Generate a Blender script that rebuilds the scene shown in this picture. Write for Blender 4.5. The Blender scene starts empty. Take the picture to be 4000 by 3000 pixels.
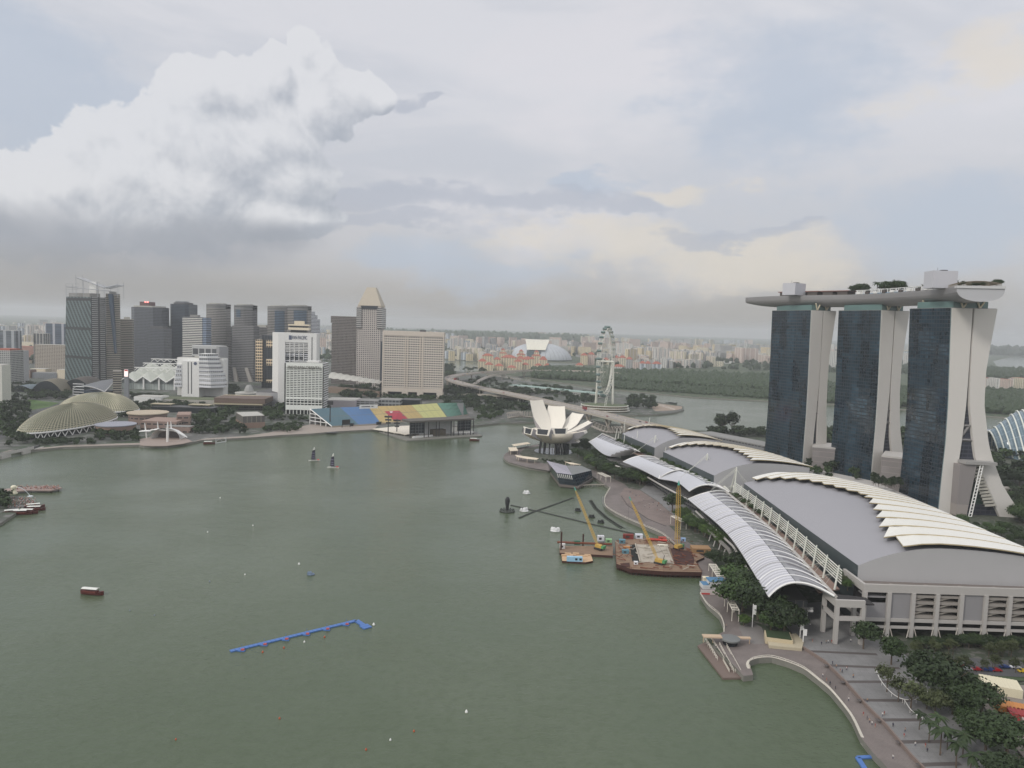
import bpy, bmesh, math, random
from math import sin, cos, tan, pi, radians, sqrt, atan2, asin
from mathutils import Vector, Matrix
scene = bpy.context.scene
col = scene.collection
rnd = random.Random(7)
# ------------------------------------------------------------------ camera
CAMH, FPX, PITCH, ROLL = 150.0, 2880.0, radians(4.53), radians(1.8)
f0 = Vector((0, cos(PITCH), -sin(PITCH))); r0 = Vector((1, 0, 0)); u0 = Vector((0, sin(PITCH), cos(PITCH)))
RR = cos(ROLL)*r0 + sin(ROLL)*u0
UU = -sin(ROLL)*r0 + cos(ROLL)*u0
CP = Vector((0, 0, CAMH))
def ray(px, py): return f0*FPX + RR*(px-2000) + UU*(1500-py)
def G(px, py, z=0.0):
 """point of the horizontal plane z seen at a photo position (4000 x 3000)"""
 d = ray(px, py); t = (z-CAMH)/d.z
 return CP + d*t
def GD(px, py, y):
 d = ray(px, py); return CP + d*(y/d.y)
def HZ(p, py):
 """height above plan point p at which photo row py is reached"""
 lo, hi = -50.0, 600.0
 for _ in range(40):
  m = (lo+hi)/2
  q = Vector((p[0], p[1], m))-CP
  v = 1500-FPX*(q.dot(UU))/(q.dot(f0))
  if v > py: lo = m
  else: hi = m
 return lo
def AE(px, py):
 d = ray(px, py).normalized(); return (atan2(d.x, d.y), asin(d.z))
cam = bpy.data.cameras.new("camera"); cam_o = bpy.data.objects.new("camera", cam); col.objects.link(cam_o)
cam.sensor_width = 36.0; cam.lens = FPX/4000*36.0; cam.clip_start = 1.0; cam.clip_end = 90000.0
Mx = Matrix.Identity(4)
for i in range(3):
 Mx[i][0] = RR[i]; Mx[i][1] = UU[i]; Mx[i][2] = -f0[i]; Mx[i][3] = CP[i]
cam_o.matrix_world = Mx
scene.camera = cam_o
scene.view_settings.view_transform = 'Standard'; scene.view_settings.look = 'None'
scene.view_settings.exposure = 0.0; scene.view_settings.gamma = 1.0
scene.cycles.use_denoising = True
scene.cycles.max_bounces = 6; scene.cycles.diffuse_bounces = 2; scene.cycles.glossy_bounces = 3
scene.cycles.transparent_max_bounces = 8; scene.cycles.volume_bounces = 1; scene.cycles.caustics_reflective = False; scene.cycles.caustics_refractive = False
def S(r, g, b):
 def f(c):
  c /= 255.0
  return c/12.92 if c <= 0.04045 else ((c+0.055)/1.055)**2.4
 return (f(r), f(g), f(b), 1.0)
# ------------------------------------------------------------------ node helper
class NT:
 def __init__(s, tree): s.t = tree; s.n = tree.nodes; s.l = tree.links
 def node(s, typ, **kw):
  n = s.n.new(typ)
  for k, v in kw.items(): setattr(n, k, v)
  return n
 def put(s, sock, v):
  if isinstance(v, bpy.types.NodeSocket): s.l.new(v, sock)
  elif v is not None: sock.default_value = v
 def m(s, op, a, b=None, c=None, clamp=False):
  n = s.node('ShaderNodeMath', operation=op); n.use_clamp = clamp
  s.put(n.inputs[0], a); s.put(n.inputs[1], b); s.put(n.inputs[2], c)
  return n.outputs[0]
 def vm(s, op, a, b=None):
  n = s.node('ShaderNodeVectorMath', operation=op)
  s.put(n.inputs[0], a); s.put(n.inputs[1], b)
  return n.outputs['Value'] if op in ('DOT_PRODUCT', 'LENGTH') else n.outputs[0]
 def mix(s, f, a, b):
  n = s.node('ShaderNodeMix', data_type='RGBA')
  s.put(n.inputs[0], f); s.put(n.inputs[6], a); s.put(n.inputs[7], b)
  return n.outputs[2]
 def noise(s, vec, scale, detail=4.0, rough=0.55, dist=0.0):
  n = s.node('ShaderNodeTexNoise'); s.put(n.inputs['Vector'], vec)
  n.inputs['Scale'].default_value = scale; n.inputs['Detail'].default_value = detail
  n.inputs['Roughness'].default_value = rough; n.inputs['Distortion'].default_value = dist
  return n.outputs[0]
 def step(s, v, a, b, lo=0.0, hi=1.0):
  n = s.node('ShaderNodeMapRange', interpolation_type='SMOOTHSTEP')
  s.put(n.inputs[0], v); n.inputs[1].default_value = a; n.inputs[2].default_value = b
  n.inputs[3].default_value = lo; n.inputs[4].default_value = hi
  return n.outputs[0]
 def comb(s, x, y, z):
  n = s.node('ShaderNodeCombineXYZ')
  s.put(n.inputs[0], x); s.put(n.inputs[1], y); s.put(n.inputs[2], z); return n.outputs[0]
 def sep(s, v):
  n = s.node('ShaderNodeSeparateXYZ'); s.put(n.inputs[0], v); return n.outputs
# ------------------------------------------------------------------ sky
SUN_EL, SUN_AZ = radians(38), radians(232)     # azimuth clockwise from +Y: behind the viewer, a little to one side
def make_world():
 w = bpy.data.worlds.new("World"); scene.world = w; w.use_nodes = True
 t = NT(w.node_tree); w.node_tree.nodes.clear()
 out = t.node('ShaderNodeOutputWorld')
 d = t.node('ShaderNodeTexCoord').outputs['Generated']
 x, y, z = t.sep(d)[:3]
 az = t.m('ARCTAN2', x, y); el = t.m('ARCSINE', z)
 p = t.comb(az, el, 0.0)
 sky = t.node('ShaderNodeTexSky', sky_type='NISHITA'); sky.sun_disc = False
 sky.sun_elevation = SUN_EL; sky.sun_rotation = SUN_AZ; sky.altitude = 100; sky.dust_density = 3.0; sky.air_density = 1.2
 bg_sky = t.node('ShaderNodeBackground'); t.l.new(sky.outputs[0], bg_sky.inputs[0]); bg_sky.inputs[1].default_value = 0.11
 # cloud deck
 ps = t.comb(t.m('MULTIPLY', az, 1.0), t.m('MULTIPLY', el, 3.2), 0.3)
 pw = t.comb(az, t.m('MULTIPLY', el, 2.0), 2.7)
 n1 = t.noise(ps, 2.6, 6, 0.58, 0.6)
 n2 = t.noise(ps, 9.0, 5, 0.6, 0.4)
 n3 = t.noise(pw, 3.4, 4, 0.55, 0.5)
 e1 = t.step(el, 0.0, 0.11); e2 = t.step(el, 0.08, 0.32)
 c = t.mix(e1, S(171, 168, 163), S(201, 201, 206))
 c = t.mix(e2, c, S(223, 223, 228))
 dark = t.m('MULTIPLY', t.step(n1, 0.42, 0.66), 0.5)
 c = t.mix(dark, c, S(196, 201, 211))
 lite = t.m('MULTIPLY', t.m('MULTIPLY', t.step(n3, 0.48, 0.7), e1), 0.55)
 c = t.mix(lite, c, S(229, 226, 230))
 wn1 = t.noise(t.comb(az, t.m('MULTIPLY', el, 2.2), 5.1), 4.5, 5, 0.6); wn2 = t.noise(t.comb(az, t.m('MULTIPLY', el, 2.2), 9.4), 4.5, 5, 0.6)
 pwarp = t.vm('ADD', p, t.comb(t.m('MULTIPLY', t.m('SUBTRACT', wn1, 0.5), 0.42), t.m('MULTIPLY', t.m('SUBTRACT', wn2, 0.5), 0.16), 0.0))
 def blob(lst, q):
  acc = None
  for (px, py, rx, ry) in lst:
   a, e = AE(px*1.8083, py*1.8083)
   k = 1.8083/FPX
   v = t.vm('MULTIPLY', t.vm('SUBTRACT', q, (a, e, 0)), (1/(rx*k), 1/(ry*k), 1))
   r = t.m('SUBTRACT', 1.0, t.vm('DOT_PRODUCT', v, v))
   acc = r if acc is None else t.m('MAXIMUM', acc, r)
  return acc
 nd = t.noise(p, 11.0, 6, 0.6, 0.3)
 nf = t.noise(p, 34.0, 5, 0.62, 0.3)
 wob = t.m('ADD', t.m('MULTIPLY', t.m('SUBTRACT', nd, 0.5), 1.5), t.m('MULTIPLY', t.m('SUBTRACT', nf, 0.5), 0.55))
 # clear blue patches
 blue = t.step(t.m('ADD', blob([(110, 215, 300, 130), (30, 130, 160, 120), (1700, 230, 240, 130), (1240, 405, 110, 26), (2050, 470, 300, 110), (960, 560, 200, 50)], pwarp), t.m('MULTIPLY', wob, 0.8)), -0.35, 1.0)
 c = t.mix(t.m('MULTIPLY', blue, 0.7), c, S(186, 197, 213))
 # warm glow of lit cloud low over the towers
 glow = t.step(t.m('ADD', blob([(1330, 530, 230, 50), (1480, 420, 120, 24), (1560, 580, 260, 45), (2150, 150, 110, 60), (1250, 500, 120, 30)], pwarp), wob), -0.5, 1.1)
 c = t.mix(t.m('MULTIPLY', glow, 0.6), c, S(233, 222, 205))
 # long grey streaks
 strk = t.step(t.m('ADD', blob([(900, 425, 330, 30), (1180, 440, 240, 30), (1370, 455, 130, 18), (1560, 535, 140, 20), (930, 240, 45, 22), (800, 470, 330, 20)], pwarp), t.m('MULTIPLY', wob, 0.9)), -0.35, 0.8)
 c = t.mix(t.m('MULTIPLY', strk, 0.62), c, S(181, 186, 199))
 # heap cloud
 heap = [(20, 450, 170, 95), (120, 400, 60, 55), (265, 350, 115, 105), (330, 420, 230, 110), (430, 290, 120, 100), (420, 200, 75, 60), (520, 200, 80, 65),
   (560, 300, 130, 130), (620, 380, 100, 70), (668, 150, 62, 62), (655, 100, 34, 34), (700, 215, 90, 80), (770, 200, 60, 45), (815, 215, 36, 28), (600, 160, 50, 60), (600, 470, 130, 45), (130, 470, 220, 60)]
 hb = blob(heap, p)
 bil = t.m('SUBTRACT', 1.0, t.m('ABSOLUTE', t.m('MULTIPLY', t.m('SUBTRACT', t.noise(p, 17.0, 4, 0.55, 0.2), 0.5), 3.2)))
 hm = t.step(t.m('ADD', t.m('ADD', hb, t.m('MULTIPLY', t.m('SUBTRACT', bil, 0.62), 0.85)), t.m('MULTIPLY', wob, 0.75)), 0.02, 0.26)
 up = t.vm('ADD', p, (-0.012, 0.02, 0))
 nd2 = t.noise(up, 11.0, 6, 0.6, 0.3); hb2 = blob(heap, up)
 rel = t.m('ADD', t.m('MULTIPLY', t.m('SUBTRACT', nd, nd2), 1.5), t.m('MULTIPLY', t.m('SUBTRACT', hb, hb2), 0.5))
 hsh = t.step(t.m('ADD', rel, t.m('ADD', t.m('MULTIPLY', t.m('SUBTRACT', el, 0.17), 1.4), t.m('ADD', t.m('MULTIPLY', t.m('SUBTRACT', -0.42, az), 0.55), t.m('MULTIPLY', t.m('SUBTRACT', bil, 0.6), 0.22)))), -0.42, 0.34)
 hc = t.mix(hsh, S(176, 181, 191), S(230, 230, 233))
 c = t.mix(t.m('MULTIPLY', hm, 0.9), c, hc)
 # shaded cloud base and the rain-grey air under it
 base = t.step(t.m('ADD', blob([(40, 520, 430, 74), (330, 528, 330, 58), (520, 510, 210, 48)], p), t.m('MULTIPLY', wob, 0.8)), -0.1, 1.15)
 c = t.mix(t.m('MULTIPLY', base, 0.8), c, S(160, 164, 174))
 low = t.step(blob([(60, 640, 600, 110)], p), 0.0, 1.0)
 c = t.mix(t.m('MULTIPLY', low, 0.6), c, S(158, 158, 158))
 bg = t.node('ShaderNodeBackground'); t.l.new(c, bg.inputs[0])
 gain = t.m('MAXIMUM', t.step(el, 0.46, 0.95), t.step(t.m('MULTIPLY', y, -1.0), -0.05, 0.5)); t.put(bg.inputs[1], t.m('ADD', 1.0, t.m('MULTIPLY', gain, 0.4)))
 ms = t.node('ShaderNodeMixShader'); ms.inputs[0].default_value = 0.9
 t.l.new(bg_sky.outputs[0], ms.inputs[1]); t.l.new(bg.outputs[0], ms.inputs[2]); t.l.new(ms.outputs[0], out.inputs[0])
 w.cycles.sampling_method = 'MANUAL'; w.cycles.sample_map_resolution = 512
make_world()
sun = bpy.data.lights.new("sun", 'SUN'); sun.energy = 1.5; sun.angle = radians(11); sun.color = (1.0, 0.965, 0.92)
sun_o = bpy.data.objects.new("sun", sun); col.objects.link(sun_o)
sd = Vector((sin(SUN_AZ)*cos(SUN_EL), cos(SUN_AZ)*cos(SUN_EL), sin(SUN_EL)))
sun_o.rotation_euler = (-sd).to_track_quat('-Z', 'Y').to_euler()
# ------------------------------------------------------------------ mesh builder
ORG = {}
class MB:
 def __init__(s): s.v = []; s.f = []; s.mi = []; s.uv = []
 def face(s, pts, mi=0, uv=None):
  i = len(s.v); s.v += [tuple(p) for p in pts]; s.f.append(tuple(range(i, i+len(pts)))); s.mi.append(mi)
  s.uv.append(uv or [(0, 0)]*len(pts))
 def prism(s, poly, z0, z1, mi=0, top=None, bottom=False, poly1=None, u0=0.0):
  """vertical sides carry (metres along the wall, height) as uv"""
  if sum(poly[i-1][0]*poly[i][1]-poly[i][0]*poly[i-1][1] for i in range(len(poly))) < 0:
   poly = poly[::-1]; poly1 = poly1[::-1] if poly1 else None
  q = poly1 or poly; n = len(poly); u = u0
  for i in range(n):
   a, b = poly[i], poly[(i+1) % n]; c, d = q[i], q[(i+1) % n]
   L = sqrt((a[0]-b[0])**2+(a[1]-b[1])**2)
   za = z0 if not callable(z0) else z0
   s.face([(a[0], a[1], z0), (b[0], b[1], z0), (d[0], d[1], z1), (c[0], c[1], z1)], mi, [(u, z0), (u+L, z0), (u+L, z1), (u, z1)])
   u += L
  s.face([(p[0], p[1], z1) for p in q], mi if top is None else top)
  if bottom: s.face([(p[0], p[1], z0) for p in poly[::-1]], mi if top is None else top)
 def box(s, x0, x1, y0, y1, z0, z1, mi=0, top=None, bottom=True):
  s.prism([(x0, y0), (x1, y0), (x1, y1), (x0, y1)], z0, z1, mi, top, bottom)
 def obox(s, c, dx, hx, hy, z0, z1, mi=0, top=None):
  """box about plan point c, dx = unit plan direction of its length"""
  ax = Vector((dx[0], dx[1])).normalized(); ay = Vector((-ax.y, ax.x)); c = Vector((c[0], c[1]))
  s.prism([tuple(c-ax*hx-ay*hy), tuple(c+ax*hx-ay*hy), tuple(c+ax*hx+ay*hy), tuple(c-ax*hx+ay*hy)], z0, z1, mi, top, True)
 def tube(s, a, b, r0, r1=None, n=6, mi=0, cap=True):
  r1 = r0 if r1 is None else r1
  a = Vector(a); b = Vector(b); d = (b-a).normalized()
  e = d.cross(Vector((0, 0, 1)) if abs(d.z) < 0.9 else Vector((1, 0, 0))).normalized(); g = e.cross(d)
  i = len(s.v)
  for (c, r) in ((a, r0), (b, r1)):
   for k in range(n):
    t = 2*pi*k/n; s.v.append(tuple(c+e*cos(t)*r+g*sin(t)*r))
  for k in range(n):
   s.f.append((i+k, i+(k+1) % n, i+n+(k+1) % n, i+n+k)); s.mi.append(mi); s.uv.append([(0, 0)]*4)
  if cap:
   s.f.append(tuple(i+n-1-k for k in range(n))); s.mi.append(mi); s.uv.append([(0, 0)]*n)
   s.f.append(tuple(i+n+k for k in range(n))); s.mi.append(mi); s.uv.append([(0, 0)]*n)
 def path(s, pts, r, n=6, mi=0):
  for a, b in zip(pts, pts[1:]): s.tube(a, b, r, r, n, mi)
 def rings(s, rs, mi=0, cap0=True, cap1=True, closed=True, flip=False):
  """loft through rings of equal point count"""
  i = len(s.v); n = len(rs[0])
  for r in rs: s.v += [tuple(p) for p in r]
  for j in range(len(rs)-1):
   for k in range(n if closed else n-1):
    a = i+j*n+k; b = i+j*n+(k+1) % n
    q = (a, b, b+n, a+n)
    s.f.append(q[::-1] if flip else q); s.mi.append(mi)
    uu = [(k, j), (k+1, j), (k+1, j+1), (k, j+1)]
    s.uv.append(uu[::-1] if flip else uu)
  if closed and cap0: s.face(rs[0][::-1] if not flip else rs[0], mi)
  if closed and cap1: s.face(rs[-1] if not flip else rs[-1][::-1], mi)
 def lathe(s, prof, c=(0, 0, 0), n=16, mi=0, sx=1.0, sy=1.0):
  s.rings([[(c[0]+r*cos(2*pi*k/n)*sx, c[1]+r*sin(2*pi*k/n)*sy, c[2]+z) for k in range(n)] for (r, z) in prof], mi)
 def grid(s, fn, nu, nv, mi=0, uvf=None):
  """surface from fn(i, j); shared vertices"""
  i0 = len(s.v)
  for j in range(nv+1):
   for i in range(nu+1): s.v.append(tuple(fn(i, j)))
  for j in range(nv):
   for i in range(nu):
    a = i0+j*(nu+1)+i
    s.f.append((a, a+1, a+nu+2, a+nu+1)); s.mi.append(mi)
    s.uv.append([uvf(*q) if uvf else q for q in ((i, j), (i+1, j), (i+1, j+1), (i, j+1))])
 def mesh(s, name, mats, smooth=False, org=(0, 0, 0)):
  me = bpy.data.meshes.new(name)
  o = org
  me.from_pydata([(p[0]-o[0], p[1]-o[1], p[2]-o[2]) for p in s.v], [], s.f)
  for m_ in (mats if isinstance(mats, (list, tuple)) else [mats]): me.materials.append(m_)
  me.polygons.foreach_set('material_index', s.mi)
  if smooth: me.polygons.foreach_set('use_smooth', [True]*len(s.f))
  ul = me.uv_layers.new(name='uv')
  flat = [c for f in s.uv for p in f for c in p]
  ul.data.foreach_set('uv', flat)
  me.update()
  return me
 def build(s, name, mats, parent=None, smooth=False, org=None):
  if parent is not None: org = ORG.get(parent.name, (0, 0, 0))
  elif org is None: org = (0, 0, 0)
  me = s.mesh(name, mats, smooth, org)
  o = bpy.data.objects.new(name, me); col.objects.link(o)
  ORG[o.name] = tuple(org)
  if parent is not None: o.parent = parent
  else: o.location = org
  return o
def tag(o, label=None, cat=None, group=None, kind=None):
 if label: o['label'] = label
 if cat: o['category'] = cat
 if group: o['group'] = group
 if kind: o['kind'] = kind
 return o
def thing(name, label, cat, loc=(0, 0, 0), group=None):
 o = bpy.data.objects.new(name, None); o.empty_display_size = 0.5; col.objects.link(o); o.location = loc
 ORG[o.name] = tuple(loc)
 return tag(o, label, cat, group)
def copy_tree(o, parent=None):
 c = o.copy(); col.objects.link(c)
 if parent is not None: c.parent = parent
 for ch in list(o.children): copy_tree(ch, c)
 return c
# ------------------------------------------------------------------ materials
def new_mat(name):
 m = bpy.data.materials.new(name); m.use_nodes = True
 t = NT(m.node_tree); b = m.node_tree.nodes['Principled BSDF']
 return m, t, b
def mat(name, c, rough=0.6, metal=0.0, var=0.12, scale=0.15, spec=0.4):
 """plain paint / concrete / metal with uneven weathering"""
 m, t, b = new_mat(name)
 g = t.node('ShaderNodeNewGeometry').outputs['Position']
 n = t.noise(g, scale, 5, 0.6); n2 = t.noise(g, scale*9, 3, 0.6)
 f = t.m('ADD', 1.0-var, t.m('MULTIPLY', t.m('ADD', t.m('MULTIPLY', n, 0.7), t.m('MULTIPLY', n2, 0.3)), var*2))
 cc = t.vm('SCALE', c[:3]);
 s_ = cc.node; t.put(s_.inputs['Scale'], f)
 t.l.new(cc, b.inputs['Base Color'])
 b.inputs['Roughness'].default_value = rough; b.inputs['Metallic'].default_value = metal
 b.inputs['Specular IOR Level'].default_value = spec
 return m
def facade(name, wall, glass, bay=4.0, floor=3.6, wx=(0.15, 0.85), wy=(0.25, 0.8), rough=0.6, lit=0.0, var=0.35, grough=0.18, painted_refl=False, wallvar=0.1):
 """window grid laid out in metres along the wall and up it"""
 m, t, b = new_mat(name)
 uv = t.node('ShaderNodeUVMap'); uv.uv_map = 'uv'
 u, v, _ = t.sep(uv.outputs[0])[:3]
 us = t.m('DIVIDE', u, bay); vs = t.m('DIVIDE', v, floor)
 fu = t.m('FRACT', us); fv = t.m('FRACT', vs)
 def band(f, a, b_):
  if a <= 0 and b_ >= 1: return None
  return t.m('MULTIPLY', t.m('GREATER_THAN', f, a), t.m('LESS_THAN', f, b_))
 ku, kv = band(fu, *wx), band(fv, *wy)
 k = ku if kv is None else kv if ku is None else t.m('MULTIPLY', ku, kv)
 wn = t.node('ShaderNodeTexWhiteNoise', noise_dimensions='2D')
 t.l.new(t.comb(t.m('FLOOR', us), t.m('FLOOR', vs), 0.0), wn.inputs[0])
 r = wn.outputs[0]
 gs = t.vm('SCALE', glass[:3]); t.put(gs.node.inputs['Scale'], t.m('ADD', 1-var, t.m('MULTIPLY', r, 2*var)))
 g = t.node('ShaderNodeNewGeometry').outputs['Position']
 n = t.noise(g, 0.06, 4, 0.6)
 if painted_refl:  # sky reflection patches and column bands painted into the glass colour
  q = t.vm('MULTIPLY', g, (.07, .07, .02)); refl_k = t.m('ADD', t.step(t.noise(q, 1.0, 3, .6), .35, .65, .45, 1.5), t.m('MULTIPLY', t.m('GREATER_THAN', t.noise(t.comb(t.m('FLOOR', t.m('DIVIDE', us, 4)), 0.5, t.m('MULTIPLY', vs, .05)), 1.7, 2), .55), .8))
  gs = t.vm('SCALE', gs); t.put(gs.node.inputs['Scale'], refl_k)
 ws = t.vm('SCALE', wall[:3]); t.put(ws.node.inputs['Scale'], t.m('ADD', 1-wallvar, t.m('MULTIPLY', n, 2*wallvar)))
 t.l.new(t.mix(k, ws, gs), b.inputs['Base Color'])
 t.put(b.inputs['Roughness'], t.m('ADD', rough, t.m('MULTIPLY', k, grough-rough)))
 b.inputs['Specular IOR Level'].default_value = 0.5
 return m
M = {}
def mm(name, *a, **k):
 if name not in M: M[name] = mat(name, *a, **k) if a else bpy.data.materials[name]
 return M[name]
# ------------------------------------------------------------------ setting: water, land, haze
def water_mat():
 m, t, b = new_mat('bay_water')
 g = t.node('ShaderNodeNewGeometry').outputs['Position']
 n = t.noise(g, 0.006, 4, 0.55); n2 = t.noise(g, 0.03, 4, 0.6)
 c = t.mix(t.step(n, 0.35, 0.65), (0.078, 0.104, 0.060, 1), (0.096, 0.120, 0.074, 1))
 c = t.mix(t.m('MULTIPLY', t.step(n2, 0.4, 0.7), 0.35), c, (0.070, 0.094, 0.050, 1)); n3 = t.noise(g, 0.22, 4, 0.65); c = t.mix(t.m('MULTIPLY', t.step(n3, 0.42, 0.68), 0.4), c, (0.062, 0.084, 0.044, 1))
 t.l.new(c, b.inputs['Base Color'])
 b.inputs['IOR'].default_value = 1.33; b.inputs['Roughness'].default_value = 0.12
 sx = t.vm('MULTIPLY', g, (1.0, 1.6, 1.0))
 w1 = t.noise(sx, 0.45, 4, 0.62, 0.2); w2 = t.noise(g, 0.09, 3, 0.5); calm = t.step(t.noise(g, 0.012, 3, 0.5), 0.35, 0.65, 0.55, 1.0)
 bp = t.node('ShaderNodeBump'); bp.inputs['Distance'].default_value = 1.0
 t.put(bp.inputs['Strength'], t.m('MULTIPLY', calm, 0.75)); t.put(bp.inputs['Height'], t.m('ADD', t.m('MULTIPLY', w1, 0.5), t.m('MULTIPLY', w2, 0.8)))
 t.l.new(bp.outputs[0], b.inputs['Normal'])
 return m
def ground_mat(name, c1, c2, c3, scale):
 m, t, b = new_mat(name)
 g = t.node('ShaderNodeNewGeometry').outputs['Position']
 n = t.noise(g, scale, 6, 0.65); n2 = t.noise(g, scale*8, 4, 0.6)
 c = t.mix(t.step(n, 0.4, 0.6), c1, c2)
 c = t.mix(t.step(n2, 0.5, 0.62), c, c3)
 t.l.new(c, b.inputs['Base Color']); b.inputs['Roughness'].default_value = 0.9
 return m
FAR = 21000.0
def land(name, pts, z, m, mq, zq=-1.5):
 b = MB(); b.prism(pts, zq, z, 1, 0)
 o = b.build(name, [m, mq]); return tag(o, None, None, None, 'structure')
GPT = lambda L, z: [tuple(G(x, y, z)[:2]) for (x, y) in L]
b = MB(); b.face([(-FAR, -600, 0), (FAR, -600, 0), (FAR, FAR, 0), (-FAR, FAR, 0)])
tag(b.build('water', water_mat()), None, None, None, 'structure')
m_quay = mat('quay_wall', S(122, 120, 112), 0.8, var=0.25, scale=0.2)
m_city = ground_mat('city_ground', (0.10, 0.10, 0.09, 1), (0.045, 0.065, 0.035, 1), (0.16, 0.155, 0.145, 1), 0.012)
m_wild = ground_mat('scrub_ground', (0.05, 0.075, 0.032, 1), (0.035, 0.055, 0.028, 1), (0.11, 0.115, 0.07, 1), 0.01)
m_mbs = ground_mat('garden_ground', (0.06, 0.07, 0.045, 1), (0.04, 0.055, 0.03, 1), (0.12, 0.115, 0.1, 1), 0.03)
# north bank with the wheel's peninsula
N1 = GPT([(-900, 1800), (-300, 1790), (0, 1768), (136, 1757), (244, 1746), (542, 1737), (560, 1742), (652, 1742), (752, 1727), (785, 1719), (1000, 1707), (1100, 1699), (1222, 1693), (1312, 1685), (1461, 1677),
   (1851, 1662), (1952, 1651), (2120, 1648), (2260, 1632), (2381, 1619), (2480, 1621), (2571, 1618), (2640, 1610), (2672, 1600), (2668, 1586), (2560, 1568), (2450, 1546), (2350, 1528),
   (2200, 1507), (2050, 1490), (1950, 1472), (1850, 1455), (1733, 1446), (1560, 1438)], 2.5)
far_w = G(1560, 1438, 2.5)
N1 += [(far_w.x-1500, far_w.y+300), (-FAR*0.97, far_w.y+900), (-FAR*0.97, 500)]
land('land_north', N1, 2.5, m_city, m_quay)
L2 = GPT([(1560, 1402), (1730, 1403), (1870, 1408), (2100, 1411), (2330, 1421), (2150, 1427), (1900, 1440), (1860, 1451), (1960, 1462), (2100, 1480), (2346, 1517), (2515, 1531), (2700, 1550), (3011, 1566), (3300, 1580), (3836, 1622), (4400, 1668), (5200, 1720)], 2.5)
sea = GPT([(5200, 1470), (4300, 1452), (4001, 1440), (3960, 1438), (3893, 1431), (3879, 1410), (3935, 1397), (4020, 1388), (4500, 1402), (5200, 1425)], 2.5)
p0 = Vector(L2[0])
L2 = L2+sea+[(FAR*0.97, 9000), (FAR*0.97, FAR*0.97), (-FAR*0.97, FAR*0.97), (-FAR*0.97, p0.y+1500), (p0.x-1500, p0.y+400)]
land('land_east', L2, 2.5, m_wild, m_quay)
# hotel bank
SH = [(2310, 1640), (2230, 1690), (2100, 1735), (2010, 1752), (1972, 1772), (1966, 1786), (1975, 1796), (1990, 1805), (2063, 1825), (2139, 1836), (2240, 1840), (2307, 1853), (2340, 1876), (2369, 1896), (2383, 1905), (2366, 1934), (2361, 1950), (2366, 1977), (2406, 2005),
  (2453, 2028), (2515, 2054), (2587, 2086), (2640, 2130), (2700, 2180), (2725, 2200), (2742, 2237), (2735, 2290), (2735, 2320), (2763, 2362), (2809, 2402), (2826, 2438), (2826, 2468), (2776, 2490), (2760, 2500), (2905, 2641), (2942, 2636), (2935, 2614), (2924, 2598), (2932, 2581), (2965, 2571), (3015, 2569), (3081, 2588), (3141, 2614),
  (3197, 2657), (3244, 2697), (3300, 2764), (3329, 2807), (3363, 2880), (3411, 2942), (3459, 2990), (3560, 3110)]
SHP = GPT(SH, 2.5)
L3 = SHP+[(SHP[-1][0]+5, 60.0), (900, 60), (1500, 700)]+GPT([(5200, 1790), (4300, 1722), (3840, 1697), (3200, 1690), (3000, 1690), (2700, 1681), (2500, 1672)], 2.5)
land('land_south', L3, 2.5, m_mbs, m_quay)
L4 = GPT([(-600, 2330), (-200, 2120), (0, 2045), (61, 2004), (100, 1975), (145, 1959), (101, 1948), (81, 1938), (40, 1936), (-100, 1940), (-700, 1960)], 2.0)
land('land_west', L4, 2.0, m_city, m_quay)
# open haze over the whole place
def add_haze():
 b = MB(); b.box(-FAR*1.0, FAR*1.0, -1200, FAR*1.0, -2.5, 262)
 o = b.build('haze', None or bpy.data.materials.new('haze_air')); tag(o, 'pale grey haze lying over the whole bay', 'haze', None, 'stuff')
 m = o.data.materials[0]; m.use_nodes = True; nt = m.node_tree; nt.nodes.clear()
 out = nt.nodes.new('ShaderNodeOutputMaterial'); v = nt.nodes.new('ShaderNodeVolumePrincipled')
 v.inputs['Color'].default_value = (0.90, 0.92, 0.94, 1); v.inputs['Density'].default_value = HAZE; v.inputs['Anisotropy'].default_value = 0.25
 nt.links.new(v.outputs[0], out.inputs['Volume'])
HAZE = 0.82e-4
add_haze()
# ------------------------------------------------------------------ north bank buildings
ZG = 2.5
def X(px, Y, row=1400):
 d = ray(px, row); return d.x/d.y*Y
def Yof(px, row, z=ZG): return G(px, row, z).y
roof_grey = mat('roof_grey', S(135, 134, 130), 0.85, var=0.25, scale=0.08)
roof_pale = mat('roof_pale', S(176, 174, 166), 0.8, var=0.2, scale=0.08)
roof_dark = mat('roof_dark', S(88, 88, 88), 0.85, var=0.25, scale=0.08)
white = mat('white_paint', S(222, 221, 216), 0.5, var=0.07, scale=0.05)
cream = mat('cream_stone', S(214, 202, 178), 0.6, var=0.08)
steel = mat('grey_steel', S(130, 133, 136), 0.45, 0.3)
dark_steel = mat('dark_steel', S(58, 58, 60), 0.5, 0.2)
brown_wall = mat('brown_stone', S(140, 118, 104), 0.7)
glass_blue = mat('blue_glass', (0.02, 0.045, 0.08, 1), 0.12, var=0.3, spec=0.6)
glass_dark = mat('dark_glass', (0.016, 0.02, 0.024, 1), 0.12, var=0.3, spec=0.6)
red_tile = mat('red_tile', S(160, 98, 82), 0.8, var=0.2, scale=0.1)
def front(xl, xr, Yl, Yr=None, depth=30, row=1400):
 """plan of a block from its two front corners at photo columns xl, xr"""
 Yr = Yl if Yr is None else Yr
 a = Vector((X(xl, Yl, row), Yl)); b_ = Vector((X(xr, Yr, row), Yr))
 n = Vector((-(b_-a).y, (b_-a).x)).normalized()*depth
 return [tuple(a), tuple(b_), tuple(b_+n), tuple(a+n)]
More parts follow.
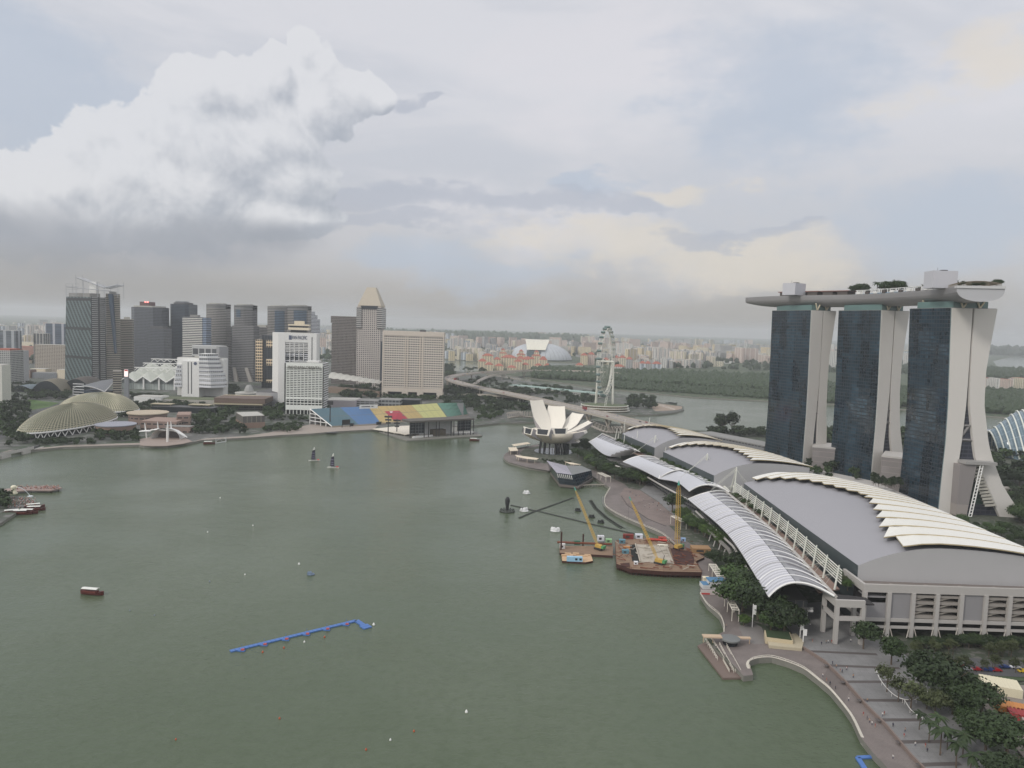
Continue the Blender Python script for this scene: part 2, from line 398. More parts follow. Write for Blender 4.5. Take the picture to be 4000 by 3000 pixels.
def inset(poly, k):
 cx = sum(p[0] for p in poly)/len(poly); cy = sum(p[1] for p in poly)/len(poly)
 return [(cx+(p[0]-cx)*k, cy+(p[1]-cy)*k) for p in poly]
def tower(name, label, poly, z1, wall, roof=roof_grey, plant=0.45, z0=ZG, ph=5.0, group=None, cat='building', parapet=True, plant_mat=None):
 c = (sum(p[0] for p in poly)/len(poly), sum(p[1] for p in poly)/len(poly), z0)
 t = thing(name, label, cat, c, group)
 b = MB(); b.prism(poly, z0-1, z1, 0); b.build('wall', [wall], t)
 b = MB(); b.prism(inset(poly, 0.96 if parapet else 1.0), z1+0.002, z1+0.5, 0); r = b.build('roof', roof, t)
 if plant:
  b = MB(); b.prism(inset(poly, plant), z1+0.5, z1+0.5+ph, 0); b.build('plant_room', plant_mat or roof, t)
 return t
def arc_front(xl, xr, Y, depth, bulge, n=9):
 a, b_ = X(xl, Y), X(xr, Y)
 pts = [(a+(b_-a)*i/n, Y-bulge*sin(pi*i/n)) for i in range(n+1)]
 return pts+[(b_, Y+depth), (a, Y+depth)]
def lettering(txt, parent, a, b_, z, h, m, off=0.4, name='lettering'):
 """raised letters along the wall from plan point a to b_"""
 cu = bpy.data.curves.new(name, 'FONT'); cu.body = txt; cu.align_x = 'CENTER'; cu.size = h*1.35; cu.extrude = 0.15
 tmp = bpy.data.objects.new(name, cu); col.objects.link(tmp)
 dg = bpy.context.evaluated_depsgraph_get(); me = bpy.data.meshes.new_from_object(tmp.evaluated_get(dg)); bpy.data.objects.remove(tmp)
 a = Vector(a); b_ = Vector(b_); d = (b_-a).normalized(); nrm = Vector((d.y, -d.x)); mid = (a+b_)/2+nrm*off
 w = max(v.co.x for v in me.vertices)-min(v.co.x for v in me.vertices); k = (b_-a).length/w
 o_ = ORG.get(parent.name, (0, 0, 0))
 for v in me.vertices:
  x_, y_, z_ = v.co; p = mid+d*(x_*k)+nrm*z_
  v.co = (p.x-o_[0], p.y-o_[1], z+y_-o_[2])
 me.materials.append(m); o = bpy.data.objects.new(name, me); col.objects.link(o); o.parent = parent; return o
# ---- twin slanted tower with diagonal screen
def diag_mat(name, c1, c2, k=0.75, bay=13.0):
 m, t, b = new_mat(name)
 uv = t.node('ShaderNodeUVMap'); uv.uv_map = 'uv'; u, v, _ = t.sep(uv.outputs[0])[:3]
 g = t.node('ShaderNodeNewGeometry').outputs['Position']; n = t.noise(g, 0.05, 4, 0.6)
 s_ = t.m('FRACT', t.m('DIVIDE', t.m('SUBTRACT', u, t.m('MULTIPLY', v, -k)), bay))
 s2 = t.m('GREATER_THAN', t.m('ADD', s_, t.m('MULTIPLY', t.m('SUBTRACT', n, 0.5), 0.5)), 0.52)
 fl = t.m('GREATER_THAN', t.m('FRACT', t.m('DIVIDE', v, 4.2)), 0.75)
 mech = t.m('LESS_THAN', t.m('FRACT', t.m('DIVIDE', t.m('ADD', v, 12.0), 62.0)), 0.09)
 c = t.mix(t.m('MAXIMUM', t.m('MULTIPLY', s2, 0.8), t.m('MULTIPLY', fl, 0.35)), c1, c2)
 c = t.mix(mech, c, (0.012, 0.014, 0.015, 1))
 t.l.new(c, b.inputs['Base Color']); b.inputs['Roughness'].default_value = 0.3; return m
F_diag = diag_mat('slanted_screen', (0.008, 0.018, 0.022, 1), (0.15, 0.20, 0.19, 1))
F_grid1 = facade('gridded_front', S(150, 150, 146), (0.015, 0.02, 0.025, 1), 100, 4.2, (0, 1), (0.3, 0.82))
Yf = 1560
L_, F_, R_2 = (X(262, Yf+45), Yf+45), (X(360, Yf), Yf), (X(414, Yf+25), Yf+25)
back = (R_2[0]+L_[0]-F_[0], R_2[1]+L_[1]-F_[1])
Lb = (X(252, Yf+45), Yf+45)
hA = HZ(F_, 1160)
tA = thing('office_tower', 'tall dark office tower with slanted mesh screen and open trellis crown', 'building', (F_[0], F_[1], ZG))
b = MB(); b.prism([Lb, F_, R_2, back], ZG, hA, 0, poly1=[L_, F_, R_2, back]); b.v = b.v
b.mi = [0, 1, 1, 0, 1]
b.build('wall', [F_diag, F_grid1], tA)
b = MB()
for k in (0.0, 0.5, 1.0):
 q = Vector(F_).lerp(Vector(R_2), k); b.obox((q.x, q.y-0.2), (1, 0.4), 0.7, 0.5, ZG, hA+1)
q = Vector(F_).lerp(Vector(R_2), 0.53); b.obox((q.x, q.y-0.4), (1, 0.4), 1.8, 0.6, ZG, hA)
b.build('corner_trim', glass_dark, tA)
b = MB(); b.prism(inset([Lb, F_, R_2, back], 0.75), hA, hA+8, 0); b.build('plant_room', roof_grey, tA)
b = MB(); zc = hA+8
pA = (X(262, Yf+20), Yf+20); pB = (X(301, Yf+15), Yf+15); pC = (X(410, Yf+10), Yf+10); pD = (X(463, Yf+30), Yf+30)
zA, zB, zC, zD = HZ(pA, 1120), HZ(pB, 1083), HZ(pC, 1124), HZ(pD, 1112)
for (p, zz) in ((pA, zA), (pB, zB), (pC, zC), (pD, zD), ((X(330, Yf), Yf), HZ(pB, 1095)), ((X(385, Yf), Yf), HZ(pC, 1116))):
 b.tube((p[0], p[1], hA), (p[0], p[1], zz+6), 0.5, n=4); b.tube((p[0], p[1]+24, hA), (p[0], p[1]+24, zz+6), 0.5, n=4)
for dy in (0, 12, 24):
 b.tube((pB[0], pB[1]+dy, zB), (pC[0], pC[1]+dy, zC), 1.3, n=4); b.tube((pC[0], pC[1]+dy, zC), (pD[0], pD[1]+dy, zD), 1.3, n=4)
 b.tube((pA[0], pA[1]+dy, zA), (pC[0], pC[1]+dy, zC-6), 0.8, n=4)
for k in range(5):
 z_ = hA+3+k*6; b.tube((pA[0], pA[1], z_), (pB[0]+6, pB[1], z_), 0.35, n=4)
 if k < 4: b.tube((pD[0]-14, pD[1], z_+4), (pD[0]+2, pD[1], z_+4), 0.35, n=4)
b.build('crown_lattice', mat('crown_steel', S(168, 170, 172), 0.5), tA)
b = MB(); b.box(X(331, Yf), X(358, Yf), Yf+20, Yf+30, hA+8, HZ((X(340, Yf), Yf+20), 1100)); b.build('lift_housing', white, tA)
F_grid2 = facade('beige_grid', S(150, 143, 130), (0.02, 0.024, 0.028, 1), 4.0, 4.0, (0, 1), (0.35, 0.8))
pl = [(X(416, 1590), 1590), (X(470, 1600), 1600), (X(472, 1640), 1640), (X(418, 1640), 1640)]
h2 = HZ(pl[0], 1147)
tB = tower('office_tower', 'office tower split by a leaning dark glass seam', pl, h2, F_grid2, plant=0.5)
b = MB(); y_ = 1586
za = HZ((X(425, y_), y_), 1148); zb = HZ((X(452, y_), y_), 1380)
b.rings([[(X(425, y_), y_, za), (X(440, y_), y_, za), (X(440, y_), y_+6, za), (X(425, y_), y_+6, za)], [(X(447, y_), y_, zb), (X(452, y_), y_, zb), (X(452, y_), y_+6, zb), (X(447, y_), y_+6, zb)]], flip=True)
b.build('glass_seam', glass_blue, tB)
pl = front(470, 519, 1680, 1690, 40); tower('office_tower', 'beige banded office block behind the split tower', pl, HZ(pl[0], 1247), F_grid2, roof_pale)
# ---- dark twin towers
F_dk1 = facade('dull_glass_front', S(96, 99, 104), (0.045, 0.052, 0.06, 1), 3.2, 3.8, (0.12, 0.88), (0.2, 0.8), grough=0.25)
F_dk2 = facade('slate_glass_front', S(62, 72, 82), (0.025, 0.034, 0.045, 1), 3.4, 3.8, (0.1, 0.9), (0.15, 0.75), grough=0.25)
def notched(xl, xr, Y, depth, ch=0.2):
 a, b_ = X(xl, Y), X(xr, Y); w = (b_-a)
 return [(a+w*ch, Y), (b_-w*ch, Y+2), (b_, Y+w*ch), (b_, Y+depth), (a, Y+depth), (a, Y+w*ch)]
red_lamp = bpy.data.materials.new('red_lamp'); red_lamp.use_nodes = True
red_lamp.node_tree.nodes['Principled BSDF'].inputs['Emission Color'].default_value = (1, 0.12, 0.08, 1); red_lamp.node_tree.nodes['Principled BSDF'].inputs['Emission Strength'].default_value = 3
pl = notched(502, 622, 1850, 55); h = HZ(pl[0], 1199)
t = tower('office_tower', 'broad slate grey tower with red lamps on its roof house', pl, h, F_dk1, roof_dark, 0.0)
b = MB(); c = inset(pl, 0.85); b.prism(c, h+0.5, h+4, 0); b.build('parapet_trim', roof_pale, t)
b = MB(); x0, x1 = X(538, 1850), X(574, 1850); b.box(x0, x1, 1862, 1895, h+4, HZ((x0, 1862), 1178)); b.build('roof_house', mat('maroon', S(96, 70, 68), 0.7), t)
for k in (0.55, 0.8): b = MB(); b.box(x0+(x1-x0)*k, x0+(x1-x0)*(k+.16), 1861, 1862.5, HZ((x0, 1862), 1181), HZ((x0, 1862), 1177)); b.build('lamp', red_lamp, t)
pl = front(575, 641, 1800, 1800, 40); tower('office_tower', 'lower slate block with overhanging dark eaves beside the broad tower', pl, HZ(pl[0], 1282), F_dk1, roof_dark, 0.7)
pl = notched(661, 733, 1900, 60, 0.16); h = HZ(pl[0], 1187)
t = tower('office_tower', 'narrow blue slate tower with a stepped flat cap', pl, h, F_dk2, roof_dark, 0.72, ph=4)
b = MB(); x0, x1 = X(676, 1900), X(710, 1900); b.box(x0, x1, 1915, 1945, h+4.5, HZ((x0, 1915), 1176)); b.build('roof_house', steel, t)
pl = front(641, 664, 1920, 1920, 40); tower('office_tower', 'low dark block wedged between two slate towers', pl, HZ(pl[0], 1281), F_dk2, roof_dark, 0.5)
# ---- banded slab
F_str = facade('banded_front', S(214, 211, 202), (0.035, 0.04, 0.05, 1), 50, 3.9, (0, 1), (0.0, 0.52))
F_strb = facade('blue_banded_front', S(150, 163, 180), (0.03, 0.05, 0.085, 1), 50, 3.9, (0, 1), (0.0, 0.55))
pl = front(713, 790, 1640, 1640, 30); h = HZ(pl[0], 1238)
t = tower('office_slab', 'white and black banded slab with a blue glass end', pl, h, F_str, roof_grey, 0.4)
b = MB(); b.prism(front(790.2, 806, 1641, 1641, 27), ZG, h-0.5, 0); b.build('glass_end', F_strb, t)
# ---- round-fronted towers
F_sun = facade('beige_window_front', S(150, 146, 140), (0.03, 0.035, 0.04, 1), 3.0, 3.9, (0.08, 0.92), (0.2, 0.72))
F_sun2 = facade('grey_window_front', S(128, 126, 124), (0.026, 0.03, 0.035, 1), 3.0, 3.9, (0.08, 0.92), (0.2, 0.72))
F_blu = facade('blue_window_front', S(92, 108, 124), (0.025, 0.045, 0.065, 1), 3.2, 3.9, (0.06, 0.94), (0.12, 0.75))
def rtower(label, xl, xr, Y, ytop, wall, extra=None, depth=32):
 pl = arc_front(xl, xr, Y, depth, 9); h = HZ((X((xl+xr)/2, Y), Y-9), ytop)
 t = tower('office_tower', label, pl, h, wall, roof_pale, 0.7, ph=3, parapet=False)
 b = MB(); b.prism([(x_, y_-0.6) for (x_, y_) in pl], h-9, h-4, 0); b.prism([(x_, y_-0.3) for (x_, y_) in pl], h-2.2, h+1.2, 0); b.build('cornice', mm('band_grey', S(120, 120, 118), 0.6), t)
 if extra:
  for (a, c, dy, mt, lo) in extra:
   b = MB(); pp = arc_front(a, c, Y, 6, 9.6); n_ = len(pp)
   q = [(X(a, Y)+(X(c, Y)-X(a, Y))*i/8, Y-9*sin(pi*((a+(c-a)*i/8-xl)/(xr-xl)))-dy) for i in range(9)]
   b.prism(q+[(X(c, Y), Y+10), (X(a, Y), Y+10)], lo, h-9.5, 0); b.build('glass_bay', mt, t)
 return t
rtower('round fronted beige tower behind the banded slab', 806, 881, 1720, 1189, F_sun)
pl = front(881, 893, 1740, 1740, 26); tower('office_block', 'dark side block of the beige round tower', pl, HZ(pl[0], 1276), F_sun2, roof_dark, 0)
rtower('round fronted grey tower standing on splayed legs', 914, 986, 1700, 1193, F_sun2, [(926, 945, 1.0, F_blu, 150)])
pl = front(906, 990, 1690, 1690, 38); t = tower('office_block', 'wide lower shaft carrying the grey round tower', pl, HZ(pl[0], 1272), F_sun2, roof_grey, 0)
b = MB()
for (xa, xb, xc, xd) in ((908, 920, 915, 930), (955, 968, 972, 986)):
 p = [(X(xa, 1688), 1688), (X(xb, 1688), 1688)]; q = [(X(xc, 1680), 1680), (X(xd, 1680), 1680)]
 b.rings([[(q[0][0], q[0][1], 2), (q[1][0], q[1][1], 2), (q[1][0], q[1][1]+9, 2), (q[0][0], q[0][1]+9, 2)], [(p[0][0], p[0][1], 34), (p[1][0], p[1][1], 34), (p[1][0], p[1][1]+9, 34), (p[0][0], p[0][1]+9, 34)]], flip=True)
b.build('splayed_leg', mat('beige_leg', S(150, 144, 136)), t)
pl = front(986, 1046, 1850, 1850, 30); tower('office_slab', 'low dark slab between the round towers', pl, HZ(pl[0], 1277), F_sun2, roof_pale, 0.6)
t = rtower('double round tower in beige and blue stripes', 1044, 1120, 1800, 1198, F_sun, [(1077, 1112, 0.8, F_blu, 3)])
t = rtower('double round tower half with wide blue glass front', 1121, 1201, 1800, 1196, F_sun, [(1150, 1197, 0.8, F_blu, 3)])
pl = front(884, 905, 2050, 2050, 20); tower('apartment_tower', 'thin pale tower glimpsed between two round towers', pl, HZ(pl[0], 1290), facade('thin_front', S(205, 200, 190), (0.06, 0.06, 0.07, 1), 3, 3.4, (0.3, 0.8), (0.2, 0.7)), roof_pale, 0.6)
# ---- stepping white tower
F_step = facade('stepped_front', S(196, 198, 202), (0.06, 0.07, 0.09, 1), 30, 3.6, (0, 1), (0.0, 0.5))
tS = thing('office_tower', 'white banded tower stepping down beside the double round tower', 'building', (X(1219, 1930), 1930, ZG))
for (a, c, yt) in ((1201, 1219, 1217), (1219.3, 1229, 1231), (1229.3, 1239, 1247)):
 b = MB(); pl = front(a, c, 1930, 1930, 25); b.prism(pl, ZG, HZ(pl[0], yt), 0, 1); b.build('wall', [F_step, roof_pale], tS)
# ---- cream gridded block with black core
F_crm = facade('cream_grid', S(226, 203, 168), (0.04, 0.035, 0.03, 1), 4.4, 6.2, (0.12, 0.88), (0.25, 0.85))
tC = thing('office_block', 'black glass block with cream window grids hung on it', 'building', (X(1030, 1540), 1540, ZG))
b = MB(); pl = front(1022, 1064, 1550, 1550, 36); b.prism(pl, ZG, HZ(pl[0], 1309), 0, 1); b.build('wall', [facade('black_front', S(52, 58, 64), (0.02, 0.025, 0.03, 1), 6, 4, (0.1, 0.9), (0.1, 0.9)), roof_dark], tC)
for (a, c, yt, yb) in ((998, 1023.5, 1326, 1491), (1040, 1064, 1328, 1357), (1040, 1064, 1403, 1427), (1040, 1064, 1483, 1495)):
 b = MB(); pl = front(a, c, 1545, 1545, 20); z0_ = HZ(pl[0], yb); u_ = 0
 b.prism(pl, z0_, HZ(pl[0], yt), 0, 1, True); b.build('window_grid', [F_crm, cream], tC)
# ---- tall white hotel
F_pp = facade('louvred_front', S(205, 206, 208), (0.03, 0.033, 0.04, 1), 12.6, 3.55, (0.04, 0.96), (0.0, 0.5))
Yp = 1215
A = Vector((X(1087, Yp), Yp)); B_ = Vector((X(1236, Yp+6), Yp+6)); n_ = Vector((-(B_-A).y, (B_-A).x)).normalized(); d_ = (B_-A).normalized()
hP = HZ(A, 1299)
tP = thing('hotel_tower', 'tall white hotel with a louvred front and stepped roof lantern', 'building', (A.x, A.y, ZG))
wl = (B_-A).length; at = lambda s_, k=0.0: tuple(A+d_*(wl*s_)+n_*k)
b = MB()
Lf = (X(1064, Yp+26), Yp+26)
b.prism([at(0), at(0.175), at(0.175, 30), Lf], ZG, hP, 0); b.prism([at(0.775), at(1), at(1, 32), at(0.775, 32)], ZG, hP, 0)
b.prism([at(0.175, 0.2), at(0.775, 0.2), at(0.775, 30), at(0.175, 30)], hP-15, hP, 0); b.build('wall', white, tP)
b = MB(); b.prism([at(0.175, 2.4), at(0.775, 2.4), at(0.775, 29), at(0.175, 29)], ZG, hP-15.1, 0); b.build('louvred_bay', F_pp, tP)
b = MB()
for k in range(1, 5): b.obox(at(0.175+0.6*k/5, 1.9), tuple(d_), 0.7, 0.6, ZG, HZ(A, 1328))
for k in range(7):
 z_ = hP-16-k*2.6
 b.obox(at(0.475, 1.5), tuple(d_), wl*0.3, 0.9, z_, z_+1.0)
b.build('front_rib', white, tP)
b = MB()
for k in range(4): b.obox(at(0.175+0.6*(k+0.5)/5, 1.6), tuple(d_), wl*0.045, 0.9, HZ(A, 1399), HZ(A, 1391))
b.build('sky_terrace_trim', glass_dark, tP)
b = MB(); b.obox(at(0.88, -0.15), tuple(d_), 0.5, 0.3, ZG+20, hP-6); b.build('wall_slit_trim', dark_steel, tP)
b = MB(); b.prism(inset([at(0.1, 4), at(0.9, 4), at(0.9, 28), at(0.1, 28)], 0.9), hP+.002, hP+.8, 0); b.build('roof', roof_pale, tP)
b = MB()
for (k, z0_, z1_, mi) in ((0.62, 0.8, 5, 1), (0.8, 5, 9, 0), (0.72, 9, 12, 1), (0.8, 12, 14.5, 0), (0.38, 14.5, 20, 0)):
 b.prism(inset([at(0.05, 2), at(0.95, 2), at(0.95, 30), at(0.05, 30)], k*0.75), hP+z0_, hP+z1_, mi, 0, True)
b.build('roof_lantern', [cream, glass_dark], tP)
blue_letter = mat('letter_slate', S(84, 92, 112), 0.5)
lettering('PAN PACIFIC', tP, at(0.36), at(0.75), hP-10, 6.2, blue_letter, 0.3)
b = MB(); b.obox(at(0.31, -0.2), tuple(d_), 2.2, 0.2, hP-11, hP-4); b.build('emblem', blue_letter, tP)
# ---- white gridded hotel in front of it
Ym = 1135
A = Vector((X(1117, Ym), Ym)); B_ = Vector((X(1261, Ym+3), Ym+3)); d_ = (B_-A).normalized(); n_ = Vector((-d_.y, d_.x)); wl = (B_-A).length
at = lambda s_, k=0.0: tuple(A+d_*(wl*s_)+n_*k)
hM = HZ(A, 1416)
C_ = (X(1284, Ym+48), Ym+48)
tM = thing('hotel_block', 'white hotel block with a square balcony grid and lettered parapet', 'building', (A.x, A.y, ZG))
F_mside = facade('hotel_side', S(206, 208, 206), (0.06, 0.065, 0.07, 1), 60, 3.6, (0, 1), (0.15, 0.62))
b = MB(); b.prism([at(0.97, 3), at(1.0, 0.5), C_, (C_[0]-wl*0.9, C_[1]+2), at(0, 3.0)], ZG, hM-0.5, 0); b.build('wall', [F_mside], tM)
b = MB(); b.prism([at(-0.045, 1.5), at(0, 1.5), at(0, 40), at(-0.045, 40)], ZG, hM-1, 0); b.build('dark_end_trim', glass_dark, tM)
b = MB(); b.prism([at(1.0, -0.1), at(1.022, 0.6), at(1.022, 2), at(1.0, 2)], ZG, hM-5, 0); b.build('dark_end_trim', glass_dark, tM)
b = MB(); b.prism([at(0.002, 2.6), at(0.998, 2.6), at(0.998, 3.6), at(0.002, 3.6)], ZG, hM-12, 0); b.build('glazing', facade('hotel_rooms', S(60, 58, 54), (0.03, 0.033, 0.035, 1), 3.3, 3.6, (0.06, 0.94), (0.05, 0.95)), tM)
b = MB()
zt = HZ(A, 1434); zl = HZ(A, 1551)
nf = 17
for k in range(nf+1):
 z_ = zl+(zt-zl)*k/nf; b.prism([at(0, 0), at(1, 0), at(1, 2.6), at(0, 2.6)], z_-0.65, z_+0.65, 0, None, True)
for k in range(11):
 b.prism([at(k/10*0.985, 0.3), at(k/10*0.985+0.015, 0.3), at(k/10*0.985+0.015, 2.6), at(k/10*0.985, 2.6)], ZG, zt, 0)
b.prism([at(0, -0.3), at(1, -0.3), at(1, 2.6), at(0, 2.6)], zt+0.66, hM, 0, None, True)
for (ya, yb) in ((1551.1, 1558), (1562, 1564), (1572, 1575), (1581, 1600)):
 b.prism([at(0, -0.3), at(1, -0.3), at(1, 2.6), at(0, 2.6)], HZ(A, yb), HZ(A, ya), 0, None, True)
b.build('balcony_lattice', mat('hotel_white', S(226, 228, 220), 0.5, var=0.05), tM)
b = MB(); b.prism([at(0.02, 3), at(0.98, 2), (C_[0]-3, C_[1]-3), (C_[0]-wl*0.85, C_[1]-2)], hM-0.45, hM+0.3, 0); b.build('roof', roof_grey, tM)
b = MB(); x0, x1 = X(1198, Ym+15), X(1245, Ym+15); b.box(x0, x1, Ym+15, Ym+30, hM, HZ((x0, Ym+15), 1409)); b.build('roof_house', white, tM)
lettering('MANDARIN ORIENTAL', tM, at(0.05), at(0.96), hM-9.3, 5.2, mat('letter_grey', S(120, 116, 108), 0.5), 0.75)
# ---- brown dark tower, spire tower, portal hotel
F_brn = facade('brown_front', S(120, 114, 108), (0.026, 0.022, 0.024, 1), 3.2, 3.6, (0.1, 0.9), (0.25, 0.75), var=0.6)
pl = front(1294, 1394, 1700, 1690, 40); h = HZ(pl[0], 1262)
t = tower('office_tower', 'dark brown tower with a heavier top storey', pl, h, F_brn, roof_dark, 0)
b = MB(); q = inset(pl, 1.06); b.prism(q, h+0.6, HZ(pl[0], 1234), 0); b.build('top_storey', F_brn, t)
F_mil = facade('punched_front', S(182, 174, 166), (0.028, 0.028, 0.03, 1), 4.6, 4.3, (0.28, 0.82), (0.3, 0.78))
F_wing = facade('wing_front', S(178, 174, 168), (0.025, 0.03, 0.035, 1), 60, 4.3, (0, 1), (0.1, 0.6))
Ys = 1640
pl = front(1392, 1483, Ys, Ys, 52); hs = HZ(pl[0], 1196)
tN = thing('office_tower', 'tall granite tower with punched windows and a pointed blunt spire', 'building', (pl[0][0], Ys, ZG))
b = MB(); b.prism(pl, ZG, hs, 0); b.build('wall', F_mil, tN)
for (a, c) in ((1390, 1409), (1470, 1488)):
 b = MB(); q = front(a, c, Ys-2.5, Ys-2.5, 56); b.prism(q, HZ(pl[0], 1281), HZ(pl[0], 1200), 0, 1, True); b.build('striped_wing', [F_wing, cream], tN)
b = MB(); q = front(1407, 1473, Ys-1.2, Ys-1.2, 1); b.prism(q, HZ(pl[0], 1206), HZ(pl[0], 1193), 0); b.build('glazed_band_trim', glass_dark, tN)
b = MB(); q = front(1395, 1485, Ys-0.5, Ys-0.5, 53); cx = sum(p[0] for p in q)/4; cy = sum(p[1] for p in q)/4
hb, ht = hs+0.4, HZ((cx, Ys+18), 1123)
def shrink(px_, k): return [(cx+(p[0]-cx)*k, cy+(p[1]-cy)*k) for p in px_]
b.rings([[(p[0], p[1], hb) for p in q], [(p[0], p[1], hb+(ht-hb)*0.05) for p in q], [(p[0], p[1], ht) for p in shrink(q, 0.38)]]); b.build('spire_roof', mat('spire_stone', S(180, 170, 152), 0.6, var=0.06), tN)
F_rc = facade('strip_window_front', S(196, 187, 175), (0.03, 0.028, 0.026, 1), 4.55, 4.55, (0.14, 0.86), (0.42, 0.78), wallvar=0.05)
Yr = 1440
A = Vector((X(1493, Yr), Yr)); B_ = Vector((X(1732, Yr), Yr)); wl = (B_-A).length; d_ = (B_-A).normalized(); n_ = Vector((-d_.y, d_.x))
at = lambda s_, k=0.0: tuple(A+d_*(wl*s_)+n_*k)
hR = HZ(A, 1291)
tR = thing('hotel_slab', 'wide cream hotel slab standing on four piers over portal openings', 'building', (A.x, A.y, ZG))
z1 = HZ(A, 1526); z2 = hR-9
b = MB(); b.prism([at(0, 1.0), at(1, 1.0), at(1, 26), at(0, 26)], z1, z2, 0, 1, True); b.build('wall', [F_rc, cream], tR)
b = MB(); b.prism([at(0), at(1), at(1, 27), at(0, 27)], z2+0.1, hR, 0, None, True)
b.prism([at(0), at(1), at(1, 27), at(0, 27)], z1-1, HZ(A, 1513), 0, None, True)
for (a, c) in ((0, 0.025), (0.365, 0.382), (0.402, 0.425), (0.605, 0.625), (0.645, 0.672), (0.985, 1.0)):
 b.prism([at(a), at(c), at(c, 2), at(a, 2)], HZ(A, 1512.5), z2, 0)
for (a, c) in ((0, 0.1), (0.33, 0.43), (0.58, 0.68), (0.9, 1.0)):
 b.prism([at(a), at(c), at(c, 27), at(a, 27)], ZG, z1-1.1, 0)
b.build('stone_frame_trim', mat('hotel_cream', S(200, 189, 175), 0.6, var=0.04), tR)
b = MB(); b.prism([at(0.11, 10), at(0.89, 10), at(0.89, 25), at(0.11, 25)], ZG, z1-1.2, 0); b.build('lobby_glazing', glass_dark, tR)
b = MB(); b.prism([at(0.6, 6), at(0.69, 6), at(0.69, 18), at(0.6, 18)], hR+.002, hR+3, 0); b.build('roof_plant', dark_steel, tR)
pl = front(1486, 1496, Yr+25, Yr+25, 20); tower('service_core', 'dark stair tower tucked between spire tower and cream hotel', pl, HZ(pl[0], 1335), F_dk2, roof_dark, 0)
# ---- fan-terraced white hotel
Yc = 1330
F_fan = facade('terraced_front', S(216, 217, 218), (0.05, 0.055, 0.065, 1), 3.6, 7.6, (0.18, 0.88), (0.22, 0.68))
tF = thing('terraced_hotel', 'white hotel with fan shaped terraces swelling towards its foot', 'building', (X(745, Yc), Yc, ZG))
b = MB(); pl = front(709, 777, Yc, Yc, 30); h = HZ(pl[0], 1409); b.prism(pl, ZG, h, 0)
pl2 = front(692, 872, Yc+26, Yc+26, 22); hW = HZ(pl2[0], 1396); b.prism(pl2, ZG, hW, 0)
pl3 = front(872.3, 886, Yc+20, Yc+30, 24); b.prism(pl3, ZG, hW-1, 0); b.build('wall', white, tF)
nfl = 9
for side in (1, -1):
 b = MB()
 for k in range(nfl):
  y0_, y1_ = 1548-k*14.6, 1548-(k+1)*14.6
  xr = (877-k*k*0.42-k*1.2) if side > 0 else (680+k*k*0.3+k*0.6)
  xi = 777.3 if side > 0 else 708.7
  if side < 0 and k > 5: continue
  za, zb = HZ((0, Yc), y0_)-1.5, HZ((0, Yc), y1_)-1.5
  dy = 11-k*0.9
  P0 = (X(xi, Yc-1), Yc-1); P1 = (X(xr, Yc+12), Yc+12)
  mid = ((P0[0]*0.45+P1[0]*0.55), Yc-dy*0.7+3)
  b.prism([P0, mid, P1, (P1[0], Yc+25), (P0[0], Yc+25)] if side > 0 else [P0, (P0[0], Yc+25), (P1[0], Yc+25), P1, mid], za, zb-0.9, 0, 1)
  q = [P0, mid, P1, (P1[0], Yc+25), (P0[0], Yc+25)] if side > 0 else [P0, (P0[0], Yc+25), (P1[0], Yc+25), P1, mid]
  cx = sum(p[0] for p in q)/5; cy = sum(p[1] for p in q)/5
  b.prism([(cx+(p[0]-cx)*1.015, cy+(p[1]-cy)*1.06) for p in q], zb-0.9, zb-0.02, 1, 1, True)
 b.build('terrace_slab', [F_fan, white], tF)
b = MB()
for xx in (735, 748): b.box(X(xx-1.6, Yc), X(xx+1.6, Yc), Yc-0.25, Yc-0.05, ZG+6, h-2)
b.build('dark_slit_trim', dark_steel, tF)
b = MB(); b.lathe([(0.01, 0), (3, 0), (3, 0.3), (0.01, 0.3)], (0, 0, 0), 14); ex = X(763, Yc); b.v = [(ex+v[0], Yc-0.1-v[2], HZ((ex, Yc), 1420)+v[1]) for v in b.v]; b.build('emblem', blue_letter, tF)
b = MB(); b.prism(inset(pl2, 0.96), hW+.002, hW+0.6, 0); b.box(X(760, Yc+30), X(806, Yc+30), Yc+30, Yc+40, hW+.6, hW+4); b.box(X(822, Yc+30), X(838, Yc+30), Yc+30, Yc+40, hW+.6, hW+3.5); b.build('roof', roof_pale, tF)
# white framed block behind it
pl = front(751, 855, 1500, 1500, 40); h = HZ(pl[0], 1352)
t = tower('office_block', 'grey block with a row of square windows over the terraced hotel', pl, h, facade('square_window_front', S(176, 176, 174), (0.09, 0.095, 0.1, 1), 13.0, 70, (0.1, 0.9), (0, 1)), roof_pale, 0.0, z0=HZ(pl[0], 1385))
b = MB(); b.prism(inset(pl, 0.97), ZG, HZ(pl[0], 1386), 0); b.build('lower_wall', glass_dark, t)
b = MB(); b.prism(inset(pl, 1.02), h-4.5, h+1.5, 0); b.prism(inset(pl, 1.02), HZ(pl[0], 1390), HZ(pl[0], 1383), 0); b.build('frame_trim', mm('light_grey', S(180, 180, 178), 0.6), t)
pl = front(857, 892, 1480, 1490, 40); tower('office_block', 'plain grey block beside the row of square windows', pl, HZ(pl[0], 1355), mm('mid_grey_wall', S(142, 142, 143), 0.7), roof_grey, 0)
# ------------------------------------------------------------------ low buildings along the north shore
def gx(px, py, z=ZG):
 p = G(px, py, z); return (p.x, p.y)
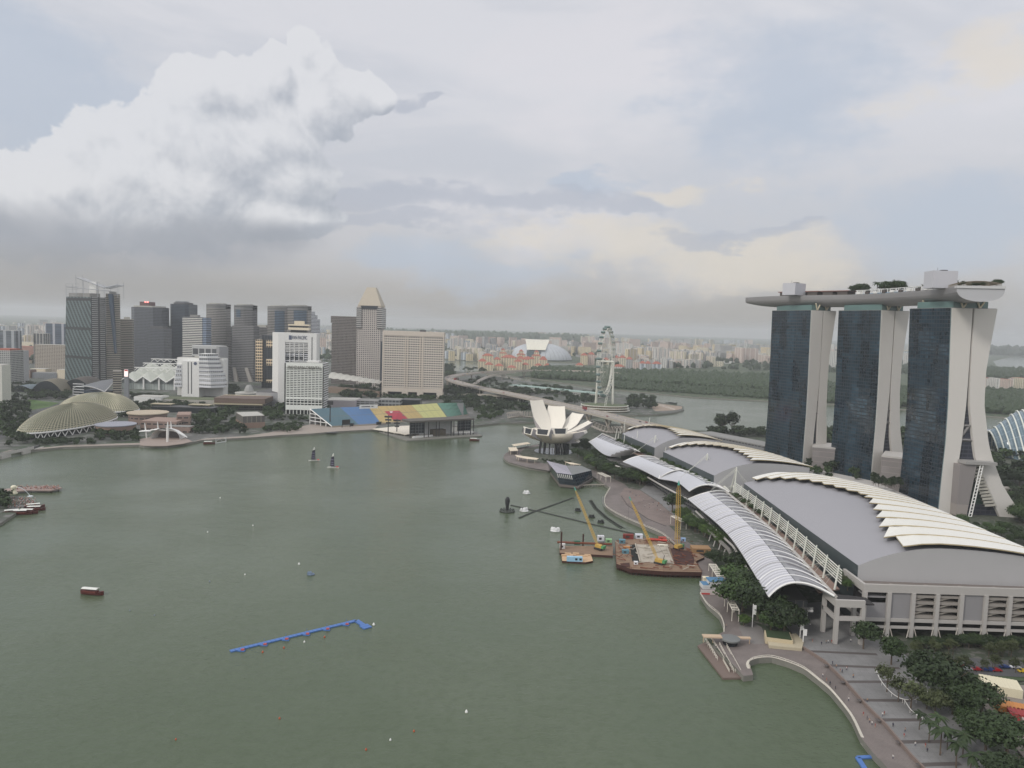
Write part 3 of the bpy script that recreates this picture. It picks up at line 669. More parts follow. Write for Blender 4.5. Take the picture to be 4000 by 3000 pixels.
# ---- convention hall with folded white roof
F_conv = facade('pale_panel_front', S(186, 194, 186), (0.32, 0.35, 0.33, 1), 3.2, 60, (0.1, 0.9), (0, 1))
Yv = 1440
t = thing('convention_hall', 'pale hall with a folded white zigzag roof on white columns', 'building', (X(590, Yv), Yv, ZG))
xa, xb = X(470, Yv), X(712, Yv); nb = 4; w = (xb-xa)/nb
zp, zv = HZ((xa, Yv), 1468), HZ((xa, Yv), 1488)
b = MB(); b.prism([(xa, Yv+3), (xb, Yv+3), (xb, Yv+110), (xa, Yv+110)], ZG, zv-4, 0); b.build('wall', F_conv, t)
b = MB()
for k in range(nb):
 b.face([(xa+k*w+1, Yv+2.8, zv-3.9), (xa+(k+1)*w-1, Yv+2.8, zv-3.9), (xa+(k+1)*w-1, Yv+2.8, zv), (xa+(k+.5)*w, Yv+2.8, zp-1), (xa+k*w+1, Yv+2.8, zv)])
b.build('gable_glazing', mm('gable_grey', S(120, 126, 124), 0.5), t)
for k in range(nb+1):
 b = MB(); b.obox((xa+(k-0.5)*w if k else xa+0.5, Yv), (1, 0), 1.4, 1.4, ZG, (zp if k else zv));
 if k <= nb-0: b.build('column', white, t)
b = MB(); nr = 3; dr = 36
for r in range(nr):
 for k in range(nb):
  x0, x1, y0, y1 = xa+k*w, xa+(k+1)*w, Yv-3+r*dr, Yv-3+(r+1)*dr; rz = r*7.0
  c = ((x0+x1)/2, (y0+y1)/2, zp+8+rz)
  e = [(x0, y0, zv+rz), ((x0+x1)/2, y0, zp+rz), (x1, y0, zv+rz), (x1, y1, zv+rz+7), ((x0+x1)/2, y1, zp+rz+7), (x0, y1, zv+rz+7)]
  for i in range(6): b.face([e[i], e[(i+1) % 6], c])
b.build('roof', mat('hall_roof', S(196, 198, 186), 0.55, var=0.06), t)
b = MB()
for k in range(nb):
 b.path([(xa+k*w, Yv-3.2, zv), (xa+(k+.5)*w, Yv-3.2, zp), (xa+(k+1)*w, Yv-3.2, zv)], 0.9, 4)
for r in (1, 2, 3):
 zz = zp+8+r*7; b.path([(xa+10, Yv+r*34, zz), (xb-4, Yv+r*34, zz+1)], 0.8, 4)
 for k in range(8):
  x_ = xa+10+(xb-xa-14)*k/8; b.path([(x_, Yv+r*34, zz-6), (x_+7, Yv+r*34, zz), (x_+14, Yv+r*34, zz-6)], 0.6, 4)
b.build('roof_trim', white, t)
# ---- theatre domes with spiked shades
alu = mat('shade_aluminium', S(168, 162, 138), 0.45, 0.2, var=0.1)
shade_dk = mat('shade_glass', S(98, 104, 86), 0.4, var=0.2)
def dome(label, c, ax, la, wa, z0, h, nu=96, nv=30):
 ax = Vector(ax).normalized(); ay = Vector((-ax.y, ax.x)); c = Vector(c)
 t = thing('theatre_dome', label, 'dome', (c.x, c.y, ZG))
 def P(u, v):
  th = 2*pi*u; r = (1-v)**0.9
  k = 1.0
  rr = Vector((cos(th)*la*k, sin(th)*wa))*r
  z = z0+h*(1-(r**2.3))**0.75+3.0*cos(th)*(r)*(1-r)*4*0.4
  p = c+ax*rr.x+ay*rr.y
  return Vector((p.x, p.y, z))
 b = MB()
 for j in range(nv):
  for i in range(nu):
   v0, v1 = j/nv*0.97, (j+1)/nv*0.97
   q = [P(i/nu, v0), P((i+1)/nu, v0), P((i+1)/nu, v1), P(i/nu, v1)]
   n = (q[1]-q[0]).cross(q[3]-q[0]); n.normalize()
   tip = (q[0]+q[1])*0.15+(q[2]+q[3])*0.35+n*0.9
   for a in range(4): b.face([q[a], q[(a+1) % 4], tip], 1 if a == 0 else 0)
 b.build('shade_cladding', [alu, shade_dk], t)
 b = MB(); b.path([P(i/48, 0.0)+Vector((0, 0, -0.2)) for i in range(49)], 1.1, 6); b.build('rim', white, t)
 b = MB(); b.prism([tuple(P(i/32, 0.02)[:2]) for i in range(32)][::1], ZG, z0-0.3, 0); q = b;
 b2 = MB(); cc = [(c.x+(P(i/32, 0)[0]-c.x)*0.93, c.y+(P(i/32, 0)[1]-c.y)*0.93) for i in range(32)]; b2.prism(cc, ZG, z0-0.2, 0); b2.build('foyer_glazing', glass_dark, t)
 b = MB(); pts = []
 for i in range(0, 41):
  p = P(0.55+0.45*i/40, 0.0); k = 1.0 if i % 2 else 0.97
  pts.append(Vector((c.x+(p.x-c.x)*k, c.y+(p.y-c.y)*k, (z0-0.4) if i % 2 == 0 else ZG)))
 b.path(pts, 0.55, 5); b.build('strut_lattice', white, t)
 return t
dome('ridged metal theatre dome on the water side with zigzag struts', (-552, 918), (0.04, 1), 86, 31, 10, 25)
dome('ridged metal theatre dome rising behind the water side one', (-607, 1078), (1, -0.28), 62, 40, 9.5, 23)
def disc(name, label, c, r, z, wall, roof, th=1.0, over=1.08, cat='building', n=36, sy=1.0):
 t = thing(name, label, cat, (c[0], c[1], ZG))
 b = MB(); b.prism([(c[0]+r*cos(2*pi*i/n), c[1]+r*sy*sin(2*pi*i/n)) for i in range(n)], ZG, z, 0); b.build('wall', wall, t)
 b = MB(); b.prism([(c[0]+r*over*cos(2*pi*i/n), c[1]+r*sy*over*sin(2*pi*i/n)) for i in range(n)], z+.01, z+th, 0, None, True); b.build('roof', roof, t)
 return t
F_mall = facade('mall_front', S(136, 116, 106), (0.05, 0.045, 0.045, 1), 7.5, 6.5, (0.15, 0.85), (0.45, 0.72), wallvar=0.15)
disc('round_foyer', 'low brown round hall under a flat grey disc roof beside the dome', (X(441, 900), 905), 22, 12.5, mm('brown_stone2', S(138, 116, 102), 0.7), mat('zinc_roof', S(146, 148, 156), 0.5), 1.0, 1.06)
disc('round_foyer', 'brown drum with a beige disc roof behind the waterside stage', (X(562, 990), 1000), 24, 15.5, F_mall, mat('beige_roof', S(178, 164, 142), 0.7), 1.2, 1.1)
def lowbox(name, label, pxl, pxr, row_b, row_t, depth, wall, roof, zb=ZG, Yd=0, plant=0, cat='building', group=None):
 Yb = G((pxl+pxr)/2, row_b, zb).y
 pl = front(pxl, pxr, Yb, Yb+Yd, depth, row_b)
 return tower(name, label, pl, max(zb+2.5, HZ(pl[0], row_t)), wall, roof, plant, z0=zb, ph=2.5, group=group, cat=cat, parapet=True)
m_brn = mat('mall_roof', S(150, 128, 116), 0.8)
lowbox('waterside_mall', 'long brown stone mall with dark window bays behind the stage', 548, 690, 1681, 1645, 40, F_mall, m_brn)
lowbox('waterside_mall', 'taller brown stone corner block of the waterside mall', 690, 744, 1676, 1622, 34, F_mall, m_brn, Yd=6)
lowbox('low_shop', 'low brown shop wing stepping down by the quay', 640, 742, 1690, 1666, 14, F_mall, roof_grey)
F_cin = facade('dark_terrace_front', S(96, 92, 88), (0.03, 0.03, 0.03, 1), 9, 4.4, (0.05, 0.95), (0.2, 0.75))
t = lowbox('cinema_block', 'flat brown and black block with a pale roof over dark terraces', 838, 1034, 1600, 1553, 46, F_cin, mat('sand_roof', S(196, 182, 148), 0.8), Yd=4)
Yb = 1160
b = MB(); pl = front(836, 1036, Yb-1, Yb+3, 47); b.prism(pl, HZ(pl[0], 1573), HZ(pl[0], 1554), 0, None, True); b.build('upper_wall', mm('umber_panel', S(104, 88, 78), 0.7), t)
b = MB(); pl = front(832, 1026, Yb-5, Yb-1, 20); b.prism(pl, HZ(pl[0], 1579), HZ(pl[0], 1575), 0, None, True); b.build('canopy_trim', mm('sand_trim', S(170, 160, 134), 0.7), t)
F_hall = facade('hall_front', S(158, 148, 134), (0.1, 0.095, 0.085, 1), 6, 60, (0.05, 0.95), (0, 1), rough=0.6, grough=0.5, var=0.1)
t = thing('recital_hall', 'beige box hall with a flat grey roof and brown base', 'building', (*gx(990, 1674), ZG))
P0, P1, PL = gx(947, 1674), gx(1034, 1670), gx(922, 1657)
q = [P0, P1, (P1[0]+PL[0]-P0[0], P1[1]+PL[1]-P0[1]), PL]; zt_ = HZ(P0, 1627); zm_ = HZ(P0, 1652)
b = MB(); b.prism(q, zm_, zt_, 0); b.build('wall', F_hall, t)
b = MB(); b.prism(inset(q, 1.03), ZG, zm_-0.05, 0); b.build('base_wall', brown_wall, t)
b = MB(); b.prism(inset(q, 0.98), zt_+.01, zt_+.5, 0); b.build('roof', roof_pale, t)
lowbox('podium_block', 'long white podium wall below the terraced hotel', 523, 628, 1577, 1549, 30, white, roof_pale)
lowbox('podium_block', 'pale terrace deck with planting below the terraced hotel', 616, 836, 1580, 1557, 40, mm('pale_terrace', S(170, 166, 156), 0.7), mat('green_roof', S(92, 98, 74), 0.9, var=0.3))
lowbox('podium_block', 'dark recessed podium under flat sand coloured awnings', 590, 836, 1612, 1588, 24, glass_dark, roof_dark)
for (a, c, r_, lb) in ((588, 668, 1577, 'sand coloured flat awning over the dark podium, by the white wall'), (736, 818, 1580, 'sand coloured flat awning over the dark podium, by the cinema block')):
 Y_ = G(a, r_, 14).y; b = MB(); b.prism(front(a, c, Y_, Y_, 14, r_), 13.4, 14.2, 0, None, True)
 for (px_) in (a+2, c-2): b.tube((X(px_, Y_+1, r_), Y_+1, 2), (X(px_, Y_+1, r_), Y_+1, 13.5), 0.3, n=4)
 tag(b.build('awning', mm('sand_trim', S(196, 186, 156), 0.7), org=(X(a, Y_, r_), Y_, ZG)), lb, 'awning')
t = disc('round_pavilion', 'tiered white round pavilion topped by a pale cone', (X(957, 1330), 1340), 20, 12, mat('drum_white', S(190, 190, 184), 0.6), roof_pale, 1.4, 1.05)
b = MB(); b.lathe([(9, 13.5), (6.5, 20), (3.5, 24), (0.2, 24.2)], (X(969, 1340), 1345, ZG), 10); b.build('cone_roof', mat('cone_grey', S(150, 150, 146), 0.6), t)
lowbox('podium_block', 'grey sunken court with white parapets beside the lettered hotel', 1000, 1086, 1590, 1532, 60, mm('grey_wall', S(158, 158, 160), 0.7), roof_dark)
lowbox('podium_block', 'flat pinkish podium wall next to the lettered hotel', 1266, 1386, 1600, 1563, 50, mm('pinkish_wall', S(176, 168, 170), 0.7), roof_pale)
lowbox('car_park', 'grey open car park decks behind the grandstand', 1388, 1474, 1599, 1566, 40, facade('deck_front', S(160, 160, 158), (0.06, 0.06, 0.06, 1), 8, 3.4, (0.06, 0.94), (0.25, 0.7)), roof_grey)
lowbox('car_park', 'grey framed service block behind the yellow seats', 1476, 1564, 1597, 1561, 30, facade('deck_front2', S(140, 142, 140), (0.05, 0.055, 0.06, 1), 6, 6, (0.1, 0.9), (0.3, 0.8)), roof_grey)
lowbox('low_block', 'dark flat block in the trees before the cream hotel', 1566, 1640, 1594, 1562, 30, glass_dark, roof_dark)
# arcade with ribbed glass roof at the foot of the towers
t = thing('arcade', 'long arcade with a rippled pale glass roof over a brown wall', 'building', (X(1380, 1480), 1480, ZG))
def ar(i, j):
 px_ = 1283+(1486-1283)*i/16; Y_ = 1500-60*i/16
 return (X(px_, Y_), Y_+(-6 if j == 0 else 10 if j == 1 else 26), (HZ((0, Y_), 1500+i*1.0)+(1.6 if i % 2 else 0)) if j == 0 else HZ((0, Y_), 1484+i*1.8)+(1.6 if i % 2 else 0)+(2 if j == 2 else 0))
b = MB(); b.grid(ar, 16, 2); b.build('roof', mat('arcade_roof', S(176, 174, 164), 0.4), t)
b = MB(); q = [tuple(ar(i, 0)[:2]) for i in range(17)]+[tuple(ar(i, 2)[:2]) for i in range(16, -1, -1)]; b.prism(q, ZG, 13, 0); b.build('wall', mm('arcade_brown', S(128, 112, 98), 0.8), t)
# ---- pointed wing-roof building and shell roofs behind the domes
Yw = 1235
t = thing('wing_roof_hall', 'dark glass hall under a pointed grey wing roof behind the domes', 'building', (X(360, Yw), Yw, ZG))
A, B_, D_ = (X(307, Yw+8), Yw+8), (X(407, Yw-6), Yw-6), (X(459, Yw+40), Yw+40)
zA, zB, zD = HZ(A, 1509), HZ(B_, 1531), HZ(D_, 1478)
b = MB(); b.prism([A, B_, (X(455, Yw+38), Yw+38), (A[0], Yw+50)], ZG, zB-1, 0); b.build('wall', facade('blue_front', S(44, 60, 78), (0.016, 0.03, 0.05, 1), 5, 5, (0.06, 0.94), (0.06, 0.94)), t)
b = MB(); N_ = 10
def wr(i, j):
 s_ = i/N_; v = j/6
 lo = Vector((A[0]+(B_[0]-A[0])*s_, A[1]+(B_[1]-A[1])*s_, zA+(zB-zA)*s_+3.5*sin(pi*s_)))
 hi = Vector((A[0]+(D_[0]-A[0])*s_, A[1]+30+(D_[1]-A[1]-30)*s_, zA+2+(zD-zA-2)*s_+1.5*sin(pi*s_)))
 return lo.lerp(hi, v)
b.grid(wr, N_, 6); b.build('wing_roof', mat('wing_grey', S(104, 106, 108), 0.45), t)
b = MB(); b.path([wr(i, 0) for i in range(N_+1)], 0.8, 5); b.path([Vector(wr(N_, j)) for j in range(7)], 1.0, 5)
for k in range(6): b.tube((A[0]-9, A[1]-2, ZG+3+k*4.6), (A[0]+10, A[1]-3, ZG+3+k*4.6), 0.9, n=4)
b.tube((A[0]-9, A[1]-2, ZG), (A[0]-9, A[1]-2, zA-3), 0.8, n=4); b.path([(A[0]-9, A[1]-2, zA-4), (A[0]-4, A[1], zA), wr(0, 0)], 0.8, 4)
b.build('edge_trim', mm('light_grey', S(170, 170, 168), 0.6), t)
b = MB(); b.prism(front(440, 474, Yw+12, Yw+18, 28), ZG, HZ((0, Yw+12), 1500), 0); b.build('rear_wall', F_grid2, t)
def shell(label, pxa, pxb, row_b, row_t, Y_, depth, m_):
 xa, xb = X(pxa, Y_, row_b), X(pxb, Y_, row_b); zt_ = HZ((xa, Y_), row_t)
 b = MB()
 def sf(i, j):
  s_ = i/12; v = j/6
  return (xa+(xb-xa)*(s_*(1-0.25*v)+0.1*v), Y_+depth*v, ZG+(zt_-ZG)*(sin(pi*min(1, s_*0.92+0.06))**0.75)*(1+0.12*sin(pi*v)))
 b.grid(sf, 12, 6); b.grid(lambda i, j: Vector(sf(i, j))-Vector((0, 0, 0.8)), 12, 6)
 b.face([sf(i, 0) if True else 0 for i in range(13)]+[(xb, Y_+0.2, ZG), (xa, Y_+0.2, ZG)], 1)
 tag(b.build('shell_roof', [m_, glass_dark], org=(xa, Y_, ZG)), label, 'pavilion')
shell('humped olive shell roof rising out of the trees', 122, 246, 1540, 1486, 1290, 50, mat('olive_shell', S(112, 106, 90), 0.7))
shell('second humped shell roof leaning on the dark tower foot', 236, 362, 1530, 1479, 1330, 60, mm('shell_dark', S(84, 78, 72), 0.7))
shell('low blue grey shell roof beyond the lawn', 44, 126, 1530, 1506, 1330, 40, mm('shell_blue', S(104, 116, 122), 0.6))
b = MB(); b.prism(front(485, 501, 1180, 1180, 3, 1520), ZG, HZ((0, 1180), 1490), 0); o = b.build('screen_post', steel, org=(X(493, 1180, 1520), 1180, ZG))
tag(o, 'tall lit advertising screen on a dark post by the wing roof', 'screen')
em = bpy.data.materials.new('lit_screen'); em.use_nodes = True; p_ = em.node_tree.nodes['Principled BSDF']; p_.inputs['Base Color'].default_value = (0.9, 0.75, 0.7, 1); p_.inputs['Emission Color'].default_value = (1, 0.78, 0.72, 1); p_.inputs['Emission Strength'].default_value = 0.9
b = MB(); b.prism(front(486, 500, 1179.6, 1179.6, 0.3, 1510), HZ((0, 1180), 1518), HZ((0, 1180), 1491), 0); b.build('screen_panel', em, o)
b = MB(); b.prism(front(487, 499, 1179.2, 1179.2, 0.3, 1510), HZ((0, 1180), 1497), HZ((0, 1180), 1491.5), 0); b.build('screen_band', mm('signal_red', S(190, 40, 40), 0.5), o)
# ---- waterside stage with masts and wing canopies
t = thing('open_air_stage', 'white shell stage with tall masts and wing canopies on the quay', 'stage', (*gx(655, 1716), ZG))
b = MB(); q = [gx(px_, py_, ZG+.6) for (px_, py_) in ((548, 1739), (600, 1742), (652, 1741), (715, 1733), (752, 1724), (700, 1700), (600, 1703), (545, 1716))]; b.prism(q, ZG+.004, ZG+.6, 0); b.build('stage_deck', mat('stage_pink', S(150, 136, 126), 0.8), t)
for (bx, by, tx_, ty_, r_) in ((573, 1713, 565, 1652, 1.0), (619, 1692, 615, 1647, 0.9), (654, 1728, 655, 1648, 1.6), (671, 1700, 667, 1646, 1.0)):
 p = gx(bx, by); z_ = HZ(p, ty_); p2 = (X(tx_, p[1], ty_), p[1])
 b = MB(); b.tube((p[0], p[1], ZG), ((p[0]+p2[0])/2, p[1], (z_+ZG)/2), r_*0.8, r_, 8); b.tube(((p[0]+p2[0])/2, p[1], (z_+ZG)/2), (p2[0], p2[1], z_), r_, r_*0.3, 8); b.build('mast', white, t)
def wing(pts, w_):
 b = MB()
 rs = []
 for i, (px_, py_, ww) in enumerate(pts):
  Y_ = 868; x_ = X(px_, Y_, py_); z_ = HZ((x_, Y_), py_)
  rs.append([(x_, Y_-ww, z_-0.4), (x_, Y_-ww*0.3, z_+0.7), (x_, Y_+ww, z_+0.3), (x_, Y_, z_-0.6)])
 b.rings(rs, flip=True); b.build('canopy_wing', white, t)
wing([(544, 1686, 0.6), (556, 1683, 3), (572, 1682, 4), (590, 1683, 1)], 4)
wing([(585, 1681, 0.6), (612, 1676, 4), (640, 1677, 5), (668, 1681, 3), (684, 1684, 0.6)], 4)
wing([(635, 1674, 0.6), (665, 1675, 4), (690, 1683, 4.5), (715, 1697, 2.5), (731, 1708, 0.8)], 4)
c0 = gx(652, 1716)
def sh(i, j):
 th = pi*i/16; v = j/5
 return (c0[0]-cos(th)*17*(1-0.1*v), c0[1]-4+18*v, ZG+0.6+sin(th)**0.8*13.5*(1-0.55*v*v))
b = MB(); b.grid(sh, 16, 5); b.grid(lambda i, j: Vector(sh(i, j))-Vector((0, 0, 0.5)), 16, 5); b.build('shell_roof', white, t)
b = MB(); b.face([sh(i, 4) for i in range(17)]); b.build('backdrop_wall', mm('stage_dark', S(96, 88, 84), 0.8), t)
# ---- grandstand
ST_F = [(1298, 1665), (1340, 1662), (1401, 1659), (1488, 1654), (1602, 1642), (1659, 1637), (1746, 1630), (1828, 1618)]
ST_B = [(1214, 1598), (1284, 1593), (1328, 1591), (1437, 1588), (1540, 1585), (1606, 1582), (1706, 1575), (1811, 1573)]
Fp = [Vector(G(x_, y_, 4.0)) for x_, y_ in ST_F]
Bp = [Vector(G(x_, y_, 24.0)) for x_, y_ in ST_B]
# regularise: one straight-to-curved line of seats, back row 44 m behind the front row
def lerp_list(L, s_):
 k = s_*(len(L)-1); i = min(int(k), len(L)-2); return L[i].lerp(L[i+1], k-i)
t = thing('grandstand', 'long floating-stage grandstand with blue, yellow, red, lime and green seats', 'grandstand', (*Fp[3][:2], ZG))
def seat_mat(name, c, k=1.0):
 m, n_, b_ = new_mat(name)
 uv = n_.node('ShaderNodeUVMap'); uv.uv_map = 'uv'; u, v, _ = n_.sep(uv.outputs[0])[:3]
 row = n_.m('GREATER_THAN', n_.m('FRACT', n_.m('MULTIPLY', v, 26.0)), 0.7)
 ais = n_.m('LESS_THAN', n_.m('FRACT', u), 0.05); mid = n_.m('LESS_THAN', n_.m('ABSOLUTE', n_.m('SUBTRACT', n_.m('FRACT', n_.m('MULTIPLY', v, 2.0)), 0.05)), 0.03)
 g = n_.node('ShaderNodeNewGeometry').outputs['Position']; ns = n_.noise(g, 0.8, 3, 0.6)
 cc = n_.mix(n_.m('MULTIPLY', row, 0.35), c, tuple(x_*0.45 for x_ in c[:3])+(1,))
 cc = n_.mix(n_.m('MULTIPLY', n_.m('SUBTRACT', ns, 0.4), 0.6, clamp=True), cc, tuple(x_*0.6 for x_ in c[:3])+(1,))
 cc = n_.mix(n_.m('MULTIPLY', n_.m('MAXIMUM', ais, mid), 0.6), cc, (0.12, 0.12, 0.11, 1))
 n_.l.new(cc, b_.inputs['Base Color']); b_.inputs['Roughness'].default_value = 0.55; return m
c_teal, c_blue, c_yel, c_lime, c_grn, c_red = S(70, 102, 112), S(72, 110, 152), S(184, 160, 104), S(192, 190, 124), S(90, 132, 116), S(170, 50, 66)
secs = [(0, 1, c_teal, 4), (1, 2, c_teal, 4), (2, 3, c_blue, 5), (3, 4, c_yel, 3), (4, 5, c_yel, 3), (5, 6, c_lime, 4), (6, 7, c_grn, 1)]
cols = {}
for (i, j, c_, na) in secs:
 m_ = cols.setdefault(c_, seat_mat('seats_%d' % len(cols), c_))
 b = MB(); f0_, f1_, b0_, b1_ = Fp[i], Fp[j], Bp[i], Bp[j]
 b.grid(lambda u, v: (f0_.lerp(f1_, u/4)).lerp(b0_.lerp(b1_, u/4), v/4)+Vector((0, 0, 0.0)), 4, 4, 0, lambda u, v: (u/4*na, v/4))
 b.build('seat_bank', m_, t)
def sp(i, u, v, dz=0.3):
 return Fp[i].lerp(Fp[i+1], u).lerp(Bp[i].lerp(Bp[i+1], u), v)+Vector((0, 0, dz))
m_red = seat_mat('seats_red', c_red)
b = MB(); b.face([sp(3, 0.47, 0.03), sp(3, 0.98, 0.03), sp(3, 0.98, 0.66), sp(3, 0.44, 0.66)], 0, [(0.1, 0), (.9, 0), (.9, .66), (.1, .66)]); o = b.build('red_seat_bank', m_red, t)
b = MB(); b.face([sp(3, 0.47, 0.30, 0.5), sp(3, 0.98, 0.30, 0.5), sp(3, 0.98, 0.37, 0.5), sp(3, 0.46, 0.37, 0.5)]); b.build('seat_gap_trim', mm('dull_grey', S(112, 96, 96), 0.8), o)
b = MB(); b.face([sp(3, 0.66, 0.42, 0.5), sp(3, 0.78, 0.42, 0.5), sp(3, 0.76, 0.52, 0.5), sp(3, 0.64, 0.52, 0.5)]); b.face([sp(3, 0.60, 0.54, 0.5), sp(3, 0.72, 0.54, 0.5), sp(3, 0.70, 0.62, 0.5), sp(3, 0.60, 0.62, 0.5)]); b.build('seat_emblem', mm('seat_white', S(214, 206, 206), 0.6), o)
b = MB(); q = [tuple(p[:2]) for p in Bp]+[(p.x, p.y+2) for p in Bp[::-1]]; b.prism(q, ZG, 23.6, 0); b.build('back_wall', mm('stand_grey', S(150, 150, 150), 0.7), t)
b = MB(); q = [(p.x, p.y-1.2) for p in Fp]+[(p.x, p.y) for p in Fp[::-1]]; b.prism(q, ZG, 3.98, 0)
b.build('front_wall', mm('stand_sand', S(160, 148, 132), 0.8), t)
b = MB(); a0, a1 = Fp[0], Bp[0]
for k in range(5):
 p = a0.lerp(a1, k/4); b.tube((p.x-1, p.y, ZG), (p.x-1, p.y, p.z), 0.7, n=4)
for k in range(4):
 zz = ZG+5*(k+1); p = a0.lerp(a1, min(1, max(0, (zz-4)/20))); b.tube((p.x-1, p.y, zz), (a1.x-1, a1.y, zz), 0.6, n=4)
b.tube(tuple(a0-Vector((1, 0, 0))), tuple(a1-Vector((1, 0, 0))), 0.8, n=4)
b.build('end_frame', white, t)
for (i, u) in ((1, 0.55), (2, 0.9)):
 b = MB(); p, q = sp(i, u-0.1, 0), sp(i, u+0.12, 0); b.prism([(p.x, p.y-1.6), (q.x, q.y-1.6), (q.x, q.y+5), (p.x, p.y+5)], ZG, 6.5, 0); b.build('tunnel_mouth', glass_dark, t)
b = MB(); pA_, pB_ = G(1404, 1590, 25), G(1475, 1588, 25); b.prism([(pA_.x, pA_.y), (pB_.x, pB_.y), (pB_.x, pB_.y+1), (pA_.x, pA_.y+1)], 22.5, 28.0, 0, None, True); o = b.build('sign_panel', white, t)
b = MB()
for k in range(11):
 if k == 8: continue
 s0, s1 = 0.12+k*0.06, 0.12+k*0.06+0.045; p, q = pA_.lerp(pB_, s0), pA_.lerp(pB_, s1); b.prism([(p.x, p.y-.15), (q.x, q.y-.15), (q.x, q.y-.05), (p.x, p.y-.05)], 24.6, 26.2, 0)
b.build('sign_lettering', dark_steel, o)
b = MB(); p, q = Bp[6].lerp(Bp[7], 0.55), Bp[6].lerp(Bp[7], 0.95)
for k in range(6): r_ = p.lerp(q, k/5); b.tube((r_.x, r_.y, 23), (r_.x, r_.y, 28), 0.25, n=4)
for z_ in (25.5, 28): b.tube((p.x, p.y, z_), (q.x, q.y, z_), 0.3, n=4)
b.build('scaffold_lattice', steel, t)
def floodlight(px_, py_, row_t, label):
 p = gx(px_, py_); z_ = HZ(p, row_t); t_ = thing('light_mast', label, 'light mast', (p[0], p[1], ZG))
 b = MB(); b.tube((p[0], p[1], ZG-2), (p[0], p[1], z_), 0.8, 0.5, 6); b.build('pole', dark_steel, t_)
 b = MB()
 for k in range(3): b.box(p[0]-5+k, p[0]+5-k, p[1]-0.8, p[1]+0.8, z_-3-k*4, z_-1-k*4)
 b.build('lamp_rack', dark_steel, t_)
floodlight(1516, 1700, 1622, 'dark light mast at the corner of the floating platform')
floodlight(1550, 1690, 1636, 'shorter dark light mast behind the platform corner mast')
for (a, c, d_) in ((1289, 1665, 1575),):
 p = gx(a, c); z_ = HZ(p, d_); b = MB(); b.tube((p[0], p[1], 2), (p[0], p[1], z_), 0.9, 0.6, 6); b.box(p[0]-4, p[0]+4, p[1]-1, p[1]+1, z_-2, z_+3); tag(b.build('light_mast', dark_steel, org=(p[0], p[1], 2)), 'tall dark mast before the teal seats', 'light mast')
b = MB(); p, q = gx(1336, 1670), gx(1367, 1668); b.prism([p, q, (q[0], q[1]+1.5), (p[0], p[1]+1.5)], 6, HZ(p, 1640), 0, None, True)
for r_ in (p, q): b.tube((r_[0], r_[1]+.5, 2), (r_[0], r_[1]+.5, 7), 0.5, n=4)
tag(b.build('video_screen', mm('black_screen', (0.02, 0.02, 0.022, 1), 0.4), org=(*p, ZG)), 'black video screen on legs before the teal and blue seats', 'screen')
# ---- floating platform and stage house
P4 = [G(x_, y_, 1.4) for (x_, y_) in ((1480, 1686), (1588, 1721), (1884, 1702), (1800, 1655), (1470, 1668))]
b = MB(); b.prism([tuple(p[:2]) for p in P4], -0.5, 1.4, 0); tag(b.build('floating_platform', mat('platform_steel', S(118, 116, 108), 0.7), org=(*P4[0][:2], 0)), 'grey floating steel platform moored before the grandstand', 'platform')
b = MB(); b.prism([gx(x_, y_, 4) for (x_, y_) in ((1455, 1675), (1588, 1697), (1640, 1690), (1640, 1660), (1560, 1664))], 3.2, 4.0, 0, None, True)
for (x_, y_) in ((1500, 1686), (1540, 1692), (1580, 1698), (1600, 1697)): p = gx(x_, y_, 3); b.tube((p[0], p[1], 1.2), (p[0], p[1], 3.3), 0.4, n=4)
tag(b.build('white_ramp', mat('ramp_white', S(214, 206, 190), 0.6), org=(*gx(1560, 1680, 4), 1.4)), 'broad white deck sloping onto the floating platform', 'deck')
t = thing('stage_house', 'dark scaffold stage house with black screens and a flat roof beam', 'stage', (*gx(1700, 1700, 1.4), 1.4))
A, B_ = Vector(gx(1603, 1712, 1.4)), Vector(gx(1850, 1697, 1.4)); d_ = (B_-A).normalized(); n_ = Vector((-d_.y, d_.x)); wl = (B_-A).length
at = lambda s_, k=0.0: tuple(A+d_*(wl*s_)+n_*k)
zt_ = HZ(A, 1645)
b = MB(); b.prism([at(-0.02, -1), at(1.0, -1), at(1.0, 24), at(-0.02, 24)], zt_-2.4, zt_, 0, None, True); b.build('roof', mm('stage_roof', S(92, 88, 82), 0.8), t)
for (a, c, k) in ((0.0, 0.21, 1.5), (0.75, 0.95, 1.5)):
 b = MB(); b.prism([at(a, k), at(c, k), at(c, k+2), at(a, k+2)], 7, zt_-2.5, 0, None, True); b.build('black_screen', mm('screen_navy', (0.014, 0.018, 0.024, 1), 0.35), t)
b = MB(); b.prism([at(0.22, 16), at(0.74, 16), at(0.74, 17), at(0.22, 17)], 3, zt_-2.5, 0); b.build('backdrop_panel', mm('backdrop_white', S(196, 196, 196), 0.7), t)
b = MB(); b.prism([at(0.38, 6), at(0.58, 6), at(0.58, 16), at(0.38, 16)], 1.5, 9.5, 0); b.build('stage_riser', mm('riser_brown', S(92, 84, 70), 0.8), t)
for s_ in (0.0, 0.07, 0.21, 0.28, 0.40, 0.445, 0.63, 0.68, 0.75, 0.83, 0.95, 1.0):
 b = MB(); p = at(s_, 0.2 if int(s_*100) % 2 else 1.0); b.tube((p[0], p[1], 1.2), (p[0], p[1], zt_-2.4), 0.65, n=6); b.build('post', dark_steel, t)
b = MB()
for k in range(5): b.tube((*at(0.0, 1.2), 7+k*4), (*at(0.21, 1.2), 7+k*4), 0.2, n=4); b.tube((*at(0.75, 1.2), 7+k*4), (*at(0.95, 1.2), 7+k*4), 0.2, n=4)
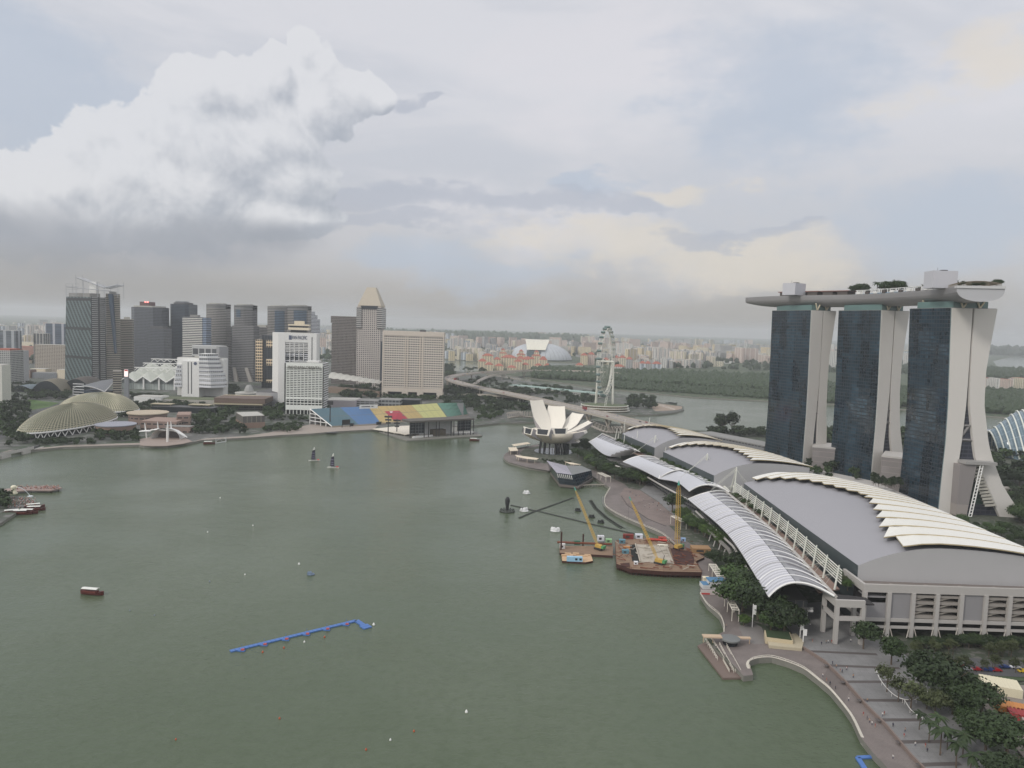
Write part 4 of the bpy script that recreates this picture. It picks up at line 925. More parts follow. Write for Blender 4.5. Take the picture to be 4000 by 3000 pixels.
for k in range(6): b.tube((*at(k*0.042, 1.2), 6), (*at(k*0.042, 1.2), zt_-3), 0.2, n=4); b.tube((*at(0.75+k*0.04, 1.2), 6), (*at(0.75+k*0.04, 1.2), zt_-3), 0.2, n=4)
b.build('scaffold_lattice', steel, t)
b = MB(); b.prism([at(0.03, -3), at(0.36, 3), at(0.36, 6), at(0.03, 0)], 1.5, 3.5, 0); b.build('ramp_slab', white, t)
b = MB(); b.prism([at(0.7, 2), at(1.0, 0), at(1.0, 2), at(0.7, 5)], 4, 5.2, 0, None, True)
for k in range(4): p = at(0.73+k*0.08, 3.2-k*0.6); b.tube((p[0], p[1], 1.3), (p[0], p[1], 4.1), 0.25, n=4)
b.build('side_ramp', white, t)
b = MB()
for k in range(3):
 for j in range(3): b.tube((*at(1.01+k*0.025, 2), 1.3), (*at(1.01+k*0.025, 2), 11), 0.2, n=4); b.tube((*at(1.01, 2), 3+j*4), (*at(1.06, 2), 3+j*4), 0.2, n=4)
tag(b.build('scaffold_frame', steel, t), None)
# ---- left edge buildings
F_old = facade('old_flats', S(176, 176, 172), (0.10, 0.105, 0.1, 1), 4, 3.6, (0.15, 0.85), (0.2, 0.8))
lowbox('office_block', 'pale gridded block with a red tiled cap on the skyline edge', -30, 42, 1500, 1367, 40, F_old, red_tile, plant=0.8)
lowbox('office_block', 'plain white end wall beside the red capped block', 42.5, 64, 1498, 1371, 40, mm('grey_white', S(180, 180, 180), 0.7), roof_pale)
lowbox('slab_block', 'long beige slab block with small window grid among trees', 137, 262, 1452, 1345, 22, facade('beige_flats', S(168, 158, 144), (0.075, 0.07, 0.065, 1), 4.2, 3.4, (0.2, 0.8), (0.3, 0.75)), roof_pale)
lowbox('flats_tower', 'tall blue grey striped flats behind the beige slab', 178, 262, 1412, 1263, 24, facade('striped_flats', S(170, 172, 176), (0.07, 0.09, 0.12, 1), 26, 3, (0.12, 0.86), (0, 1)), roof_pale)
lowbox('flats_tower', 'pale grey flats with twin towers near the picture edge', -10, 64, 1420, 1290, 24, facade('grey_flats', S(160, 164, 166), (0.1, 0.115, 0.13, 1), 22, 3, (0.15, 0.8), (0, 1)), roof_pale)
lowbox('flats_tower', 'small grey flats between the striped flats and the edge tower', 132, 178, 1420, 1302, 24, facade('grey_flats2', S(160, 158, 150), (0.09, 0.095, 0.1, 1), 9, 3, (0.15, 0.8), (0, 1)), roof_pale)
lowbox('tower_edge', 'pale tower edge rising among the trees by the lawn', -60, 10, 1590, 1425, 20, mm('edge_pale', S(198, 198, 186), 0.6), roof_pale, cat='building')
for (a, c, rb, rt, lb, w_, r_) in ((2, 55, 1486, 1462, 'low white house under a red tiled roof by the trees', white, red_tile), (58, 118, 1476, 1444, 'dark brown hipped pavilion among the low houses', brown_wall, roof_dark), (118, 178, 1470, 1440, 'low pale house row with a flat roof', cream, roof_pale), (222, 266, 1480, 1444, 'small cream house at the foot of the dark tower', cream, roof_pale),
  (125, 222, 1478, 1455, 'long low grey blue roofed shed among trees', steel, roof_grey), (62, 106, 1420, 1408, 'low red roofed terrace on the slope', cream, red_tile), (196, 256, 1438, 1420, 'low house with a red roof behind the trees', white, red_tile), (70, 140, 1370, 1335, 'pale ribbed shed roof beyond the red roofs', cream, roof_pale), (62, 132, 1402, 1352, 'reddish low rise row on the far slope', mm('brick_pale', S(160, 122, 108), 0.8), red_tile)):
 lowbox('low_house', lb, a, c, rb, rt, 22, w_, r_, plant=0)
# lawn, road and quay walk
b = MB(); b.prism([gx(x_, y_, ZG) for (x_, y_) in ((92, 1606), (190, 1590), (232, 1574), (112, 1560), (96, 1580))], ZG+.002, ZG+.012, 0); tag(b.build('lawn', ground_mat('lawn_green', (0.05, 0.11, 0.02, 1), (0.07, 0.13, 0.025, 1), (0.08, 0.12, 0.03, 1), 0.05)), None, None, None, 'structure')
asph = mat('asphalt', (0.085, 0.085, 0.085, 1), 0.9, var=0.15, scale=0.05); paving = mat('paving', S(150, 140, 130), 0.85, var=0.15, scale=0.1)
b = MB()
def strip(b, pts, w, z, mi=0):
 P_ = [Vector((*gx(x_, y_, z),)) for (x_, y_) in pts]
 for i in range(len(P_)-1):
  d = (P_[i+1]-P_[i]).normalized(); n = Vector((-d.y, d.x))*w/2
  b.face([(*(P_[i]-n), z), (*(P_[i+1]-n), z), (*(P_[i+1]+n), z), (*(P_[i]+n), z)], mi)
for pts, w_ in (([(-80, 1745), (20, 1690), (80, 1648), (130, 1612), (180, 1598), (240, 1580)], 18), ([(500, 1650), (700, 1640), (900, 1640), (1100, 1640), (1200, 1630)], 12), ([(1100, 1660), (1210, 1640), (1300, 1690)], 14)):
 strip(b, pts, w_, ZG+0.006)
tag(b.build('road', asph), None, None, None, 'structure')
b = MB()
for L_, dz in (([(0, 1768), (136, 1757), (244, 1746), (542, 1737)], 0), ([(752, 1727), (785, 1719), (1000, 1707), (1100, 1699), (1222, 1693), (1312, 1685), (1461, 1677)], 0)):
 P_ = [Vector(gx(x_, y_)) for (x_, y_) in L_]
 for a, c in zip(P_, P_[1:]):
  b.face([(a.x, a.y+0.4, ZG+.01), (c.x, c.y+0.4, ZG+.01), (c.x, c.y+14, ZG+.01), (a.x, a.y+14, ZG+.01)])
q = [gx(x_, y_) for (x_, y_) in ((960, 1702), (1100, 1697), (1222, 1690), (1312, 1683), (1461, 1675), (1480, 1660), (1300, 1668), (1230, 1655), (1150, 1668), (1050, 1690))]; b.prism(q, ZG+.012, ZG+.02)
tag(b.build('quay_path', paving), None, None, None, 'structure')
# road bridge deck at the river mouth
t = thing('road_bridge', 'low concrete road bridge crossing the river mouth at the picture edge', 'bridge', (*gx(60, 1768), 0))
P_ = [Vector(gx(x_, y_, 5)) for (x_, y_) in ((-140, 1805), (0, 1775), (85, 1757), (133, 1747))]
b = MB()
for a, c in zip(P_, P_[1:]):
 b.prism([tuple(a), tuple(c), (c.x-4, c.y+16), (a.x-4, a.y+16)], 3.2, 5, 0, None, True); b.prism([(a.x, a.y-.4), (c.x, c.y-.4), (c.x, c.y), (a.x, a.y)], 3.0, 6.0, 1, None, True)
b.build('deck', [asph, mm('bridge_white', S(190, 186, 180), 0.7)], t)
for a in P_:
 b = MB(); b.prism([(a.x-1, a.y+1), (a.x+1, a.y+1), (a.x+1, a.y+15), (a.x-1, a.y+15)], -1, 3.1); b.build('pier', mm('bridge_white', S(190, 186, 180), 0.7), t)
# ------------------------------------------------------------------ viaduct
conc = mat('viaduct_concrete', S(168, 160, 148), 0.8, var=0.1, scale=0.1)
deckm = mat('viaduct_deck', S(148, 141, 134), 0.85, var=0.12, scale=0.05)
OUT = [(2620, 1708), (2463, 1658), (2300, 1614), (2050, 1556), (1911, 1527), (1816, 1506), (1762, 1491), (1739, 1479), (1744, 1470.5), (1789, 1461), (1884, 1452.5), (2025, 1447), (2134, 1445), (2300, 1449), (2437, 1458), (2600, 1470)]
INN = [(2720, 1692), (2500, 1643), (2301, 1597), (2090, 1552), (1930, 1520), (1850, 1503), (1796, 1489), (1771, 1479.5), (1776, 1475), (1800, 1468), (1884, 1456.5), (2025, 1450), (2134, 1447.6), (2300, 1451.5), (2437, 1460.6), (2600, 1473)]
ZV = [17, 19, 20, 20, 20, 20, 20, 20, 20, 20, 20, 20, 20, 20, 18, 12]
def ribbon(label, name, O, I, Z, th=2.2, par=1.1):
 a = [G(x_, y_, z_) for (x_, y_), z_ in zip(O, Z)]; c = [G(x_, y_, z_) for (x_, y_), z_ in zip(I, Z)]
 def fine(L):
  out = []
  for i in range(len(L)-1):
   p0, p1, p2, p3 = L[max(0, i-1)], L[i], L[i+1], L[min(len(L)-1, i+2)]
   for k in range(5):
    t_ = k/5
    out.append(0.5*((2*p1)+(p2-p0)*t_+(2*p0-5*p1+4*p2-p3)*t_*t_+(3*p1-p0-3*p2+p3)*t_**3))
  return out+[L[-1]]
 a, c = fine(a), fine(c)
 m_ = a[len(a)//2]
 t = thing(name, label, 'viaduct', (m_.x, m_.y, 0))
 b = MB(); n = len(a)
 for i in range(n-1):
  b.face([c[i], c[i+1], a[i+1], a[i]][::-1], 1)
 for L in (a, c):
  for i in range(n-1):
   p, q = L[i], L[i+1]
   b.face([p+Vector((0, 0, par)), q+Vector((0, 0, par)), q-Vector((0, 0, th)), p-Vector((0, 0, th))], 0)
 dn = Vector((0, 0, th))
 for i in range(n-1): b.face([a[i]-dn, a[i+1]-dn, c[i+1]-dn, c[i]-dn], 0)
 b.build('deck', [conc, deckm], t)
 b = MB()
 for f_, w_ in ((0.5, 0.5), (0.485, 0.06), (0.515, 0.06)):
  for i in range(n-1):
   p, q = a[i].lerp(c[i], f_), a[i+1].lerp(c[i+1], f_)
   if f_ == 0.5: b.face([p+Vector((0, 0, .9)), q+Vector((0, 0, .9)), q+Vector((0, 0, .02)), p+Vector((0, 0, .02))]); b.face([p+Vector((.3, 0, .9)), q+Vector((.3, 0, .9)), q+Vector((0, 0, .9)), p+Vector((0, 0, .9))])
 b.build('median_barrier', mm('barrier', S(176, 170, 158), 0.8), t)
 for f_ in (0.17, 0.33, 0.67, 0.83):
  b = MB(); u_ = Vector((0, 0, 0.03)); L = [a[i].lerp(c[i], f_)+u_ for i in range(n)]; K = [(c[i]-a[i]).normalized()*0.12 for i in range(n)]
  b.grid(lambda i, j: L[i]+K[i]*(1 if j else -1), n-1, 1)
  b.build('lane_marking', mm('road_white', S(210, 206, 196), 0.7), t)
 return t, a, c
tv, va, vc = ribbon('long curving concrete expressway viaduct sweeping round the hotel and over the channel', 'viaduct', OUT, INN, ZV)
def piers(idx, splay=0.0):
 for i in idx:
  p, q = va[i], vc[i]; b = MB()
  for f_ in (0.25, 0.75):
   r = p.lerp(q, f_); d = (va[i+1]-va[i]).normalized()
   for s_ in ((-1, 1) if splay else (0,)):
    b.tube((r.x-d.x*s_*2, r.y-d.y*s_*2, -1), (r.x+d.x*s_*splay, r.y+d.y*s_*splay, r.z-2.2), 1.1, 1.6, 6)
  b.prism([tuple((p.lerp(q, 0.1))[:2]), tuple((p.lerp(q, 0.9))[:2]), tuple((p.lerp(q, 0.9)-(va[i+1]-va[i]).normalized()*2)[:2]), tuple((p.lerp(q, 0.1)-(va[i+1]-va[i]).normalized()*2)[:2])], p.z-3.6, p.z-2.25, 0, None, True)
  b.build('pier', conc, tv)
piers([2, 4, 6, 8, 10], 9.0); piers([13, 16, 19, 22, 25, 28, 31, 34, 37, 40, 44, 48]); piers([53, 56, 58, 61, 63], 8.0)
t2, ra, rc = ribbon('slim ramp running below the viaduct towards the trees', 'ramp', [(1803, 1541), (1911, 1545), (2000, 1552), (2076, 1563), (2140, 1580)], [(1803, 1538.5), (1911, 1541.5), (2000, 1547.5), (2086, 1558), (2160, 1574)], [11, 11.5, 13, 15, 17], 1.6)
for i in (3, 8, 12):
 p = ra[i].lerp(rc[i], .5); b = MB(); b.tube((p.x, p.y, 1), (p.x, p.y, p.z-1.6), 1.2, 1.5, 6); b.build('pier', conc, t2)
t3, ra3, rc3 = ribbon('short ramp joining the far arm of the viaduct', 'ramp', [(1846, 1500), (1868, 1484), (1900, 1470), (1944, 1460), (2010, 1452.6)], [(1858, 1501), (1884, 1485), (1914, 1472), (1952, 1462), (2014, 1454.5)], [9, 12, 15, 18, 19.8], 1.6)
for i in (6, 11, 16):
 p = ra3[i].lerp(rc3[i], .5); b = MB(); b.tube((p.x, p.y, 1), (p.x, p.y, p.z-1.6), 1.4, 1.6, 6); b.build('pier', conc, t3)
# vehicles
def car_mesh(c, name):
 b = MB()
 pr_ = [(-2.2, .35), (-2.25, .85), (-1.5, .95), (-0.9, 1.45), (0.7, 1.45), (1.35, .95), (2.2, .8), (2.25, .35)]
 for sy in (-1, 1):
  f = [(x_, sy*(0.85 if z_ < 1.2 else 0.7), z_) for x_, z_ in pr_]; b.face(f if sy < 0 else f[::-1], 0)
 for i in range(len(pr_)):
  (x0, z0), (x1, z1) = pr_[i], pr_[(i+1) % len(pr_)]
  w0, w1 = (0.85 if z0 < 1.2 else .7), (0.85 if z1 < 1.2 else .7)
  b.face([(x0, w0, z0), (x1, w1, z1), (x1, -w1, z1), (x0, -w0, z0)], 1 if i in (2, 4) else 0)
 for sx in (-1.35, 1.35):
  for sy in (-0.8, 0.8): b.tube((sx, sy-0.12, 0.34), (sx, sy+0.12, 0.34), 0.34, n=8, mi=2)
 return b.mesh(name, [c, glass_dark, mm('tyre', (0.02, 0.02, 0.02, 1), 0.9)])
def bus_mesh(c, name):
 b = MB(); b.box(-5.5, 5.5, -1.25, 1.25, 0.4, 4.2, 0); b.box(-5.45, 5.45, -1.28, 1.28, 1.5, 2.2, 1); b.box(-5.45, 5.45, -1.28, 1.28, 3.0, 3.7, 1)
 for sx in (-3.5, 3.5):
  for sy in (-1.2, 1.2): b.tube((sx, sy-0.12, 0.5), (sx, sy+0.12, 0.5), 0.5, n=8, mi=2)
 return b.mesh(name, [c, glass_dark, mm('tyre', (0.02, 0.02, 0.02, 1), 0.9)])
CARS = {k: car_mesh(mm('car_'+k, v, 0.3), 'car_'+k) for k, v in dict(white=S(225, 225, 225), silver=S(165, 168, 172), black=(0.02, 0.02, 0.022, 1), red=S(150, 30, 34), blue=S(40, 60, 110), yellow=S(214, 180, 50)).items()}
BUS = {k: bus_mesh(mm('bus_'+k, v, 0.4), 'bus_'+k) for k, v in dict(red=S(150, 36, 40), white=S(215, 212, 205)).items()}
def put(me, name, loc, rz, label, cat, group=None, s_=1.0):
 o = bpy.data.objects.new(name, me); col.objects.link(o); o.location = loc; o.rotation_euler = (0, 0, rz); o.scale = (s_,)*3; return tag(o, label, cat, group)
rv = random.Random(5)
for k in range(44):
 i = rv.randrange(2, 70) if k < 26 else rv.randrange(30, 60); f_ = rv.choice([0.1, 0.25, 0.4, 0.6, 0.75, 0.9]); u_ = rv.random()
 p = va[i].lerp(vc[i], f_).lerp(va[i+1].lerp(vc[i+1], f_), u_); d = va[i+1]-va[i]; a_ = atan2(d.y, d.x)
 kk = rv.choice(list(CARS))
 put(CARS[kk], 'car', (p.x, p.y, p.z+0.03), a_+(pi if f_ > .5 else 0), '%s car driving along the concrete viaduct' % kk, 'car', 'cars on the viaduct')
def busat(px_, py_, key, lb):
 p = G(px_, py_, 20); d = va[11]-va[8]; put(BUS[key], 'bus', (p.x, p.y, 20.03), atan2(d.y, d.x), lb, 'bus')
busat(2284, 1600, 'red', 'red double deck bus on the viaduct behind the lotus shaped museum')
p = G(1779, 1484, 20); put(BUS['red'], 'bus', (p.x, p.y, 20.03), 1.2, 'red double deck bus rounding the viaduct bend', 'bus')
# street lamps on the viaduct
lm = MB(); lm.tube((0, 0, 0), (0, 0, 9), 0.16, 0.1, 5); lm.tube((0, 0, 9), (1.8, 0, 9.3), 0.09, n=4); lm.box(1.5, 2.4, -.15, .15, 9.2, 9.4); LAMP = lm.mesh('lamp', [mm('lamp_grey', S(150, 150, 148), 0.5)])
for i in range(2, 68, 3):
 p = va[i]; d = vc[i]-va[i]; put(LAMP, 'street_lamp', (p.x, p.y, p.z+1.1), atan2(d.y, d.x), 'grey street lamp on the viaduct parapet', 'street lamp', 'street lamps along the viaduct')
# ------------------------------------------------------------------ observation wheel
hub = Vector(G(2387, 1602, 2.5)); Yh = 1331.0
hub = Vector((X(2367, Yh, 1418), Yh, 0)); hub.z = HZ(hub, 1412)
nd_ = Vector((-0.335, -0.942, 0)); ax_ = Vector((-nd_.y, nd_.x, 0))*-1.0
t = thing('observation_wheel', 'giant white observation wheel seen nearly edge-on above its terminal', 'observation wheel', (hub.x, hub.y, 0))
RW = HZ((hub.x, hub.y), 1276)-hub.z
wp = lambda th, r, o=0.0: hub+nd_*(cos(th)*r)+Vector((0, 0, sin(th)*r))+ax_*o
whe = mat('wheel_white', S(214, 212, 200), 0.5, var=0.06)
b = MB(); n = 56
for o in (-3.2, 3.2): b.path([wp(2*pi*i/n, RW-3, o) for i in range(n+1)], 0.5, 5)
b.path([wp(2*pi*i/n, RW-7.5, 0) for i in range(n+1)], 0.45, 5)
for i in range(n):
 th, t2_ = 2*pi*i/n, 2*pi*(i+1)/n
 for o in (-3.2, 3.2): b.tube(wp(th, RW-3, o), wp(t2_, RW-7.5, 0), 0.25, n=4); b.tube(wp(th, RW-7.5, 0), wp(t2_, RW-3, o), 0.25, n=4)
 b.tube(wp(th, RW-3, -3.2), wp(th, RW-3, 3.2), 0.3, n=4)
b.build('rim_lattice', whe, t)
b = MB()
for i in range(28):
 for o in (-6, 6): b.tube(hub+ax_*o, wp(2*pi*i/28, RW-7.5, 0), 0.09, n=3, cap=False)
b.build('spoke_cable', whe, t)
b = MB(); b.tube(hub-ax_*14, hub+ax_*14, 1.6, n=12); b.build('hub', whe, t)
cm = MB(); cm.tube((0, -3.6, 0), (0, 3.6, 0), 2.1, n=10); CAP = cm.mesh('capsule', [mat('capsule_glass', S(96, 116, 112), 0.25, var=0.1)])
for i in range(28):
 p = wp(2*pi*(i+0.5)/28, RW-0.2, 0); o = bpy.data.objects.new('capsule', CAP); col.objects.link(o); o.parent = t; o.location = p-Vector((hub.x, hub.y, 0)); o.rotation_euler = (0, 0, atan2(ax_.y, ax_.x)-pi/2)
for sgn in (-1, 1):
 for k in (-1, 1):
  b = MB(); ft = hub+ax_*(sgn*15.5)+nd_*(k*4); ft.z = 14 ; b.tube(ft, hub+ax_*(sgn*14)-Vector((0, 0, 1)), 1.4, 1.1, 8); b.build('support_column', whe, t)
for k in (-1, 1):
 b = MB(); f2 = hub-ax_*(9+k)+nd_*(k*38); f2.z = 14; f1 = f2
 for f_ in (f2,):
  q = [f_+ax_*1.5, f_-ax_*1.5]; tops = [hub-ax_*12.5, hub-ax_*14.5]
  for a, c in zip(q, tops): b.tube(a, c, 0.3, n=4)
  for j in range(14): b.tube(q[0].lerp(tops[0], j/14), q[1].lerp(tops[1], (j+1)/14), 0.2, n=4)
 b.build('brace_lattice', whe, t)
# terminal with green roof terraces
Tt = thing('wheel_terminal', 'curved three storey terminal with white bands and a planted roof', 'terminal', (hub.x, hub.y-6, 2.5))
def ell(cx, cy, a, c, n=36, k=0.0): return [(cx+a*cos(2*pi*i/n)*(1+k*cos(2*pi*i/n)), cy+c*sin(2*pi*i/n)) for i in range(n)]
cx, cy = hub.x-1, hub.y-14
b = MB(); b.prism(ell(cx, cy, 41, 27), 2, 12.4, 0); b.build('wall', facade('terminal_front', S(150, 128, 100), (0.04, 0.038, 0.035, 1), 4, 4.2, (0.12, 0.88), (0.1, 0.7)), Tt)
for k, (z_, r_) in enumerate(((4.2, 1.06), (8.4, 1.03), (12.5, 1.0))):
 b = MB(); b.prism(ell(cx, cy, 43*r_, 29*r_), z_, z_+1.2, 0, None, True); b.build('floor_slab', whe, Tt)
b = MB(); b.prism(ell(cx, cy, 41, 27), 13.71, 14.1, 0); b.build('planted_roof', ground_mat('roof_planting', (0.06, 0.10, 0.03, 1), (0.10, 0.13, 0.05, 1), (0.2, 0.19, 0.16, 1), 0.12), Tt)
# long grey-green pit building behind
Yp_ = 1500
q = [gx(x_, y_, 10) for (x_, y_) in ((1994, 1500), (2250, 1519), (2335, 1527), (2335, 1540), (2250, 1533), (1994, 1508))]
q2 = [gx(2215, 1531, 10), gx(2345, 1542, 10), gx(2345, 1530, 10), gx(2215, 1520, 10)]
t = thing('pit_building', 'long low grandstand building with a pale green roof behind the wheel', 'building', (*q[0], 2.5))
A_, B2 = Vector(gx(1990, 1505, 10)), Vector(gx(2345, 1541, 10)); d_ = (B2-A_).normalized(); n_ = Vector((-d_.y, d_.x)); q = [tuple(A_), tuple(B2), tuple(B2+n_*34), tuple(A_+n_*34)]
b = MB(); b.prism(q, 2, 9.6, 0); b.build('wall', facade('pit_front', S(170, 168, 160), (0.08, 0.085, 0.085, 1), 6, 4, (0.1, 0.9), (0.3, 0.8)), t)
b = MB(); b.prism(inset(q, 1.02), 9.61, 10.8, 0, None, True); b.build('roof', mat('pale_green_roof', S(140, 160, 150), 0.6, var=0.06), t)
# helipad-like paved tip of the peninsula
b = MB(); q = [gx(x_, y_) for (x_, y_) in ((2560, 1606), (2640, 1602), (2664, 1596), (2664, 1588), (2570, 1576), (2530, 1580), (2548, 1596))]; b.prism(q, 2.503, 2.515); tag(b.build('paved_tip', mat('paved_tip', S(150, 134, 118), 0.85)), None, None, None, 'structure')
b = MB();
for (x0, y0, x1, y1) in ((2565, 1580, 2632, 1600), (2575, 1578, 2636, 1598), (2632, 1600, 2636, 1598)):
 p, q = Vector(gx(x0, y0)), Vector(gx(x1, y1)); d = (q-p).normalized(); n_ = Vector((-d.y, d.x))*0.8; b.face([(*(p-n_), 2.53), (*(q-n_), 2.53), (*(q+n_), 2.53), (*(p+n_), 2.53)])
tag(b.build('paving_marking', mm('road_white')), None, None, None, 'structure')
# ------------------------------------------------------------------ stadium
Ys = 3300.0
A_, B2 = X(1982, Ys, 1390), X(2234, Ys, 1395); cx = (A_+B2)/2; rx = (B2-A_)/2; hS = HZ((cx, Ys), 1330)
t = thing('stadium', 'huge pale domed stadium with a raised white roof panel', 'stadium', (cx, Ys, 2.5))
b = MB(); nu, nv = 40, 12
def sd_(i, j, k=1.0):
 th = 2*pi*i/nu; f_ = j/nv
 r = cos(f_*pi/2)**0.9; return (cx+rx*r*cos(th)*k, Ys+rx*0.92*r*sin(th)*k, 6+(hS-16)*sin(f_*pi/2)**1.15*k)
b.grid(sd_, nu, nv); b.build('dome_roof', facade('dome_ribs', S(176, 180, 182), (0.3, 0.31, 0.32, 1), 1, 2, (0.9, 1.0), (0, 1), wallvar=0.03), t, smooth=True)
b = MB(); w_ = X(2095, Ys, 1350)-cx;
xa, xb = X(2052, Ys, 1350), X(2142, Ys, 1350); x2, x3 = X(2056, Ys, 1370), X(2126, Ys, 1370)
def pan(i, j):
 s_ = i/10; v = j/8
 xt = xa+(xb+6-xa)*s_; xo = x2+(x3-x2)*s_
 return (xo+(xt-xo)*sin(v*pi/2), Ys-120+190*v, HZ((0, Ys-100), 1366)+(hS-HZ((0, Ys-100), 1366))*sin(v*pi/2)**0.8+3)
b.grid(pan, 10, 8); b.build('roof_panel', mat('panel_cream', S(216, 212, 194), 0.5, var=0.03), t, smooth=True)
b = MB(); Yq = Ys-124; b.prism([(X(2058, Yq, 1380), Yq), (X(2110, Yq, 1380), Yq), (X(2110, Yq, 1380), Yq+30), (X(2058, Yq, 1380), Yq+30)], 4, HZ((0, Yq), 1367), 0); b.build('end_glazing', mm('stadium_dark', S(92, 106, 110), 0.4), t)
# ------------------------------------------------------------------ red-roofed waterside flats
F_ct = facade('condo_front', S(214, 200, 170), (0.12, 0.11, 0.10, 1), 9, 3.3, (0.2, 0.8), (0.3, 0.75))
def hip(b, q, z0, h, k=0.35, mi=1):
 c = inset(q, k); b.rings([[(p[0], p[1], z0) for p in inset(q, 1.06)], [(p[0], p[1], z0+h) for p in c]], mi)
Z2 = lambda x_, y_: (1700+x_/3.687, 1200+y_/3.687)
def condo(xl, xr, yb, yt, ya, pag=False, dY=0):
 (l, _), (r, bt), (_, tp), (_, ap) = Z2(xl, 0), Z2(xr, yb), Z2(0, yt), Z2(0, ya)
 Y_ = min(2900, G((l+r)/2, bt, ZG).y)+dY
 q = front(l, r, Y_, Y_, max(16, X(r, Y_)-X(l, Y_))*0.8, bt); h = HZ((0, Y_), tp)
 t = thing('apartment_block', 'cream flats with red hipped roofs clustered on the far waterside', 'apartment block', (q[0][0], Y_, ZG), 'red roofed flats beyond the viaduct')
 b = MB(); b.prism(q, ZG, h, 0); b.build('wall', F_ct, t)
 b = MB(); hip(b, q, h+.05, HZ((0, Y_), ap)-h, 0.3, 0); b.build('roof', red_tile, t)
 if pag:
  b = MB(); q2 = inset(q, 0.55); z_ = HZ((0, Y_), ap); b.prism(q2, h+2, z_+6, 0); hip(b, q2, z_+6.05, 7, 0.2); b.build('roof_turret', [F_ct, red_tile], t)
for a in ((615, 735, 890, 795, 755), (710, 830, 915, 840, 805), (855, 980, 915, 855, 820), (1035, 1165, 910, 872, 840), (1130, 1250, 905, 782, 750), (1245, 1350, 905, 825, 795), (1430, 1540, 905, 830, 800), (1570, 1665, 900, 828, 795),
   (835, 940, 880, 760, 728), (945, 1165, 880, 730, 690), (670, 830, 860, 712, 680), (1350, 1430, 890, 740, 705), (1250, 1400, 860, 750, 705), (1500, 1610, 860, 745, 695), (1165, 1290, 850, 740, 700)): condo(*a)
for a in ((915, 1030, 820, 670, 645), (1170, 1295, 830, 680, 655), (1390, 1520, 840, 690, 660)): condo(*a, pag=True, dY=60)
# right hand flats, from photo rectangles (left, right, top) with colours
Z5 = lambda x_, y_: (2250+x_/4.147, 1240+y_/4.147)
F_cols = {'yellow': facade('yellow_flats', S(210, 196, 164), (0.13, 0.11, 0.09, 1), 7, 3.2, (0.25, 0.75), (0.3, 0.75)), 'pink': facade('pink_flats', S(202, 184, 172), (0.13, 0.11, 0.1, 1), 7, 3.2, (0.25, 0.75), (0.3, 0.75)),
   'white': facade('white_flats', S(212, 210, 202), (0.12, 0.12, 0.125, 1), 8, 3.2, (0.2, 0.8), (0.3, 0.8)), 'blue': facade('blue_flats', S(196, 202, 206), (0.045, 0.07, 0.10, 1), 16, 3.4, (0.2, 0.8), (0.25, 0.85)),
   'grey': facade('grey_flats_b', S(176, 176, 172), (0.10, 0.105, 0.11, 1), 8, 3.2, (0.2, 0.8), (0.3, 0.8)), 'cream': facade('cream_flats', S(212, 204, 180), (0.12, 0.115, 0.105, 1), 8, 3.2, (0.2, 0.8), (0.3, 0.8))}
for (l, r, tp, bt, c_, rf) in ((75, 190, 580, 770, 'yellow', 1), (190, 300, 560, 770, 'pink', 1), (0, 130, 740, 790, 'cream', 1), (430, 545, 640, 760, 'yellow', 1), (600, 700, 600, 760, 'pink', 1), (700, 810, 600, 800, 'cream', 1), (815, 915, 620, 830, 'grey', 1), (600, 800, 745, 830, 'white', 1), (930, 1040, 660, 850, 'pink', 0), (1040, 1125, 680, 860, 'blue', 1), (1125, 1215, 680, 845, 'grey', 1), (1240, 1385, 680, 830, 'blue', 1), (1385, 1480, 590, 820, 'white', 0), (1480, 1570, 590, 820, 'blue', 0), (1620, 1700, 620, 810, 'pink', 0), (1700, 1780, 610, 810, 'cream', 0), (1790, 1866, 630, 815, 'pink', 0),
       (600, 650, 430, 560, 'white', 0), (650, 700, 440, 560, 'cream', 0), (750, 800, 430, 560, 'white', 0), (800, 860, 420, 565, 'cream', 0), (860, 905, 430, 570, 'white', 0), (930, 975, 440, 590, 'cream', 0), (975, 1040, 450, 590, 'grey', 0), (1120, 1185, 460, 560, 'grey', 0)):
 (l_, _), (r_, b_), (_, tp_) = Z5(l, 0), Z5(r, bt), Z5(0, tp)
 Y_ = G((l_+r_)/2, b_, ZG).y; q = front(l_, r_-0.6, Y_, Y_, 22, b_); h = HZ((0, Y_), tp_)
 t = thing('apartment_block', '%s waterside flats %s beyond the woods and the wheel' % (c_, 'under a red roof' if rf else 'with a flat roof'), 'apartment block', (q[0][0], Y_, ZG), 'flats in a row beyond the wheel')
 b = MB(); b.prism(q, ZG, h, 0); b.build('wall', F_cols[c_], t); b = MB()
 if rf: hip(b, q, h+.05, 9, 0.3, 0)
 else: b.prism(inset(q, 0.6), h+.05, h+6, 0); b.prism(inset(q, 0.98), h+.01, h+.6, 0)
 b.build('roof', red_tile if rf else roof_pale, t)
# ------------------------------------------------------------------ distant city
rc_ = random.Random(21)
cl = list(F_cols)
cand = []
def in_water(x_, y_):
 px_ = 2000+FPX*x_/y_
 if px_ > 3840 and 4200 < y_ < 9500: return True
 return False
while len(cand) < 1150:
 iy = rc_.uniform(1/10500, 1/2900); Y_ = 1/iy; px_ = rc_.choice([rc_.uniform(1650, 4050), rc_.uniform(1650, 3100), rc_.uniform(-60, 1300)])
 if Y_ < 3600 and 1900 < px_ < 2320: continue
 if px_ < 1400 and Y_ < 2600: continue
 if px_ > 2700 and Y_ < 3600: continue
 if px_ > 3750 and Y_ > 3400: continue
 if 1780 < px_ < 2160 and 5600 < Y_ < 8200: continue
 x_ = (px_-2000)/FPX*Y_
 cand.append((Y_, x_))
